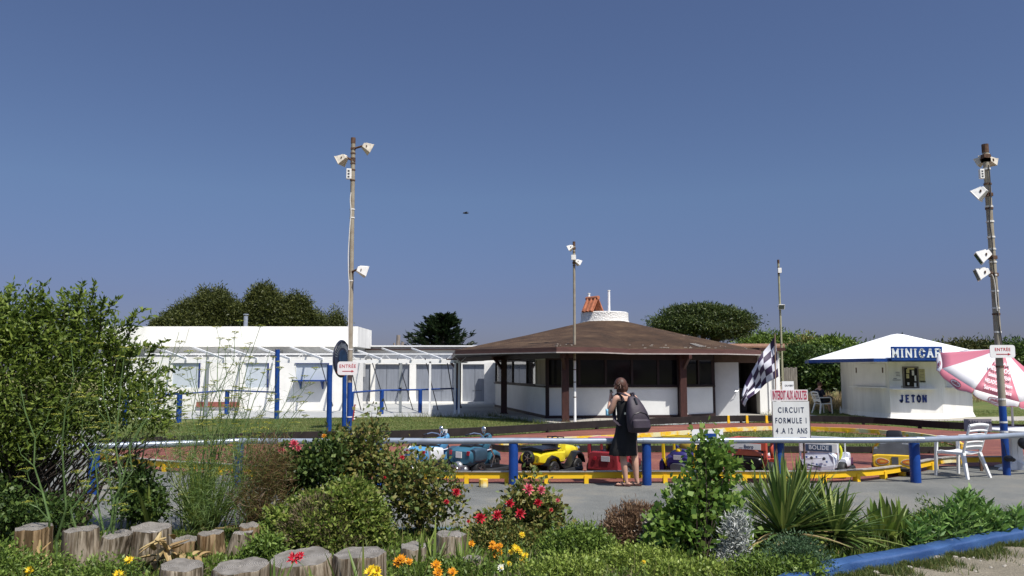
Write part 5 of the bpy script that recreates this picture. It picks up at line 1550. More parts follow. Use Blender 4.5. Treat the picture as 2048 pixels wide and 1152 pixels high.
# blue with yellow frame
nb_ = paint('dark_violet_blue', (.022, .018, .11), .35); yf = paint('frame_yellow', (.66, .46, .015), .4)
t = racer('dark blue minicar with a yellow roll frame, behind the leafy shrub', 1383, nb_, yf, rw=.25)
frame4(t, yf, .28, -.48, -.06, .635, .022)
mb = MB(); mb.ell((0, -.36, .33), (.23, .17, .13), 18, 10); mb.build('rear_dome', nb_, t, smooth=True)
mb = MB(); mb.ell((-.02, -.44, .43), (.055, .05, .05), 12, 8); mb.build('fuel_cap', yf, t, smooth=True)
plate(t, 'number_plate', (0, -.545, .33), .15, .075, M('plate_grey', (.45, .45, .46)))
mb = MB(); mb.loft([sup(.12, .06, .17, -.58), sup(.13, .07, .17, -.5), sup(.13, .05, .17, -.4)]); mb.build('engine_block', greyp, t, smooth=True)
mb = MB(); mb.ell((.02, -.2, .50), (.13, .04, .10), 14, 8); mb.build('seat_back', M('seat_yellow', (.5, .36, .05), .5, .15, 6), t, smooth=True)
mb = MB(); mb.ell((.27, .02, .40), (.05, .08, .16), 12, 8); mb.ell((-.27, .02, .36), (.05, .08, .12), 12, 8); mb.build('side_shield', nb_, t, smooth=True)
for s in (-1, 1):
    mb = MB(); mb.loft([sup(.04, .09, .16, -.46, x0=s * .33), sup(.06, .12, .19, -.32, x0=s * .33), sup(.04, .08, .17, -.18, x0=s * .33)]); mb.build('wheel_arch', nb_, t, smooth=True)
# red white with sign
orr = paint('orange_red', (.46, .075, .045), .35)
t = racer('orange red and white minicar with a white lettered board on its frame', 1516, orr, orr, rear=blackp, pod=orr)
frame4(t, orr, .30, -.48, -.04, .60, .026)
mb = MB(); mb.box((0, -.505, .52), (.64, .03, .14)); bd = mb.build('rear_wing_board', orr, t, bevel=.006)
mb = MB(); mb.box((-.02, -.523, .51), (.52, .008, .095)); b2 = mb.build('white_panel', M('plate_white', (.7, .7, .68))); b2.parent = bd
text('lettering', '.... lboro', .085, ink, bd, (.0, -.529, .505), bold=.001, depth=.001, sx=.85)
mb = MB(); mb.loft([[Vector((.23 * math.cos(a), y, .36 + .09 * math.sin(a))) for a in [PI * k / 10 for k in range(11)]] for y in (-.50, -.38)]); mb.build('orange_arc', paint('salmon_orange', (.62, .16, .08), .4), t, smooth=True)
mb = MB(); mb.torus((.27, .04, .42), .13, .035, 20, 8, rot=Matrix.Rotation(PI / 2, 3, 'Y')); mb.build('side_hoop', orr, t, smooth=True)
mb = MB(); mb.box((.33, .12, .32), (.03, .2, .05)); mb.build('white_stripe', white, t, bevel=.008)
mb = MB(); mb.ell((.1, .52, .26), (.13, .1, .08), 12, 8); mb.build('white_nose', white, t, smooth=True)
# BOLIDE
wk = paint('kart_white', (.68, .70, .76), .3)
t = racer('white minicar with a BOLIDE board and blue star marks', 1655, wk, wk, pod=wk, rw=.27)
frame4(t, wk, .30, -.48, -.02, .62, .014)
mb = MB(); mb.box((0, -.50, .49), (.60, .02, .15)); bd = mb.build('rear_wing_board', white, t, bevel=.004)
mb = MB(); mb.box((.01, -.512, .483), (.42, .006, .11)); b2 = mb.build('navy_panel', M('bolide_navy', (.05, .08, .14), .5, .2, 6)); b2.parent = bd
text('lettering', 'BOLIDE', .098, M('letter_white', (.7, .74, .76)), bd, (.01, -.5165, .486), bold=.0012, depth=.001, sx=.92, space=1.08)
mb = MB(); mb.loft([[Vector((x, -.545 + .05 * (z > .36), z)) for x, z in ((-.24, .12), (.24, .12), (.26, .22), (.24, .36), (.15, .42), (-.1, .43), (-.22, .38), (-.26, .25))], [Vector((x * .9, -.38, z)) for x, z in ((-.24, .12), (.24, .12), (.26, .22), (.24, .36), (.15, .42), (-.1, .43), (-.22, .38), (-.26, .25))]]); rb = mb.build('rear_cover', wk, t, bevel=.012)
mb = MB()
for (x, z, r_) in ((-.18, .33, .03), (-.02, .34, .025), (.14, .27, .025), (-.02, .22, .025), (.08, .30, .018)):
    pts_ = []
    for k in range(12):
        a = PI * 2 * k / 12; q = r_ if k % 2 == 0 else r_ * .45; pts_.append((x + q * math.cos(a), z + q * math.sin(a)))
    mb.loft([[Vector((px, y, pz)) for px, pz in pts_] for y in (-.552, -.549)])
st_ = mb.build('star_marks', M('star_blue', (.05, .12, .35), .5, .1, 9), None); st_.parent = rb
mb = MB()
for x in (-.1, .1): mb.lathe([(0, 0), (.025, 0), (.025, .012), (0, .014)], (x, -.55, .32), 12, axis=(0, -1, 0), cap=False)
mb.loft([[Vector((x, y, z)) for x, z in ((-.16, .19), (.05, .17), (.06, .19), (-.1, .205), (-.15, .22))] for y in (-.552, -.549)]); v_ = mb.build('vent', greyp, None); v_.parent = rb
mb = MB(); mb.torus((.06, -.1, .40), .2, .022, 22, 8, rot=Matrix.Rotation(PI / 2, 3, 'X')); mb.build('yellow_hoop', paint('acid_yellow', (.60, .62, .03), .4), t, smooth=True)
mb = MB()
for k in range(3): mb.box((.362, .0 + k * .09, .24), (.006, .035, .11))
for k in range(2): mb.box((.10 + k * .06, .48, .262), (.025, .14, .01))
mb.build('purple_stripe', M('stripe_violet', (.10, .03, .10), .5, .1, 9), t)
mb = MB(); mb.loft([sup(.06, .06, .3, .25, x0=.22), sup(.07, .08, .28, .38, x0=.22), sup(.05, .05, .24, .5, x0=.2)]); mb.build('front_fairing', wk, t, smooth=True)
# yellow grey
yk = paint('kart_yellow', (.66, .42, .03), .4)
t = kart_root('yellow and grey minicar with orange flame ovals, rightmost of the row', 1792, 14.05, 26); t.location.z = .05
bumper(t, .34, -.50, .50, .045, .09)
mb = MB(); mb.loft([sup(.33, .10, .20, -.53, e=.3), sup(.35, .115, .20, -.50, e=.3), sup(.34, .12, .20, .1, e=.3), sup(.2, .08, .18, .42, e=.4)]); bo = mb.build('body', yk, t, smooth=True)
for s in (-1, 1):
    for (rx, rz, m_, dy) in ((.105, .055, M('flame_cream', (.6, .5, .38), .5, .1, 9), .002), (.095, .045, M('flame_line', (.25, .08, .02), .5), .004), (.085, .037, M('flame_orange', (.60, .17, .03), .5, .2, 12), .006), (.045, .016, M('flame_yellow', (.62, .35, .05), .5, .1, 9), .008)):
        mb = MB(); mb.loft([[Vector((s * .19 + rx * math.cos(a), y, .20 + rz * math.sin(a) * (1 + .3 * math.cos(a) * s))) for a in [2 * PI * k / 20 for k in range(20)]] for y in (-.535 - dy, -.528)]); f = mb.build('flame_oval', m_, None); f.parent = bo
mb = MB(); mb.box((0, -.537, .22), (.10, .012, .12)); f = mb.build('grey_patch', greyp, None); f.parent = bo
mb = MB(); mb.loft([[Vector((x * w, y, z)) for x, y in ((-1, -.50), (1, -.50), (1, -.1), (-1, -.1))] for z, w in ((.31, .34), (.40, .32), (.405, .25), (.49, .22), (.495, .12), (.52, .11))]); mb.build('engine_cowl', M('cowl_grey', (.10, .105, .115), .5, .2, 6), t, bevel=.015)
mb = MB(); mb.loft([sup(.12, .04, .53, -.30), sup(.13, .06, .60, -.26), sup(.12, .04, .66, -.24)]); mb.build('head_rest', blackp, t, smooth=True)
mb = MB(); mb.tube([(.16, -.2, .50), (.26, -.10, .48), (.33, .0, .38), (.34, .02, .2)], .024, 8); mb.tube([(-.16, -.2, .50), (-.26, -.10, .48), (-.33, .0, .38), (-.34, .02, .2)], .024, 8); mb.build('side_bar', yk, t, smooth=True)
for s in (-1, 1): wheel(t, s * .33, .2, .11, .09, spokes=0)
mb = MB(); mb.box((.345, -.2, .22), (.02, .25, .12)); mb.build('side_grille', greyp, t, bevel=.004)
stwheel(t, (0, .12, .5), .09)

# ================================================================== PEOPLE
skin = M('skin', (.50, .29, .21), .5, .07, 6, spec=.4)
def skin_mesh(name, J, E, mat, parent, root_key, sub=2):
    keys = list(J); idx = {k: i for i, k in enumerate(keys)}
    me = bpy.data.meshes.new(name)
    me.from_pydata([J[k][0] for k in keys], [(idx[a], idx[b]) for a, b in E], [])
    o = bpy.data.objects.new(name, me); C.objects.link(o)
    sk = o.modifiers.new('skin', 'SKIN'); sk.use_smooth_shade = True; sk.branch_smoothing = .4
    if not me.skin_vertices:
        bm = bmesh.new(); bm.from_mesh(me); bm.verts.layers.skin.verify(); bm.to_mesh(me); bm.free()
    for k in keys:
        r = J[k][1]; sv = me.skin_vertices[0].data[idx[k]]
        sv.radius = r if isinstance(r, tuple) else (r, r); sv.use_root = (k == root_key)
    ss = o.modifiers.new('sub', 'SUBSURF'); ss.levels = sub; ss.render_levels = sub
    dg = bpy.context.evaluated_depsgraph_get(); dg.update()
    m2 = bpy.data.meshes.new_from_object(o.evaluated_get(dg)); m2.name = name
    bpy.data.objects.remove(o)
    m2.materials.clear(); m2.materials.append(mat)
    m2.polygons.foreach_set('use_smooth', [True] * len(m2.polygons))
    q = bpy.data.objects.new(name, m2); C.objects.link(q); q.parent = parent
    return q
def V(*a): return Vector(a)
fh = Vector((-math.sin(R(48)), math.cos(R(48)), 0))
def oring(c, rx, ry, ang, n=20, e=1.0):
    c = Vector(c); ux = V(math.cos(ang), math.sin(ang), 0); uy = V(-math.sin(ang), math.cos(ang), 0)
    return [c + ux * rx * math.copysign(abs(math.cos(a)) ** e, math.cos(a)) + uy * ry * math.copysign(abs(math.sin(a)) ** e, math.sin(a)) for a in [2 * PI * k / n for k in range(n)]]
# --- standing woman; local frame: x right, y away from the camera, z up
g = G(1258, 974)
wo = thing('person', 'person in a black sleeveless dress with a dark backpack standing at the guard rail', 'person', (g.x, g.y, 0.012))
FA = R(18)                     # facing turned to the left of straight-away
fwd = V(-math.sin(FA), math.cos(FA), 0); rgt = V(math.cos(FA), math.sin(FA), 0)
def W3(r, f, z, o=(-.035, 0)): return V(o[0], o[1], 0) + rgt * r + fwd * f + V(0, 0, z)
toe = V(-.93, .25, 0)
hdC = W3(-.02, .03, 1.50, (-.085, .03))
hd = {}
J = {'pelvis': (W3(0, -.0, .86), (.15, .12)), 'waist': (W3(0, .0, 1.02), (.125, .10)), 'chest': (W3(0, -.01, 1.20), (.145, .105)), 'upch': (W3(0, .0, 1.31), (.12, .08)),
     'neck': (W3(0, .01, 1.39, (-.05, .0)), .052), 'neck2': (W3(0, .02, 1.44, (-.065, .01)), .05),
     'head': (hdC + V(0, 0, .0), (.078, .09)), 'crown': (hdC + V(0, 0, .07), (.072, .082)),
     'shl': (W3(-.165, 0, 1.335), .055), 'ell': (V(-.275, .00, 1.09), .042), 'fal': (V(-.275, .07, 1.20), .034), 'wrl': (V(-.255, .12, 1.295), .024), 'pal': (V(-.250, .135, 1.345), (.03, .018)),
     'shr': (W3(.165, 0, 1.335), .055), 'elr': (W3(.24, .08, 1.09), .042), 'wrr': (W3(.02, .24, 1.27), .024), 'par': (W3(-.04, .25, 1.30), (.03, .018)),
     'hpl': (W3(-.085, 0, .78), .092), 'knl': (V(-.085, -.01, .45), .056), 'cal': (V(-.075, -.02, .33), .055), 'anl': (V(-.045, 0, .085), .034), 'hel': (V(-.02, .0, .035), .032), 'tol': (V(-.02, 0, .03) + toe * .15, (.032, .018)),
     'hpr': (W3(.085, 0, .78), .092), 'knr': (V(.10, .04, .45), .058), 'car': (V(.105, .03, .33), .057), 'anr': (V(.125, .05, .085), .036), 'her': (V(.155, .05, .035), .032), 'tor': (V(.155, .05, .03) + toe * .165, (.034, .018))}
E = [('pelvis', 'waist'), ('waist', 'chest'), ('chest', 'upch'), ('upch', 'neck'), ('neck', 'neck2'), ('neck2', 'head'), ('head', 'crown'), ('upch', 'shl'), ('shl', 'ell'), ('ell', 'fal'), ('fal', 'wrl'), ('wrl', 'pal'), ('upch', 'shr'), ('shr', 'elr'), ('elr', 'wrr'), ('wrr', 'par'),
     ('pelvis', 'hpl'), ('hpl', 'knl'), ('knl', 'cal'), ('cal', 'anl'), ('anl', 'hel'), ('hel', 'tol'), ('pelvis', 'hpr'), ('hpr', 'knr'), ('knr', 'car'), ('car', 'anr'), ('anr', 'her'), ('her', 'tor')]
# fingers and toes
def fingers(pre, pk, c, out, side, curl, J, E, r=.0085):
    for i, (s, L) in enumerate(((-.024, .062), (-.008, .072), (.009, .068), (.024, .054))):
        b = c + side * s + out * .02
        k1, k2, k3 = f'{pre}f{i}a', f'{pre}f{i}b', f'{pre}f{i}c'
        J[k1] = (b, r); J[k2] = (b + out * L * .5 + curl * L * .1, r * .95); J[k3] = (b + out * L * .8 + curl * L * .55, r * .8)
        E += [(pk, k1), (k1, k2), (k2, k3)]
    J[pre + 't1'] = (c - side * .03 - out * .01 + curl * .01, r * 1.1); J[pre + 't2'] = (c - side * .05 + out * .025 + curl * .03, r)
    E += [(pk, pre + 't1'), (pre + 't1', pre + 't2')]
fingers('l', 'pal', J['pal'][0], V(.1, .05, 1).normalized(), fwd, V(.9, .3, 0), J, E)
fingers('r', 'par', J['par'][0], V(-.8, .1, .5).normalized(), V(0, .6, .6).normalized(), V(-.2, -.8, 0), J, E)
for pre, pk, b in (('tl', 'tol', J['tol'][0]), ('tr', 'tor', J['tor'][0])):
    for i in range(5):
        q = f'{pre}{i}'; J[q] = (b + toe * .035 + V(0, (i - 2) * .014, -.008) - toe * abs(i - 1) * .006, .009); E.append((pk, q))
body = skin_mesh('body', J, E, skin, wo, 'pelvis')
# face
mb = MB(); fq = fwd; hc = hdC + V(0, 0, .01); fq = fh; rh = V(fh.y, -fh.x, 0)
mb.ell(hc + fq * .088 + V(0, 0, -.005), (.012, .018, .022), 8, 6); nose = mb.build('nose', skin, wo, smooth=True)
for s in (-1, 1):
    mb = MB(); mb.ell(hc + fq * .073 + rh * s * .03 + V(0, 0, .018), (.012, .012, .008), 8, 6); mb.build('eye', white, wo, smooth=True)
    mb = MB(); mb.ell(hc + rh * s * .08 + V(0, 0, .0), (.012, .02, .03), 8, 6); mb.build('ear', skin, wo, smooth=True)
mb = MB(); mb.ell(hc + fq * .078 + V(0, 0, -.045), (.022, .012, .008), 8, 6); mb.build('mouth', M('lips', (.30, .09, .08), .5), wo, smooth=True)
# hair: tied mass with strands
hair = M('brown_hair', (.075, .032, .02), .55, .35, 30, stretch=(1, 1, .2))
mb = MB(); back = -fh
mb.ell(hdC + back * .018 + V(0, 0, .035), (.098, .10, .105), 18, 12); mb.ell(hdC + back * .06 + V(0, 0, -.02), (.08, .06, .085), 14, 10); mb.ell(hdC + back * .05 + V(-.05, 0, -.06), (.045, .04, .055), 12, 8)
rr = random.Random(9)
for k in range(90):
    a = rr.uniform(0, 2 * PI); el = rr.uniform(-.5, 1.3); d = V(math.cos(a) * math.cos(el), math.sin(a) * math.cos(el), math.sin(el))
    if d.dot(fh) > .55 and el < .6: continue
    p = hdC + back * .02 + V(0, 0, .03) + d * .095
    mb.tube([p, p + d * .010 + V(0, 0, -.02), p + d * .012 + V(rr.uniform(-.02, .02), rr.uniform(-.02, .02), -.035)], [.008, .007, .002], 5)
mb.build('hair', hair, wo, smooth=True)
# dress
dm = M('black_jersey', (.008, .008, .009), .85, .3, 6, bump=.004, bscale=9)
rings = []
for z, rx, ry, ox, oy in ((.462, .205, .165, -.075, .02), (.47, .21, .17, -.075, .02), (.56, .205, .165, -.07, .015), (.68, .19, .15, -.05, .01), (.80, .178, .135, -.03, 0), (.90, .172, .13, -.02, 0), (1.0, .152, .115, -.02, 0), (1.10, .156, .118, -.02, 0), (1.20, .166, .12, -.02, 0), (1.26, .160, .112, -.02, 0), (1.285, .150, .10, -.02, 0)):
    rg = oring((ox, oy, z), rx, ry, FA, 32)
    wv = max(0, (.85 - z)) * .05
    c = V(ox, oy, z)
    rings.append([p + (p - c).normalized() * wv * math.sin(i * 2 * PI * 7 / 32 + z * 3) for i, p in enumerate(rg)])
mb = MB(); mb.loft(rings, cap=False); dr_ = mb.build('dress', dm, wo, smooth=True); s_ = dr_.modifiers.new('thickness', 'SOLIDIFY'); s_.thickness = .006
mb = MB()
for s in (-1, 1): mb.tube([W3(s * .10, -.095, 1.27), W3(s * .10, -.06, 1.36), W3(s * .095, .01, 1.385), W3(s * .10, .07, 1.33), W3(s * .10, .10, 1.26)], .010, 6)
mb.build('dress_strap', dm, wo, smooth=True)
# backpack
bk = M('backpack_nylon', (.030, .022, .034), .6, .25, 7, bump=.006, bscale=12)
B0 = W3(.035, -.14, 0)
def bring(z, w, d, off=0.0, lean=0.0):
    c = B0 - fwd * (off + d) + V(lean, 0, z); return oring(c, w * 1.08, d, FA, 20, .7)
mb = MB(); mb.loft([bring(.815, .10, .05, 0, .06), bring(.83, .145, .085, 0, .06), bring(.90, .165, .105, 0, .055), bring(1.0, .165, .11, 0, .045), bring(1.12, .15, .10, 0, .03), bring(1.22, .12, .08, 0, .015), bring(1.31, .085, .055, 0, .0), bring(1.36, .05, .03, 0, -.01)]); bp_ = mb.build('backpack', bk, wo, smooth=True)
mb = MB(); mb.loft([bring(.86, .12, .03, .15, .06), bring(.90, .135, .05, .15, .055), bring(1.0, .13, .045, .15, .045), bring(1.04, .10, .02, .16, .04)]); po = mb.build('pocket', bk, None, smooth=True); po.parent = bp_
mb = MB(); mb.tube([B0 - fwd * .20 + rgt * x + V(.035, 0, z) for x, z in ((-.155, 1.02), (-.10, 1.10), (0, 1.13), (.10, 1.10), (.155, 1.02))], .006, 6); mb.tube([B0 - fwd * .06 + rgt * x + V(-.01, 0, z) for x, z in ((-.03, 1.36), (0, 1.41), (.03, 1.36))], .009, 6); mb.tube([B0 - fwd * .10 + rgt * .0 + V(.0, 0, 1.33), B0 - fwd * .15 + V(.01, 0, 1.24)], .02, 6); zp = mb.build('zip', blackp, None, smooth=True); zp.parent = bp_
mb = MB(); mb.box(B0 - fwd * .03 + rgt * -.165 + V(.05, 0, 1.10), (.05, .03, .03), FA); lb_ = mb.build('tag', M('tag_pale', (.5, .52, .42), .5, .1, 9), None); lb_.parent = bp_
for s in (-1, 1):
    mb = MB(); mb.loft([[W3(s * r_ + dx, f, z) for dx, f, z in ((-.028, f_, z_), (.028, f_, z_), (.028, f_ + .012 * n1, z_ + .012 * n2), (-.028, f_ + .012 * n1, z_ + .012 * n2))] for r_, f_, z_, n1, n2 in ((.05, -.15, 1.36, -1, .5), (.085, -.09, 1.385, -.5, 1), (.115, -.01, 1.40, 0, 1), (.125, .07, 1.36, .7, .7), (.13, .115, 1.25, 1, 0), (.14, .11, 1.08, 1, 0), (.17, .02, .98, 1, 0), (.15, -.12, .92, 1, 0))]); sp_ = mb.build('shoulder_strap', bk, None, smooth=True); sp_.parent = bp_
# phone, mask
ph_ = V(-.235, .17, 1.38)
mb = MB(); mb.box(ph_, (.012, .07, .14), FA); tag(mb.build('phone', blackp), 'dark phone held up in front of the face of the person at the rail', 'phone'); bpy.data.objects['phone'].location = wo.location
mb = MB()
rg = []
for k in range(9):
    a = -1.9 + k * .47; rg.append([V(-.275 + .058 * math.cos(a + PI * .75), .0 + .055 * math.sin(a + PI * .75), 1.06 + q * .10 + .01 * math.sin(k * 2 + q * 3)) + V(-.01, 0, 0) for q in (0, .33, .66, 1)])
vs = [p for r_ in rg for p in r_]; fs = []
for i in range(8):
    for j in range(3): fs.append((i * 4 + j, i * 4 + j + 1, i * 4 + j + 5, i * 4 + j + 4))
mb.add(vs, fs); mk_ = mb.build('face_mask', M('mask_blue', (.22, .50, .66), .8, .15, 9), smooth=True); s_ = mk_.modifiers.new('thickness', 'SOLIDIFY'); s_.thickness = .006
mk_.location = wo.location; tag(mk_, 'light blue face mask worn round the left elbow of the person at the rail', 'mask')
for s, b in ((0, V(-.02, 0, 0)), (1, V(.155, .05, 0))):
    mb = MB(); side = V(-toe.y, toe.x, 0)
    ol = [(-.045, -.028), (-.02, -.036), (.05, -.032), (.12, -.044), (.17, -.042), (.205, -.018), (.205, .012), (.18, .035), (.12, .044), (.05, .032), (-.02, .036), (-.045, .028)]
    mb.loft([[b + toe * x + side * y + V(0, 0, z) for x, y in ol] for z in (0.0, .016)]); ff = mb.build('flip_flop', M('sandal_brown', (.06, .025, .02), .6, .2, 9), wo, smooth=True)
    mb = MB(); mb.tube([b + toe * .05 + side * .036 + V(0, 0, .018), b + toe * .10 + side * .025 + V(0, 0, .06), b + toe * .165 + V(0, 0, .03)], .006, 6); mb.tube([b + toe * .05 - side * .036 + V(0, 0, .018), b + toe * .10 - side * .025 + V(0, 0, .06), b + toe * .165 + V(0, 0, .03)], .006, 6); f2_ = mb.build('thong', blackp); f2_.parent = ff
for o in (body,): pass
# --- seated man in the shade of the kiosk
Ym = 33.6
mx_ = UX(1644, Ym, .5)
ch = chair('garden_chair', 'white plastic garden chair in the shade left of the ticket kiosk, under the seated man', (mx_, Ym, .01), R(-75), plast, 'white plastic garden chairs')
mn = thing('person', 'person in dark shirt seated with crossed legs in the shade beside the kiosk', 'person', (mx_, Ym, 0.01), R(-75))
J = {'pelvis': (V(0, -.08, .50), (.15, .12)), 'waist': (V(0, -.11, .66), (.14, .11)), 'chest': (V(0, -.13, .84), (.16, .12)), 'upch': (V(0, -.12, .96), (.14, .09)), 'neck': (V(0, -.10, 1.05), .055), 'head': (V(0, -.07, 1.16), (.08, .09)), 'crown': (V(0, -.08, 1.23), (.072, .08)),
     'shl': (V(-.19, -.12, .97), .06), 'ell': (V(-.25, -.06, .72), .045), 'wrl': (V(-.10, .16, .66), .028), 'pal': (V(-.06, .20, .665), (.035, .02)),
     'shr': (V(.19, -.12, .97), .06), 'elr': (V(.25, -.04, .72), .045), 'wrr': (V(.12, .18, .66), .028), 'par': (V(.08, .22, .665), (.035, .02)),
     'hpl': (V(-.09, .0, .50), .10), 'knl': (V(-.11, .40, .52), .065), 'cal': (V(-.11, .40, .34), .055), 'anl': (V(-.11, .42, .10), .038), 'tol': (V(-.11, .55, .04), (.04, .025)),
     'hpr': (V(.09, .02, .53), .10), 'knr': (V(.12, .40, .62), .065), 'car': (V(.0, .44, .66), .055), 'anr': (V(-.20, .47, .68), .038), 'tor': (V(-.30, .58, .70), (.04, .025))}
E = [('pelvis', 'waist'), ('waist', 'chest'), ('chest', 'upch'), ('upch', 'neck'), ('neck', 'head'), ('head', 'crown'), ('upch', 'shl'), ('shl', 'ell'), ('ell', 'wrl'), ('wrl', 'pal'), ('upch', 'shr'), ('shr', 'elr'), ('elr', 'wrr'), ('wrr', 'par'), ('pelvis', 'hpl'), ('hpl', 'knl'), ('knl', 'cal'), ('cal', 'anl'), ('anl', 'tol'), ('pelvis', 'hpr'), ('hpr', 'knr'), ('knr', 'car'), ('car', 'anr'), ('anr', 'tor')]
fingers('l', 'pal', J['pal'][0], V(.3, .9, 0).normalized(), V(.9, -.3, 0).normalized(), V(0, 0, -1), J, E)
fingers('r', 'par', J['par'][0], V(-.3, .9, 0).normalized(), V(-.9, -.3, 0).normalized(), V(0, 0, -1), J, E)
skin_mesh('body', J, E, skin, mn, 'pelvis')
sh = M('navy_shirt', (.008, .010, .025), .85, .3, 6)
mb = MB(); mb.loft([oring((0, y, z), rx, ry, 0, 20) for y, z, rx, ry in ((-.09, .46, .18, .15), (-.11, .62, .17, .14), (-.13, .80, .185, .14), (-.13, .93, .19, .12), (-.11, 1.01, .10, .08), (-.10, 1.03, .06, .06))])
for s in (-1, 1): mb.tube([(s * .17, -.12, .97), (s * .225, -.10, .86), (s * .25, -.07, .76)], [.075, .07, .065], 10)
mb.build('shirt', sh, mn, smooth=True)
mb = MB(); mb.tube([(-.08, -.08, .50), (-.10, .16, .51), (-.11, .36, .53)], [.125, .11, .085], 12); mb.tube([(.08, -.08, .52), (.10, .16, .57), (.12, .37, .62)], [.125, .11, .085], 12); mb.build('shorts', M('dark_shorts', (.03, .03, .035), .85, .2, 6), mn, smooth=True)
mb = MB(); mb.ell((0, -.085, 1.20), (.088, .10, .10), 16, 10); mb.build('hair', hair, mn, smooth=True)
mb = MB(); mb.ell((0, .025, 1.15), (.012, .02, .02), 8, 6); mb.build('nose', skin, mn, smooth=True)
for c, d in ((V(-.11, .5, .03), V(0, 1, 0)), (V(-.27, .53, .69), V(-.6, .7, .1))):
    mb = MB(); mb.ell(c, (.05, .13, .045), 12, 8, rot=Matrix.Rotation(math.atan2(d.y, d.x) - PI / 2, 3, 'Z')); mb.build('shoe', greyp, mn, smooth=True)
mb = MB(); mb.lathe([(.035, 0), (.04, .02), (.04, .2), (.015, .26), (.015, .29), (0, .291)], (UX(1676, Ym), Ym - .1, .01), 12, cap=False); tag(mb.build('bottle', plast, smooth=True), 'pale bottle standing on the grass at the feet of the seated man', 'bottle')
# bird in the sky
bd = PD(931, 426, 60)
br_ = MB(); br_.ell((0, 0, 0), (.20, .08, .07), 10, 6); br_.ell((.2, 0, .02), (.07, .06, .05), 8, 5)
for s in (-1, 1): br_.loft([[V(-.07, s * y, z), V(.07, s * y, z), V(.05, s * y, z + .012), V(-.05, s * y, z + .012)] for y, z in ((.04, .02), (.18, .06), (.38, .02))])
o = br_.build('bird', M('bird_dark', (.02, .02, .025), .8, .2, 5), smooth=True); o.location = bd; o.rotation_euler = (0, 0, .5); tag(o, 'small dark bird flying high in the clear sky', 'bird')
# ================================================================== VEGETATION
bark = M('bark', (.075, .055, .04), .9, .35, 8, bump=.01)
twig = M('dry_twig', (.16, .12, .075), .9, .3, 9)
twigd = M('dark_twig', (.035, .025, .018), .9, .3, 9)
gstem = M('green_stem', (.09, .15, .045), .6, .25, 9)
L_dark = leafmat('leaf_dark', [(.02, .045, .010), (.055, .10, .022), (.11, .165, .035)])
L_mid = leafmat('leaf_mid', [(.055, .10, .016), (.12, .19, .03), (.20, .28, .055)])
L_lime = leafmat('leaf_lime', [(.13, .19, .03), (.22, .30, .05), (.32, .38, .09)])
L_rose = leafmat('leaf_rose', [(.05, .08, .02), (.12, .17, .04), (.22, .17, .05), (.18, .22, .055)])
L_olive = leafmat('leaf_olive', [(.035, .045, .012), (.07, .08, .02), (.11, .10, .03)])
L_tam = leafmat('tamarisk', [(.03, .042, .012), (.072, .088, .02), (.13, .14, .035)])
L_pine = leafmat('pine_needles', [(.018, .036, .010), (.055, .085, .022), (.12, .15, .04)])
L_cyp = leafmat('cypress', [(.008, .018, .008), (.016, .032, .012), (.03, .05, .018)])
L_brown = leafmat('dry_brown', [(.10, .055, .035), (.20, .12, .07), (.30, .20, .12)])
L_straw = leafmat('straw', [(.30, .22, .10), (.42, .33, .17)])
L_silver = leafmat('silver_leaf', [(.20, .22, .20), (.36, .38, .36), (.52, .53, .50)], .1)
L_strap = leafmat('strap_leaf', [(.06, .11, .022), (.13, .20, .04), (.24, .29, .07)])
L_grass = leafmat('grass_blade', [(.05, .085, .018), (.10, .14, .03), (.19, .17, .06)])
L_dryleaf = leafmat('dry_leaf', [(.34, .22, .09), (.46, .35, .16), (.24, .15, .07)])
petal_r = leafmat('petal_red', [(.42, .012, .03), (.58, .03, .05)], .2); petal_p = leafmat('petal_pink', [(.55, .06, .12), (.66, .14, .17)], .2)
petal_o = leafmat('petal_orange', [(.70, .26, .01), (.80, .38, .02)], .2); petal_y = leafmat('petal_yellow', [(.75, .52, .01), (.8, .6, .04)], .2); petal_w = leafmat('petal_white', [(.75, .75, .62), (.8, .8, .72)], .2)
umbel_m = leafmat('fennel_flower', [(.24, .26, .03), (.36, .36, .06)], .2)

def blobs_px(lst, Y):
    """(u, v, ru, rv[, dY, depth radius]) -> world ellipsoids"""
    out = []
    for b in lst:
        u, v, ru, rv = b[:4]; dY = b[4] if len(b) > 4 else 0; ry = b[5] if len(b) > 5 else None
        p = PD(u, v, Y + dY); k = (Y + dY) / FPX
        out.append((p.x, p.y, p.z, ru * k, ry or ru * k * .8, rv * k))
    return out
# ---------------- far trees
def tree(name, label, cat, base_u, Y, bl, n, per, L, W_, lm, spread, trunk_r, group=None, seed=1, nst=30, up=.3, trunks=1, **kw):
    x = UX(base_u, Y, .5)
    t = thing(name, label, cat, (x, Y, 0), 0, group)
    B = blobs_px(bl, Y)
    r = np.random.default_rng(seed)
    c0 = max(B, key=lambda b: b[3] * b[5])
    mb = MB()
    for k in range(trunks):
        tp = Vector((c0[0] + (k - trunks / 2 + .5) * c0[3] * .6, c0[1], c0[2]))
        b0 = Vector((x + (k - trunks / 2 + .5) * .8, Y, 0)); m_ = b0.lerp(tp, .5) + Vector((.2, 0, .2))
        mb.tube([b0, b0.lerp(m_, .5), m_, tp], [trunk_r, trunk_r * .8, trunk_r * .6, trunk_r * .3], 8)
    for b in B:
        p = Vector(b[:3]); b0 = Vector((x, Y, max(.4, c0[2] * .5)))
        mb.tube([b0, b0.lerp(p, .5) + Vector((0, 0, .3)), p], [trunk_r * .5, trunk_r * .35, trunk_r * .12], 6)
    mb.build('trunk', bark, t, world=True)
    bush(t, B, n, per, L, W_, lm, bark, spread=spread, nst=nst, sr=.03, seed=seed, zmin=.2, up=up, rough=.2, leafname='crown', stem_from=(x, Y, max(.4, c0[2] * .4)), **kw)
    return t
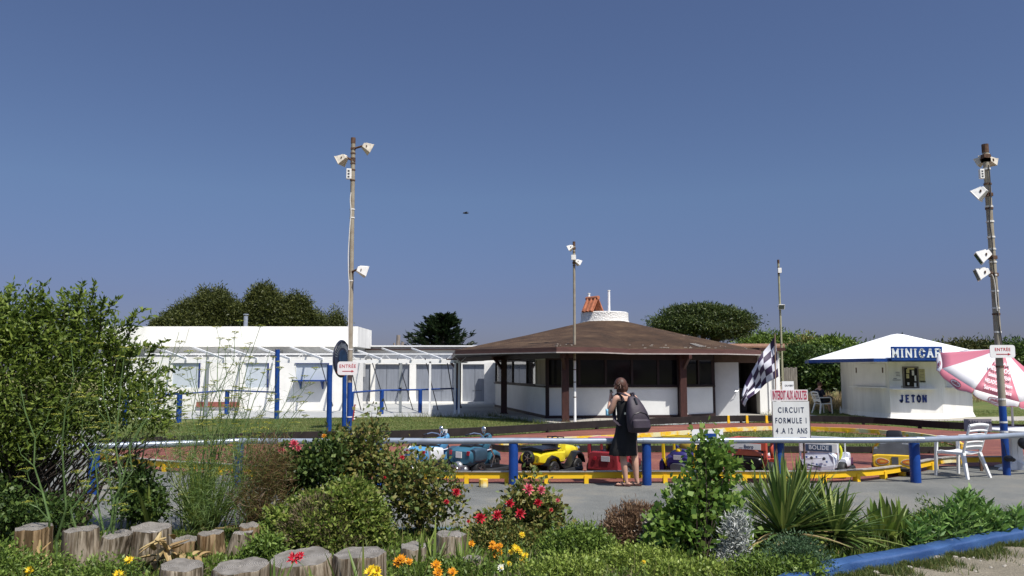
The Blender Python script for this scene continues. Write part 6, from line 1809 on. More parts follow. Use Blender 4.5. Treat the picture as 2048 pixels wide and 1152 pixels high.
tree('tamarisk_tree', 'broad olive green tree rising left behind the white parapet', 'tree', 420, 52, [(350, 655, 40, 16), (385, 634, 40, 24), (425, 614, 38, 28), (452, 632, 36, 28), (400, 655, 70, 26), (360, 640, 20, 16)], 760, 130, .20, .06, L_tam, (.22, .22, .24), .22, seed=21, group='trees behind the white building')
tree('tamarisk_tree', 'olive green tree with a pointed top behind the stove pipe', 'tree', 560, 53, [(527, 602, 26, 24), (500, 640, 40, 22), (545, 632, 42, 32), (594, 612, 20, 16), (585, 645, 42, 24), (622, 640, 22, 14), (640, 655, 35, 12)], 760, 130, .20, .06, L_tam, (.21, .21, .24), .2, seed=22, group='trees behind the white building')
tree('tamarisk_tree', 'small ragged tree between the parapet corner and the left floodlight pole', 'tree', 670, 50, [(670, 640, 10, 18), (672, 655, 16, 16)], 90, 60, .15, .05, L_tam, (.2, .2, .25), .08, seed=23, group='trees behind the white building')
tree('pine_tree', 'wide dark umbrella pine behind the right end of the pavilion roof', 'tree', 1410, 58, [(1338, 645, 24, 14), (1370, 632, 30, 15), (1410, 626, 34, 13), (1450, 632, 28, 13), (1473, 645, 22, 18), (1400, 648, 54, 16), (1450, 658, 38, 18), (1350, 654, 32, 12), (1484, 634, 12, 8)], 420, 140, .22, .065, L_pine, (.42, .42, .13), .3, seed=24, shell=.75)
# cypress with sweeping layers
Yc = 60; cx_ = UX(882, Yc, 3)
cy = thing('cypress_tree', 'small dark layered conifer above the low white building', 'tree', (cx_, Yc, 0))
zt_ = PD(888, 628, Yc).z
mb = MB(); mb.tube([(cx_, Yc, 0), (cx_, Yc, zt_ * .6), (cx_ + .2, Yc, zt_)], [.25, .15, .03], 8); mb.build('trunk', bark, cy, world=True)
P, D = [], []
r = np.random.default_rng(5)
bm_ = MB()
for k in range(120):
    q = r.random() ** .8; z = 2.0 + (zt_ - 2.2) * q; az_ = r.random() * 2 * PI; Ln = (2.55 * (1 - q) ** .8 + .35) * (.6 + .5 * r.random())
    if math.cos(az_) < -.3: Ln *= 1.15
    dr = np.array([math.cos(az_), math.sin(az_), .32 + .3 * r.random()])
    p0 = np.array([cx_ + .2 * q, Yc, z]); n_ = 60
    t_ = r.random(n_) ** .7
    pts = p0 + dr * Ln * t_[:, None] + np.array([0, 0, -.18]) * (t_[:, None] * (1 - t_[:, None])) * Ln
    side = np.array([-dr[1], dr[0], 0]); sp = r.normal(size=n_) * .22 * (1.15 - t_)
    pts = pts + side * sp[:, None] + r.normal(size=(n_, 3)) * .05
    P.append(pts); D.append(dr + side * sp[:, None] * 2 + r.normal(size=(n_, 3)) * .25)
    bm_.tube([Vector(p0), Vector(p0 + dr * Ln)], [.04, .01], 4)
leaves('crown', np.concatenate(P), np.concatenate(D), .34, .11, L_cyp, cy, 5)
bm_.build('branch', bark, cy, world=True, fix=False)
# dead stumps of a tree on the horizon
x = UX(795, 55, 3)
mb = MB(); mb.tube([(x, 55, 0), (x, 55, 2.5), (x + .05, 55, ZV(670, 55))], [.2, .18, .13], 8); mb.tube([(x + .1, 55, 2), (x + .35, 55, ZV(684, 55))], [.15, .1], 7); mb.tube([(x, 55, 2), (x - .25, 55, ZV(686, 55))], [.1, .07], 6)
tag(mb.build('dead_trunk', M('grey_bark', (.26, .22, .20), .9, .2, 5)), 'bare grey dead trunk stub showing above the low white building', 'tree trunk')
# hedges right
Hg = 'bushes of the far hedge'
def hbush(label, base_u, Y, bl, n, per, lm, seed, L=.24, W_=.10, sp=.24):
    return tree('hedge_bush', label, 'bush', base_u, Y, bl, n, per, L, W_, lm, sp, .1, group=Hg, seed=seed, nst=10, trunks=2)
hbush('light green feathery bush behind the tiled house left of the rear pole', 1530, 62, [(1510, 690, 28, 10), (1550, 690, 35, 12), (1590, 692, 30, 10)], 500, 20, L_mid, 31, .32, .1, .4)
hbush('grey green bush between the tiled house and the kiosk roof', 1625, 48, [(1620, 694, 24, 10), (1605, 698, 18, 8)], 260, 18, L_rose, 32)
hbush('bright green bush just left of the kiosk roof', 1665, 46, [(1665, 696, 32, 12), (1690, 700, 16, 12), (1650, 706, 22, 10)], 420, 20, L_mid, 33)
hbush('dark hedge bush behind the wooden fence', 1600, 43, [(1590, 716, 20, 16), (1615, 728, 34, 22), (1595, 740, 28, 26), (1640, 735, 40, 28)], 1100, 20, L_dark, 34)
hbush('dark hedge bush behind the seated man', 1660, 42, [(1655, 738, 28, 24), (1685, 748, 25, 22), (1640, 754, 30, 18), (1700, 732, 36, 24)], 900, 20, L_dark, 35)
for k, (u, v, ru, rv) in enumerate(((1735, 705, 55, 26), (1830, 702, 70, 22), (1905, 690, 36, 17), (1945, 684, 34, 12), (1985, 690, 40, 17), (2040, 690, 45, 22), (2100, 692, 40, 26))):
    v += 26; hbush(('hedge bush behind the left slope of the kiosk roof', 'hedge bush behind the middle of the kiosk roof', 'hedge bush behind the kiosk name board end', 'lighter hedge bush above the parasol', 'hedge bush left of the right pole top of the parasol', 'hedge bush at the right picture edge', 'hedge bush at the far right edge, nearest the frame')[k], u, 70, [(u, v, ru, rv), (u, 725, ru, 26)], 520, 20, (L_dark, L_dark, L_olive, L_olive, L_dark, L_dark, L_dark)[k], 40 + k, .4, .13, .5)
# tall dry grass behind the kiosk
def blades(name, P, h, w, mat, seed, lean=.35, parent=None, world=True, seg=2):
    P = np.asarray(P, float); n = len(P); r = np.random.default_rng(seed)
    if parent is not None and world: P = P - np.array(parent.location)
    D = np.stack([r.normal(size=n) * lean, r.normal(size=n) * lean, np.ones(n)], 1); D /= np.linalg.norm(D, axis=1, keepdims=True)
    a = r.random(n) * PI; X = np.stack([np.cos(a), np.sin(a), np.zeros(n)], 1)
    hh = (h * (.5 + r.random(n)))[:, None]
    V = np.empty((n, 4, 3)); V[:, 0] = P - X * w / 2; V[:, 1] = P + X * w / 2
    bend = np.stack([r.normal(size=n) * .3, r.normal(size=n) * .3, np.zeros(n)], 1)
    V[:, 2] = P + D * hh + bend * hh * .5 + X * w * .1; V[:, 3] = P + D * hh + bend * hh * .5 - X * w * .1
    return quads(name, V, mat, parent)
def scatter(n, x0, x1, y0, y1, z=0.0, r=rng): return np.stack([x0 + (x1 - x0) * r.random(n), y0 + (y1 - y0) * r.random(n), np.full(n, z)], 1)
o = blades('tall_grass', np.concatenate([scatter(5200, UX(1565, 38), UX(1740, 44), 36.5, 41.5), scatter(2500, UX(1900, 40), UX(2080, 50), 45, 56)]), .55, .03, L_straw, 3); o['kind'] = 'stuff'
# lawn blades
def inpoly(P, poly):
    x, y = P[:, 0], P[:, 1]; ins = np.zeros(len(P), bool); n = len(poly)
    for i in range(n):
        x1, y1 = poly[i][0], poly[i][1]; x2, y2 = poly[(i + 1) % n][0], poly[(i + 1) % n][1]
        c = ((y1 > y) != (y2 > y)) & (x < (x2 - x1) * (y - y1) / (y2 - y1 + 1e-12) + x1); ins ^= c
    return ins
Pl = np.concatenate([scatter(70000, -11, 3, 18, 31), scatter(22000, 3, 12, 24.5, 28.5), scatter(38000, 9, 24, 19, 36)])
ok = ~inpoly(Pl, [(p.x, p.y) for p in outer]); terr = [(-14, 29.5), (-9, 30.0), (-4.5, 31.0), (-1.8, 31.2), (0.1, 29.6), (1.6, 25.9), (6.6, 26.6), (8.9, 28.6), (12, 29.2), (12, 46), (-14, 46)]
ok &= ~inpoly(Pl, terr)
ok &= ~inpoly(Pl, poly) & ~inpoly(Pl, [(13.0, 30.5), (14.0, 28.6), (17.8, 28.6), (20.5, 29.6), (20.5, 31.6), (14, 31.6)])
Pl = Pl[ok]
ci = np.array([(p.x, p.y) for p in inner]); Pi = scatter(30000, ci[:, 0].min(), ci[:, 0].max(), ci[:, 1].min(), ci[:, 1].max(), .016); Pi = Pi[inpoly(Pi, [(p.x, p.y) for p in inner])]
o = blades('lawn_grass', np.concatenate([Pl, Pi]), .045, .012, L_grass, 4); o['kind'] = 'stuff'
# tufts along pavilion slab
ed = []
for a_, b_ in (((-.9, 31.6), (1.2, 26.2)), ((1.2, 26.2), (6.5, 27.2)), ((6.5, 27.4), (8.8, 29.4)), ((9.6, 31.4), (11, 31.3)), ((-4.5, 30.9), (-.8, 31.1))):
    n_ = 420; t_ = rng.random(n_); ed.append(np.stack([a_[0] + (b_[0] - a_[0]) * t_, a_[1] + (b_[1] - a_[1]) * t_ + rng.normal(size=n_) * .12, np.zeros(n_)], 1))
o = blades('edge_grass', np.concatenate(ed), .16, .015, L_grass, 6); o['kind'] = 'stuff'

# ---------------- flower bed: ground cover
def bedpts(n, x0, x1, q0=0.03, q1=.97, r=rng):
    X = x0 + (x1 - x0) * r.random(n); Q = q0 + (q1 - q0) * r.random(n)
    return np.array([(x, bed_fy(x) + (bed_by(x) - bed_fy(x)) * q, .02 + .06 * math.sin(PI * q) ** .5) for x, q in zip(X, Q)])
P = bedpts(46000, -6.5, 7.6)
o = leaves('ground_cover', P, rng.normal(size=(len(P), 3)) * .6 + np.array([0, 0, .8]), .05, .026, L_mid, seed=8); o['kind'] = 'stuff'
P = bedpts(9000, -6.5, 7.6)
o = blades('bed_grass', P, .14, .009, L_grass, 9); o['kind'] = 'stuff'
P = bedpts(2600, -6.5, 7.6)
o = leaves('leaf_litter', P, rng.normal(size=(len(P), 3)) * np.array([1, 1, .25]), .06, .035, L_dryleaf, seed=10); o['kind'] = 'stuff'
# grass fringe outside the kerb
kp = [(p.x + .02, p.y - .13) for p in kerb_w]
pp = []
for a_, b_ in zip(kp[:-1], kp[1:]):
    n_ = 1500; t_ = rng.random(n_); off = np.abs(rng.normal(size=n_)) * .085 * (1 + np.sin(t_ * 9))
    d = np.array([b_[0] - a_[0], b_[1] - a_[1]]); d /= np.linalg.norm(d)
    pp.append(np.stack([a_[0] + (b_[0] - a_[0]) * t_ + d[1] * off, a_[1] + (b_[1] - a_[1]) * t_ - d[0] * off + .12, np.full(n_, .016)], 1))
o = blades('kerb_grass', np.concatenate(pp), .045, .008, L_grass, 12); o['kind'] = 'stuff'
# pebbles on the gravel path and by the kerb
mb = MB()
rr = random.Random(4)
for k in range(420):
    x = rr.uniform(2.2, 6.8); y = rr.uniform(5.2, 8.6); s = rr.uniform(.006, .02)
    if y > np.interp(x, [p.x for p in kerb_w], [p.y for p in kerb_w]) - .06: continue
    mb.ell((x, y, .018), (s, s * rr.uniform(.7, 1.1), s * .6), 6, 4)
for (x, y, s) in [(G(u, v).x, G(u, v).y, r_) for u, v, r_ in ((1877, 1122, .06), (1818, 1140, .035), (1752, 1150, .04), (1910, 1118, .03))]: mb.ell((x, y, .02), (s, s * .8, s * .5), 9, 6)
o = mb.build('pebbles', M('pebble_grey', (.38, .35, .30), .9, .25, 9), fix=False); o['kind'] = 'stuff'

# ---------------- stumps
m_wood = M('weathered_stump', (.09, .062, .038), .95, .2, 5, col2=(.36, .31, .24), stretch=(4, 4, .45), bump=.02, bscale=12, detail=10, thr=(.34, .66), spec=.15)
m_wood2 = M('ochre_stump', (.11, .060, .025), .95, .2, 4, col2=(.33, .24, .14), stretch=(4, 4, .4), bump=.02, bscale=12, detail=10, thr=(.34, .66), spec=.15)
def crackify(m):
    n = m.node_tree; b = n.nodes['Principled BSDF']; src = b.inputs['Base Color'].links[0].from_socket
    tc = n.nodes.new('ShaderNodeTexCoord')
    for sc_, st, lo, hi, dk in ((7, (5, 5, .35), .56, .62, .34), (2.2, (1, 1, 1), .52, .66, .45), (18, (6, 6, .5), .5, .62, .6)):
        mp = n.nodes.new('ShaderNodeMapping'); mp.inputs['Scale'].default_value = st; n.links.new(tc.outputs['Object'], mp.inputs[0])
        no = n.nodes.new('ShaderNodeTexNoise'); no.inputs['Scale'].default_value = sc_ / 2; no.inputs['Detail'].default_value = 3; n.links.new(mp.outputs[0], no.inputs['Vector'])
        cr = n.nodes.new('ShaderNodeValToRGB'); cr.color_ramp.elements[0].position = lo; cr.color_ramp.elements[0].color = (1, 1, 1, 1); cr.color_ramp.elements[1].position = hi; cr.color_ramp.elements[1].color = (dk, dk * .95, dk * .85, 1); n.links.new(no.outputs[0], cr.inputs[0])
        mx = n.nodes.new('ShaderNodeMix'); mx.data_type = 'RGBA'; mx.blend_type = 'MULTIPLY'; mx.inputs[0].default_value = 1; n.links.new(src, mx.inputs[6]); n.links.new(cr.outputs[0], mx.inputs[7]); src = mx.outputs[2]
    n.links.new(src, b.inputs['Base Color'])
crackify(m_wood); crackify(m_wood2)
m_top = bpy.data.materials.new('stump_end_grain'); m_top.use_nodes = True
n = m_top.node_tree; b = n.nodes['Principled BSDF']; b.inputs['Roughness'].default_value = .95
tc = n.nodes.new('ShaderNodeTexCoord'); wv = n.nodes.new('ShaderNodeTexWave'); wv.wave_type = 'RINGS'; wv.rings_direction = 'Z'; wv.inputs['Scale'].default_value = 26; wv.inputs['Distortion'].default_value = 3; wv.inputs['Detail'].default_value = 3
n.links.new(tc.outputs['Object'], wv.inputs['Vector'])
cr = n.nodes.new('ShaderNodeValToRGB'); cr.color_ramp.elements[0].color = (.27, .245, .215, 1); cr.color_ramp.elements[1].color = (.40, .37, .33, 1)
n.links.new(wv.outputs[0], cr.inputs[0])
nn = n.nodes.new('ShaderNodeTexNoise'); nn.inputs['Scale'].default_value = 9; nn.inputs['Detail'].default_value = 6; n.links.new(tc.outputs['Object'], nn.inputs['Vector'])
mm = n.nodes.new('ShaderNodeMix'); mm.data_type = 'RGBA'; mm.blend_type = 'MULTIPLY'; mm.inputs[0].default_value = .7
c2 = n.nodes.new('ShaderNodeValToRGB'); c2.color_ramp.elements[0].position = .35; c2.color_ramp.elements[0].color = (.45, .43, .40, 1); c2.color_ramp.elements[1].position = .6
n.links.new(nn.outputs[0], c2.inputs[0]); n.links.new(cr.outputs[0], mm.inputs[6]); n.links.new(c2.outputs[0], mm.inputs[7]); n.links.new(mm.outputs[2], b.inputs['Base Color'])
bu = n.nodes.new('ShaderNodeBump'); bu.inputs['Distance'].default_value = .01; n.links.new(wv.outputs[0], bu.inputs['Height']); n.links.new(bu.outputs[0], b.inputs['Normal'])
stl = [(40, 1052, 72, 1158, 'orange brown stump at the far left edge'), (143, 1057, 66, 1165, 'pale topped stump behind fennel stems, second from the left'), (195, 1066, 58, 1158, 'leaning split stump between two upright ones at the left'), (279, 1055, 82, 1150, 'wide tall stump at the left with a flat top'),
       (354, 1077, 58, 1130, 'short stump right of the wide tall one, with curled dry leaves'), (413, 1063, 50, 1132, 'olive tinted stump, third before the round green shrub'), (458, 1060, 40, 1130, 'slim pale stump leaning on its neighbour'), (496, 1046, 38, 1124, 'slim tall stump next to the round green shrub'),
       (338, 1128, 88, 1215, 'grey stump with a hole in its top at the bottom edge'), (456, 1130, 108, 1215, 'wide pale grey stump at the bottom edge'), (586, 1116, 124, 1205, 'wide pale stump under the round green shrub'), (704, 1103, 108, 1200, 'wide stump with a jagged top under the round green shrub'),
       (817, 1089, 54, 1160, 'small pale stump with a dark hollow beside the white daisies'), (893, 1066, 62, 1140, 'broken grey stump behind long leaves in the middle'), (946, 1108, 42, 1165, 'small dull stump half hidden left of the orange flowers'), (1085, 1104, 44, 1128, 'very low pale stump among the green plants')]
for i, (u, v, w_, vb, lab) in enumerate(stl):
    g = G(u, vb); h = max(.08, PD(u, v + (14 if v > 1095 else 8), g.y).z); r0 = w_ / 2 / FPX * g.y
    t = thing('stump', 'sawn log stump: ' + lab, 'stump', (g.x, g.y + r0, 0), 0, 'sawn log stumps edging the flower bed')
    rr = random.Random(50 + i); N_ = 40; ph1, ph2 = rr.random() * 6, rr.random() * 6
    tl = Vector((rr.uniform(-.03, .03), rr.uniform(-.02, .02))) if i not in (2, 6) else Vector((.09, 0))
    mb = MB(); rings = []
    def rad(k, q): a = 2 * PI * k / N_; return r0 * (1 + .05 * math.sin(2 * a + ph1) + .03 * math.sin(3 * a + ph2) + .018 * math.sin(9 * a + ph1) + .012 * math.sin(17 * a + ph2) + (.10 * (1 - q) ** 2)) * (1 - .04 * q)
    crack = rr.randrange(N_)
    tiltx, tilty = rr.uniform(-.08, .08), rr.uniform(.02, .14)
    for q in (0, .1, .35, .65, .9, .97, 1.0):
        rg = []
        for k in range(N_):
            a = 2 * PI * k / N_; r_ = rad(k, q) * (.985 if q == 1.0 else 1)
            if k in (crack, (crack + 13) % N_, (crack + 24) % N_): r_ *= .93
            z = h * q + (r_ * (math.cos(a) * tiltx + math.sin(a) * tilty) + .006 * math.sin(5 * a + ph1)) * q
            rg.append(V(r_ * math.cos(a) + tl.x * q, r_ * math.sin(a) + tl.y * q, z))
        rings.append(rg)
    mb.loft(rings, cap=False); mb.build('side', m_wood2 if i in (0, 4, 5, 7) else m_wood, t, smooth=True, angle=50)
    mb = MB(); top_ = rings[-1]; c_ = V(tl.x, tl.y, h); rg2 = []
    hole = i in (8, 12)
    for q in (1, .72, .45, .2, .08):
        ck_ = (crack + 5) % N_
        rg2.append([c_ + (p - c_) * q + V(0, 0, -.02 if j_ in (ck_, (ck_ + 17) % N_) and .1 < q < 1 else 0) + V(0, 0, (rr.random() - .5) * .006 - (.05 if hole and q < .15 else 0) - (.01 if q == .2 else 0)) for j_, p in enumerate(top_)])
    mb.loft(rg2, cap=True); mb.build('cut_top', m_top, t, smooth=True)

# ---------------- plant builders
def strap(mb, b, az_, L, w, rise, droop, seg=6, mi=0):
    d = V(math.cos(az_), math.sin(az_), 0); s = V(-d.y, d.x, 0); vs = []
    for k in range(seg + 1):
        q = k / seg; p = b + d * L * (math.cos(rise) * q + .15 * droop * q * q) + V(0, 0, L * (math.sin(rise) * q - droop * q * q))
        ww = w * (1 - q) ** .55 * (.6 + .7 * min(1, q * 4)) * .5
        vs += [p - s * ww + V(0, 0, ww * .5), p - V(0, 0, ww * .1), p + s * ww + V(0, 0, ww * .5)]
    fs = []
    for k in range(seg):
        a = k * 3; fs += [(a, a + 1, a + 4, a + 3), (a + 1, a + 2, a + 5, a + 4)]
    mb.add(vs, fs, mi)
def rosette(name, label, cat, u, v, n, L, w, r0=25, r1=85, droop=(.05, .45), stem=.15, seed=1, mats=None, dry=.12, heads=1, group=None, Y=None, fan=None):
    g = G(u, v); rr = random.Random(seed)
    t = thing(name, label, cat, (g.x, g.y, 0), 0, group)
    mb = MB()
    for hd_ in range(heads):
        off = V(rr.uniform(-.15, .15), rr.uniform(-.1, .15), 0) if hd_ else V(0, 0, 0)
        b = g + off + V(0, 0, stem * rr.uniform(.7, 1.1))
        for k in range(n // heads):
            q = k / (n // heads); rise = R(r0 + (r1 - r0) * q + rr.uniform(-8, 8)); dryl = rr.random() < dry * (1.6 if q < .4 else .2)
            a_ = rr.uniform(0, 2 * PI) if fan is None else fan + rr.choice((0, PI)) + rr.gauss(0, .35)
            strap(mb, b, a_, L * rr.uniform(.7, 1.1), w * rr.uniform(.8, 1.15), rise if not dryl else R(rr.uniform(-40, 15)), (droop[0] + (droop[1] - droop[0]) * (1 - q)) * rr.uniform(.6, 1.3), mi=1 if dryl else 0)
    mb.build('leaves', mats or [L_strap, L_straw], t, world=True, fix=False)
    mb = MB(); mb.tube([g, g + V(0, 0, stem + .05)], [.035, .03], 8); mb.build('stem', twig, t, world=True)
    return t
Yg = 'spiky yuccas in the flower bed'
L_yucca = leafmat('yucca_leaf', [(.04, .08, .022), (.10, .17, .04), (.26, .30, .08)], .2)
ym_ = [L_yucca, L_straw]
rosette('yucca', 'large dark green yucca in front of the white BOLIDE minicar', 'yucca', 1568, 1108, 210, .80, .038, -5, 88, (.05, .22), .20, 61, ym_, .15, 1, Yg)
rosette('yucca', 'lighter upright yucca behind the large dark one', 'yucca', 1605, 1078, 110, .72, .042, 25, 88, (.03, .25), .18, 62, [L_strap, L_straw], .15, 1, Yg)
rosette('yucca', 'drooping yucca spilling over the blue kerb', 'yucca', 1672, 1108, 140, .66, .042, -15, 75, (.1, .35), .16, 63, ym_, .22, 1, Yg)
rosette('yucca', 'dark spiky yucca behind, right of the large one', 'yucca', 1645, 1070, 90, .56, .036, 10, 85, (.05, .3), .15, 64, ym_, .2, 1, Yg)
rosette('iris_clump', 'broad leaved clump with yellowed tips right of the yuccas', 'plant', 1782, 1096, 66, .56, .07, 30, 88, (.05, .5), .03, 65, [L_lime if False else leafmat('iris_leaf', [(.07, .12, .02), (.15, .22, .04), (.28, .33, .08)]), L_straw], .25, 3)
rosette('iris_clump', 'small upright leaf clump behind the leafy shrub, right of it', 'plant', 1512, 1030, 40, .55, .04, 50, 88, (.02, .2), .03, 66, ym_, .1, 2)
rosette('iris_clump', 'upright green strap leaves behind the fennel stems', 'plant', 300, 1078, 14, .62, .05, 60, 86, (.02, .12), .03, 67, [leafmat('iris_leaf', []) if 'iris_leaf' in MATS else L_strap, L_straw], .05, 1)
rosette('iris_clump', 'dense upright grassy clump behind the stumps', 'plant', 405, 1066, 170, .78, .030, 50, 88, (.02, .35), .02, 68, [leafmat('iris_leaf', []), L_straw], .2, 4)
rosette('iris_clump', 'reddish brown withered grassy clump beside the round green shrub', 'plant', 505, 1060, 220, .62, .014, 20, 85, (.1, .6), .02, 69, [leafmat('rusty_leaf', [(.10, .05, .025), (.16, .10, .04), (.10, .12, .03)]), L_straw], .1, 4)
for k, (u, v, L_, n_, lab) in enumerate(((548, 1222, .42, 12, 'sharp green leaves in front of the wide pale stump, left'), (624, 1225, .40, 10, 'sharp green leaves in front of the stump under the shrub'), (690, 1222, .52, 14, 'tall sharp leaves between the two widest stumps'), (868, 1150, .52, 22, 'long iris leaves in front of the small hollow stump'), (930, 1155, .42, 22, 'bent iris leaves left of the orange flowers'), (1010, 1165, .24, 14, 'low thin leaves below the yellow flowers'), (772, 1215, .36, 12, 'short leaves at the bottom edge under the yellow gazania'))):
    rosette('iris_clump', lab, 'plant', u, v, n_, L_, .028, 45, 88, (.02, .3), .0, 80 + k, [leafmat('iris_leaf', []), L_straw], .15, 2)

# big shrub at the left
t = thing('large_shrub', 'tall dense green shrub filling the left edge of the picture', 'shrub', (G(40, 1070).x, G(40, 1070).y, 0))
Bs = blobs_px([(20, 650, 80, 60), (-40, 780, 160, 200), (90, 690, 90, 60), (170, 690, 70, 55), (60, 790, 120, 100), (180, 780, 95, 75), (250, 770, 70, 60), (290, 815, 60, 45), (130, 860, 90, 45), (20, 900, 60, 50), (215, 720, 50, 45), (-60, 950, 90, 100), (300, 850, 30, 30), (150, 620, 50, 40), (40, 615, 50, 36)], 8.6)
bush(t, Bs, 1750, 13, .062, .025, leafmat('shrub_leaf', [(.04, .07, .015), (.11, .17, .028), (.18, .25, .04), (.28, .35, .07)], .45), twigd, spread=.075, nst=170, sr=.014, seed=71, zmin=.25, up=.35, shell=.5, rough=.2)
# shoots reaching into the sky
mb = MB(); P, D = [], []
rr = random.Random(8)
shoots_ = [(rr.uniform(-20, 250), 0, 0, 0) for _ in range(60)]
shoots_ = [(u, 640 + max(0, u - 190) * .9 + rr.uniform(0, 120), u + rr.uniform(-25, 45), 615 + max(0, u - 170) * .55 + rr.uniform(-30, 70)) for u, _, _, _ in shoots_]
for (u0, v0, u1, v1) in tuple(shoots_) + ((40, 620, 100, 566), (10, 610, 25, 575), (150, 640, 165, 568), (175, 640, 192, 566), (110, 640, 160, 590), (200, 650, 240, 598), (225, 680, 290, 620), (240, 690, 305, 630), (60, 610, 95, 590), (130, 640, 120, 585), (200, 660, 205, 600), (260, 700, 325, 700), (285, 730, 335, 680), (300, 760, 360, 740), (315, 800, 385, 790), (280, 820, 350, 870), (255, 680, 270, 630), (20, 640, -10, 590)):
    a_ = PD(u0, v0, 8.5); b_ = PD(u1, v1, 8.5 + rr.uniform(-.2, .2)); pts = tubes_path(a_, b_, -.04, 8, .008)
    mb.tube(pts, [.006 - .0006 * k for k in range(9)], 5)
    for k in range(36):
        q = rr.random(); i_ = min(int(q * 8), 7); p = pts[i_].lerp(pts[i_ + 1], q * 8 - i_); d = (b_ - a_).normalized()
        P.append(p); D.append(d * .5 + V(rr.uniform(-1, 1), rr.uniform(-.8, .8), rr.uniform(-.5, .9)))
leaves('shoot_leaves', P, D, .07, .028, MATS['shrub_leaf'], t, 9); mb.build('shoot', twigd, t, world=True, fix=False)
mb = MB()   # bare lower limbs leaning to the left
for k in range(60):
    p0 = G(-60 + rr.random() * 220, 1080) ; p0.z = .02; p1 = PD(60 + rr.random() * 260, 850 + rr.random() * 60, 8.4 + rr.random() * .5); m_ = p0.lerp(p1, .5) + V(rr.uniform(-.2, .1), 0, rr.uniform(-.08, .12))
    mb.tube([p0, p0.lerp(m_, .5) + V(0, 0, .03), m_, p1], [rr.uniform(.010, .026), .012, .008, .004], 6)
mb.build('limb', twigd, t, world=True, fix=False)
# small dark ivy bush under it
def simple_bush(name, label, cat, u, v, Y, bl, n, per, L, W_, lm, sm, seed, group=None, **kw):
    g = G(u, v); t = thing(name, label, cat, (g.x, g.y, 0), 0, group)
    bush(t, blobs_px(bl, Y), n, per, L, W_, lm, sm, seed=seed, **kw); return t
simple_bush('ivy_bush', 'low dark leafy bush under the large shrub at the left', 'bush', 60, 1060, 8.2, [(50, 1025, 60, 22), (120, 1030, 40, 22), (0, 1010, 40, 40)], 230, 12, .05, .035, L_dark, twigd, 72, nst=50, zmin=.02)
simple_bush('ivy_bush', 'small dark bush behind the fennel, in front of the left blue post', 'bush', 262, 1040, 8.7, [(268, 960, 24, 34), (275, 1000, 30, 34), (300, 1010, 30, 30)], 240, 12, .05, .035, L_dark, twigd, 73, nst=30, zmin=.02)
# clipped round shrub
t = simple_bush('round_shrub', 'dense rounded light green shrub with dry patches behind the wide stumps', 'shrub', 655, 1110, 7.9, [(600, 1055, 66, 48), (700, 1035, 70, 62), (655, 1065, 90, 48), (566, 1072, 40, 38), (740, 1060, 40, 46), (700, 990, 42, 26), (635, 1010, 40, 24), (550, 1040, 20, 16), (765, 1085, 20, 20)], 2000, 13, .048, .023, leafmat('box_leaf', [(.07, .12, .02), (.15, .22, .035), (.28, .34, .07), (.17, .15, .06)], .35), twig, 74, nst=200, zmin=.02, spread=.035, sr=.005, shell=.75)
P2, D2 = sample_blobs(blobs_px([(640, 1035, 55, 40), (610, 1060, 50, 40), (670, 1075, 60, 30)], 7.72), 2600, np.random.default_rng(3), .8)
leaves('dry_twigs', P2, D2 + np.array([0, 0, .6]), .05, .007, leafmat('dry_twig_leaf', [(.14, .10, .06), (.22, .17, .11)]), t, 5)
# roses
def flower(root_, c, d, r, mat, n=14, layers=2, seed=0, center=None, name='bloom'):
    rr = random.Random(seed); d = Vector(d).normalized(); x = d.cross(V(.2, .9, .1)).normalized(); y = d.cross(x); P, D = [], []
    for l in range(layers):
        for k in range(n):
            a = 2 * PI * (k + .5 * l) / n + rr.uniform(-.15, .15); e = x * math.cos(a) + y * math.sin(a)
            P.append(c + e * r * .1); D.append(e * (1 - .35 * l) + d * (.15 + .55 * l))
    leaves(name, P, D, r, r * .42, mat, root_, seed, fold=.05, jit=.15, roll=[tuple(d.cross(Vector(q)) if False else d) for q in D])
    if center is not None:
        mb = MB(); mb.ell(c + d * r * .12, (r * .25, r * .25, r * .18), 8, 6); mb.build('flower_centre', center, root_, world=True)
bl_ = []
def rosebush(label, u, v, Y, bl, n, blooms, seed, per=9, L=.056, W_=.036, lm=None, nst=70):
    t = simple_bush('rose_bush', label, 'rose bush', u, v, Y, bl, n, per, L, W_, lm or L_rose, twig, seed, nst=nst, zmin=.02, spread=.06, sr=.006, shell=.2, group='rose bushes in the flower bed')
    for i, (bu, bv, r_, m_) in enumerate(blooms):
        flower(t, PD(bu, bv, Y - .28), (random.uniform(-.4, .4), -.8, .6), r_, m_, 9, 3, seed * 10 + i)
    return t
rosebush('rose bush with two pink blooms behind the round green shrub, left', 640, 1050, 8.6, [(590, 925, 45, 30), (640, 935, 60, 40), (600, 970, 45, 30), (660, 905, 40, 26), (565, 960, 40, 40)], 520, [(588, 889, .055, petal_p), (563, 902, .04, petal_p), (596, 897, .035, petal_p)], 75, lm=leafmat('rose_dark', [(.025, .05, .014), (.06, .105, .024), (.13, .18, .04)]))
rosebush('tall rose bush in front of the left pole with orange tinted leaves', 740, 1040, 8.7, [(740, 850, 22, 35), (735, 900, 50, 45), (700, 930, 50, 40), (780, 930, 55, 45), (690, 880, 40, 25), (745, 960, 60, 30)], 330, [(648, 872, .025, petal_o), (770, 955, .02, petal_r)], 76)
rosebush('sprawling rose bush in front of the teal motorbike with a red bloom', 840, 1060, 8.5, [(830, 950, 55, 45), (880, 980, 40, 50), (800, 1000, 40, 50), (850, 1030, 40, 35), (905, 1010, 25, 40), (830, 1000, 60, 40)], 300, [(912, 985, .05, petal_r), (893, 1004, .03, petal_r), (805, 915, .025, petal_r)], 77)
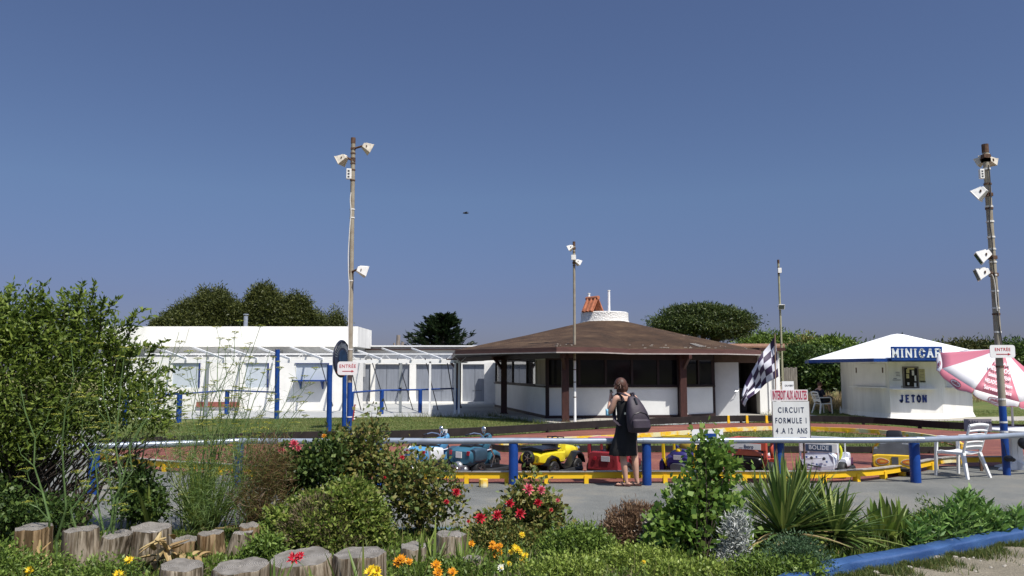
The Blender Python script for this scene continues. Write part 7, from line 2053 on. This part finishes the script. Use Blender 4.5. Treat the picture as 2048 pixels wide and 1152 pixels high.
rosebush('rose bush with open red blooms in front of the jeep', 1062, 1090, 8.2, [(1063, 960, 18, 30), (1055, 1000, 32, 28), (1075, 1020, 42, 36), (1040, 1000, 22, 22), (1095, 1030, 30, 30), (1065, 1055, 40, 30)], 330, [(1057, 979, .06, petal_p), (1082, 980, .045, petal_p), (1077, 1006, .045, petal_r), (1020, 1008, .05, petal_r), (1040, 1028, .055, petal_r), (1102, 1020, .022, petal_r), (1116, 1001, .025, petal_p)], 78)
rosebush('low rose twigs with red blooms left of the main red rose bush', 985, 1075, 8.1, [(975, 1060, 30, 25), (1005, 1045, 25, 25)], 140, [(961, 1037, .06, petal_r), (995, 1032, .055, petal_r), (937, 1043, .02, petal_r)], 79)
for u0, v0, u1, v1, s in ((590, 1180, 592, 1118, 1), (1060, 1050, 1057, 985, 2)): pass
rl = thing('red_lily', 'small red spidery flower in front of the wide pale stump', 'flower', (PD(612, 1180, 6.0).x, 6.0, 0))
mb = MB(); mb.tube([Vector((PD(612, 1180, 6.0).x, 6.0, 0)), PD(614, 1150, 6.0), PD(606, 1130, 6.0), PD(588, 1117, 6.0)], .0025, 5); mb.build('stalk', gstem, rl, world=True); flower(rl, PD(588, 1117, 6.0), (0, -.6, .5), .05, petal_r, 8, 2, 5); flower(rl, PD(600, 1112, 6.0), (.3, -.6, .5), .035, petal_r, 8, 2, 6)
# leafy shrub with rounded leaves
simple_bush('leafy_shrub', 'upright shrub with big rounded bright leaves in front of the blue and yellow minicar', 'shrub', 1400, 1140, 7.6, [(1395, 1005, 50, 45), (1440, 1010, 42, 45), (1358, 1022, 34, 28), (1414, 930, 24, 42), (1440, 920, 34, 22), (1400, 1060, 80, 50), (1380, 1110, 70, 50), (1440, 1090, 50, 60), (1345, 1065, 40, 50), (1410, 885, 12, 26), (1432, 880, 6, 16)], 780, 9, .062, .052, leafmat('round_leaf', [(.06, .13, .025), (.14, .24, .04), (.24, .34, .07)], .4), twigd, 81, nst=110, zmin=.03, spread=.07, fold=.1, mid=.55, shell=.3)
# dried heather and silver plants
simple_bush('heather', 'dried brown heather mound right of the green plants', 'shrub', 1255, 1100, 8.0, [(1262, 1055, 50, 42), (1245, 1070, 35, 30), (1290, 1050, 30, 35)], 900, 12, .045, .010, L_brown, twig, 82, nst=150, zmin=.02, spread=.03, up=1.2)
simple_bush('silver_plant', 'pale grey twiggy plant beside the dried heather', 'plant', 1300, 1105, 7.85, [(1300, 1070, 18, 36), (1310, 1090, 16, 24)], 300, 10, .04, .008, leafmat('pale_twig', [(.30, .27, .24), (.45, .42, .38)], .1), twig, 83, nst=60, zmin=.02, spread=.03, up=1.0)
simple_bush('silver_plant', 'silvery white leaved plant at the foot of the leafy shrub', 'plant', 1470, 1140, 7.3, [(1468, 1085, 20, 42), (1478, 1055, 12, 28), (1460, 1118, 24, 20)], 420, 10, .055, .010, L_silver, twig, 84, nst=60, zmin=.02, spread=.035, up=.4)
# soft green mass and others
simple_bush('green_plant', 'soft bright green leafy mound right of the yellow flowers', 'plant', 1160, 1130, 7.6, [(1160, 1085, 55, 28), (1120, 1095, 40, 24), (1190, 1100, 40, 26), (1150, 1110, 70, 22)], 900, 12, .034, .018, L_mid, gstem, 85, nst=60, zmin=.02, spread=.045)
simple_bush('green_plant', 'low pale green weedy mound under the leafy shrub', 'plant', 1270, 1150, 7.2, [(1270, 1125, 60, 24), (1220, 1135, 50, 18), (1330, 1130, 40, 22)], 700, 12, .032, .016, L_lime, gstem, 86, nst=40, zmin=.02, spread=.045)
simple_bush('green_plant', 'feathery grey green plant at the foot of the large yucca', 'plant', 1585, 1150, 7.1, [(1590, 1105, 45, 25), (1570, 1130, 60, 22), (1620, 1130, 40, 18)], 800, 12, .03, .010, leafmat('feather_leaf', [(.05, .10, .045), (.10, .17, .08)]), gstem, 87, nst=40, zmin=.02, spread=.05)
simple_bush('green_plant', 'bushy low greens between the red roses and the orange flowers', 'plant', 1000, 1110, 7.9, [(1000, 1075, 45, 22), (960, 1085, 35, 20), (1040, 1085, 40, 22)], 620, 11, .034, .016, L_rose, gstem, 88, nst=40, zmin=.02, spread=.05)
simple_bush('green_plant', 'grassy green tangle at the bottom left under the stumps', 'plant', 60, 1175, 6.7, [(60, 1140, 80, 22), (200, 1145, 70, 16), (0, 1130, 40, 40)], 520, 11, .034, .015, L_mid, gstem, 89, nst=30, zmin=.01, spread=.05)
for (lab, u, v, bl, m_, sd) in (('low lime green weeds at the bottom edge below the leafy shrub', 1380, 1165, [(1330, 1150, 60, 14), (1420, 1150, 50, 14)], L_lime, 141), ('low lime green weeds at the bottom edge right of the white daisies', 1110, 1165, [(1090, 1150, 60, 16), (1150, 1140, 60, 18)], L_lime, 142), ('low mixed greens at the bottom edge under the flowers', 880, 1170, [(850, 1150, 60, 14), (930, 1145, 50, 14)], L_mid, 143), ('low greens between the yucca and the blue kerb', 1540, 1160, [(1520, 1140, 50, 16), (1600, 1140, 40, 14)], L_mid, 144), ('green tuft between the front stumps and the round green shrub', 535, 1130, [(530, 1100, 20, 18), (510, 1120, 20, 14)], L_mid, 145)):
    simple_bush('green_plant', lab, 'plant', u, v, 6.9, bl, 480, 11, .038, .018, m_, gstem, sd, nst=30, zmin=.02, spread=.045)
# weeds with lance leaves at the right
t = thing('leafy_weeds', 'patch of tall lance leaved weeds at the right behind the blue kerb', 'weeds', tuple(G(1940, 1050)))
P, D = [], []; mb = MB(); rr = random.Random(14)
for k in range(210):
    u = rr.uniform(1830, 2090); q = (u - 1830) / 260; vtop = 1040 - 62 * math.exp(-((u - 1930) / 55) ** 2) - 18 * math.exp(-((u - 2040) / 40) ** 2) + rr.uniform(0, 45)
    vb_ = rr.uniform(1058, 1112 - 40 * q); g = G(u, max(vb_, 1045)); tp = PD(u + rr.uniform(-10, 10), min(vtop, vb_ - 12), g.y); 
    if tp.z < .08: continue
    mb.tube([g, g.lerp(tp, .5) + V(rr.uniform(-.02, .02), 0, .01), tp], [.006, .005, .003], 5)
    n_ = int(8 + tp.z * 34)
    for i_ in range(n_):
        s_ = .25 + .75 * (i_ / n_); p = g.lerp(tp, s_); a = i_ * 2.4; P.append(p); D.append(V(math.cos(a), math.sin(a), .35 + .8 * s_ ** 3))
leaves('leaves', P, D, .125, .028, leafmat('lance_leaf', [(.05, .12, .022), (.11, .22, .042), (.19, .30, .07)]), t, 15, fold=.2, mid=.4); mb.build('stem', gstem, t, world=True, fix=False)
simple_bush('green_plant', 'low feathery weeds between the iris clump and the tall weeds', 'plant', 1840, 1085, 8.6, [(1830, 1060, 45, 22), (1870, 1050, 30, 26), (1855, 1010, 5, 18)], 420, 10, .05, .014, L_mid, gstem, 90, nst=40, zmin=.02, spread=.05)
# fennels
def fennel(label, u, v, tops, seed, r0=.013, leafy=1.0, umb=True):
    g = G(u, v); t = thing('fennel', label, 'fennel', (g.x, g.y, 0), 0, 'tall fennel stalks at the left'); rr = random.Random(seed)
    mb = MB(); P, D = [], []; PU, DU = [], []
    for (ut, vt) in tops:
        dY = rr.uniform(-.35, .35); b = g + V(rr.uniform(-.06, .06), rr.uniform(-.1, .1), 0); tp = PD(ut, vt, g.y + dY)
        kink = [b]; n_ = 7
        for k in range(1, n_ + 1):
            q = k / n_; p = b.lerp(tp, q) + V(rr.uniform(-.055, .055), rr.uniform(-.03, .03), 0) * (1 if k < n_ else 0); kink.append(p)
        rad = [r0 * (1 - .75 * k / n_) * rr.uniform(.8, 1) for k in range(n_ + 1)]
        mb.tube(kink, rad, 6)
        ends = [(tp, (tp - b).normalized())]
        for k in range(2, n_):
            if rr.random() < .95:
                side = rr.choice((-1, 1)); d = ((tp - b).normalized() + V(side * rr.uniform(.5, 1.1), rr.uniform(-.5, .5), rr.uniform(0, .3))).normalized(); L_ = rr.uniform(.15, .42) * (tp - b).length * .5
                e_ = kink[k] + d * L_ * .6; e2_ = e_ + (d * .5 + V(0, 0, .8)).normalized() * L_ * .4
                mb.tube([kink[k], e_, e2_], [rad[k] * .6, rad[k] * .4, .002], 5); ends.append((e2_, d))
                if rr.random() < .6:
                    e3_ = e_ + (d + V(side * .8, 0, -.1)).normalized() * L_ * .35; mb.tube([e_, e3_], [rad[k] * .4, .002], 4); ends.append((e3_, d))
            # hair-like leaves
            for i_ in range(int(26 * leafy * rr.random())):
                p = kink[k] + V(rr.gauss(0, .04), rr.gauss(0, .04), rr.gauss(.02, .05)); P.append(p); D.append(V(rr.uniform(-1, 1), rr.uniform(-1, 1), rr.uniform(-.1, 1)))
        if umb:
            for (e_, d) in ends:
                if rr.random() < .25: continue
                nu = rr.randint(9, 15); rad_ = rr.uniform(.03, .065)
                for i_ in range(nu):
                    a = 2 * PI * i_ / nu + rr.random(); rr_ = rad_ * math.sqrt(rr.random()); q = e_ + V(rr_ * math.cos(a), rr_ * math.sin(a), rad_ * .6 - rr_ * .25)
                    mb.tube([e_, q], .0011, 3, cap=False)
                    for z in range(6): PU.append(q + V(rr.gauss(0, .006), rr.gauss(0, .006), 0)); DU.append(V(rr.uniform(-1, 1), rr.uniform(-1, 1), .5))
    mb.build('stalk', gstem if seed % 3 else M('pale_stem', (.20, .24, .10), .6, .2, 8), t, world=True, fix=False)
    if P: leaves('leaves', P, D, .09, .0035, leafmat('fennel_leaf', [(.07, .13, .03), (.15, .21, .05)]), t, seed)
    if PU: leaves('flower_heads', PU, DU, .010, .008, umbel_m, t, seed)
fennel('thick fennel stalks forking in front of the large shrub, left', 118, 1150, [(142, 690), (40, 770), (205, 850)], 91, .014)
fennel('fennel stalks in front of the shrub with yellow flower heads', 215, 1150, [(205, 738), (250, 700), (330, 700), (165, 830), (290, 790)], 92, .013)
fennel('fennel stalk with a flat umbel leaning over the parapet, left', 250, 1075, [(358, 664), (300, 700), (345, 800), (280, 790)], 93)
fennel('tallest fennel stalks in the middle of the clump with umbels', 400, 1062, [(470, 668), (520, 655), (450, 700), (415, 692), (440, 676), (500, 690), (395, 720), (380, 740), (430, 760), (480, 730), (455, 820), (410, 800)], 94, .012)
fennel('fennel stalks fanning out before the white wall, right of the clump', 440, 1060, [(540, 700), (585, 760), (632, 740), (560, 740), (500, 740), (600, 820), (540, 800), (620, 790)], 95, .010)
fennel('short fennel stalks with many hair-like leaves behind the stumps', 370, 1068, [(360, 850), (330, 830), (400, 840), (430, 860), (310, 880), (470, 850), (350, 780), (510, 860)], 96, .010, 2.2)
fennel('thin dry fennel stems beside the grassy clump', 480, 1066, [(500, 820), (540, 850), (455, 800), (560, 890), (590, 850), (480, 780)], 98, .008, 1.2)
for (lab, u, v, bl, n_, m_, sd) in (('feathery green fennel foliage behind the stumps', 420, 1066, [(400, 960, 60, 70), (450, 930, 60, 70), (500, 960, 50, 60), (370, 900, 40, 50), (420, 1010, 70, 40)], 170, leafmat('fennel_leaf', []), 131), ('withered brown feathery foliage left of the round green shrub', 520, 1062, [(510, 960, 40, 60), (545, 930, 35, 50), (530, 1000, 40, 40)], 170, leafmat('rusty_leaf', []), 132)):
    simple_bush('fennel_foliage', lab, 'fennel', u, v, 8.1, bl, n_, 26, .10, .0042, m_, gstem, sd, nst=26, zmin=.03, spread=.07, sr=.005, shell=.1, group='tall fennel stalks at the left')
# flowers
def patch(label, u, v, pts, mat, r, cm, seed, cat='flowers'):
    g = G(u, v); t = thing('flowering_plant', label, cat, (g.x, g.y, 0)); rr = random.Random(seed)
    mb = MB(); P, D = [], []
    for i, (fu, fv) in enumerate(pts):
        c = PD(fu, fv, g.y + rr.uniform(-.12, .12)); b = V(c.x + rr.uniform(-.05, .05), c.y, .03); mb.tube([b, c], .003, 4)
        flower(t, c, (rr.uniform(-.4, .4), -.7, rr.uniform(.5, 1)), r * rr.uniform(.75, 1.1), mat, 11, 2, seed * 20 + i, cm)
        for k in range(16): P.append(b.lerp(c, rr.random() * .8)); D.append(V(rr.uniform(-1, 1), rr.uniform(-1, 1), .5))
    mb.build('stalk', gstem, t, world=True); leaves('leaves', P, D, .06, .012, L_mid, t, seed)
cmo = M('flower_centre_dark', (.25, .10, .01), .8, .2, 9); cmy = M('flower_centre_yellow', (.6, .4, .02), .8, .2, 9)
patch('cluster of orange flowers right of the bent iris leaves', 990, 1140, [(985, 1088), (992, 1094), (1000, 1092), (983, 1096), (998, 1102), (988, 1110), (995, 1116), (1000, 1108), (942, 1088)], petal_o, .034, cmo, 101)
patch('yellow daisies under the orange flower cluster', 1020, 1152, [(1050, 1112), (1030, 1096), (1012, 1140), (1052, 1130), (1040, 1104), (1022, 1105), (1013, 1126), (1022, 1133), (1041, 1122), (1044, 1070), (1018, 1128), (1034, 1100)], petal_y, .034, cmo, 102)
patch('white daisies at the bottom centre', 1000, 1165, [(995, 1140), (1003, 1137), (973, 1152), (1010, 1146)], petal_w, .038, cmy, 103)
patch('yellow gazanias at the bottom edge beside the small hollow stump', 750, 1218, [(745, 1138), (754, 1142), (738, 1146), (752, 1150)], petal_y, .042, cmo, 104)
patch('orange and white gazanias before the small hollow stump', 808, 1195, [(818, 1124), (796, 1126), (803, 1119), (872, 1130), (876, 1146), (905, 1146), (874, 1150)], petal_o, .04, cmo, 105)
patch('pale yellow daisies at the bottom left in front of the stumps', 250, 1185, [(259, 1121), (236, 1150), (248, 1148), (60, 1142), (30, 1150)], petal_y, .04, cmy, 106)
patch('single daisies in the greenery at the bottom centre right', 1280, 1165, [(1287, 1124), (1310, 1146)], petal_y, .022, cmy, 107)
# curled dry leaves over the short stump
t = thing('dry_leaf_clump', 'curled yellow dry leaves lying over the stumps at the left', 'dry leaves', tuple(G(330, 1140)))
rr = random.Random(33); mb = MB()
for k in range(26):
    u = rr.uniform(305, 350); b = PD(u, rr.uniform(1075, 1130), 6.95 + rr.uniform(-.15, .15)); strap(mb, b, rr.uniform(0, 2 * PI), rr.uniform(.10, .26), .05, R(rr.uniform(-60, 40)), rr.uniform(-.3, .6))
for k in range(10):
    b = PD(rr.uniform(365, 400), rr.uniform(1108, 1122), 6.75); strap(mb, b, rr.uniform(0, 2 * PI), .12, .05, R(rr.uniform(-30, 30)), .4)
for k in range(12):
    b = PD(rr.uniform(70, 105), rr.uniform(1075, 1115), 6.9); strap(mb, b, rr.uniform(3.6, 5.6), rr.uniform(.12, .22), .02, R(rr.uniform(-80, -30)), .1)
mb.build('leaves', leafmat('dry_leaf', []), t, world=True, fix=False); t.children[0].modifiers.new('t', 'SOLIDIFY').thickness = .002
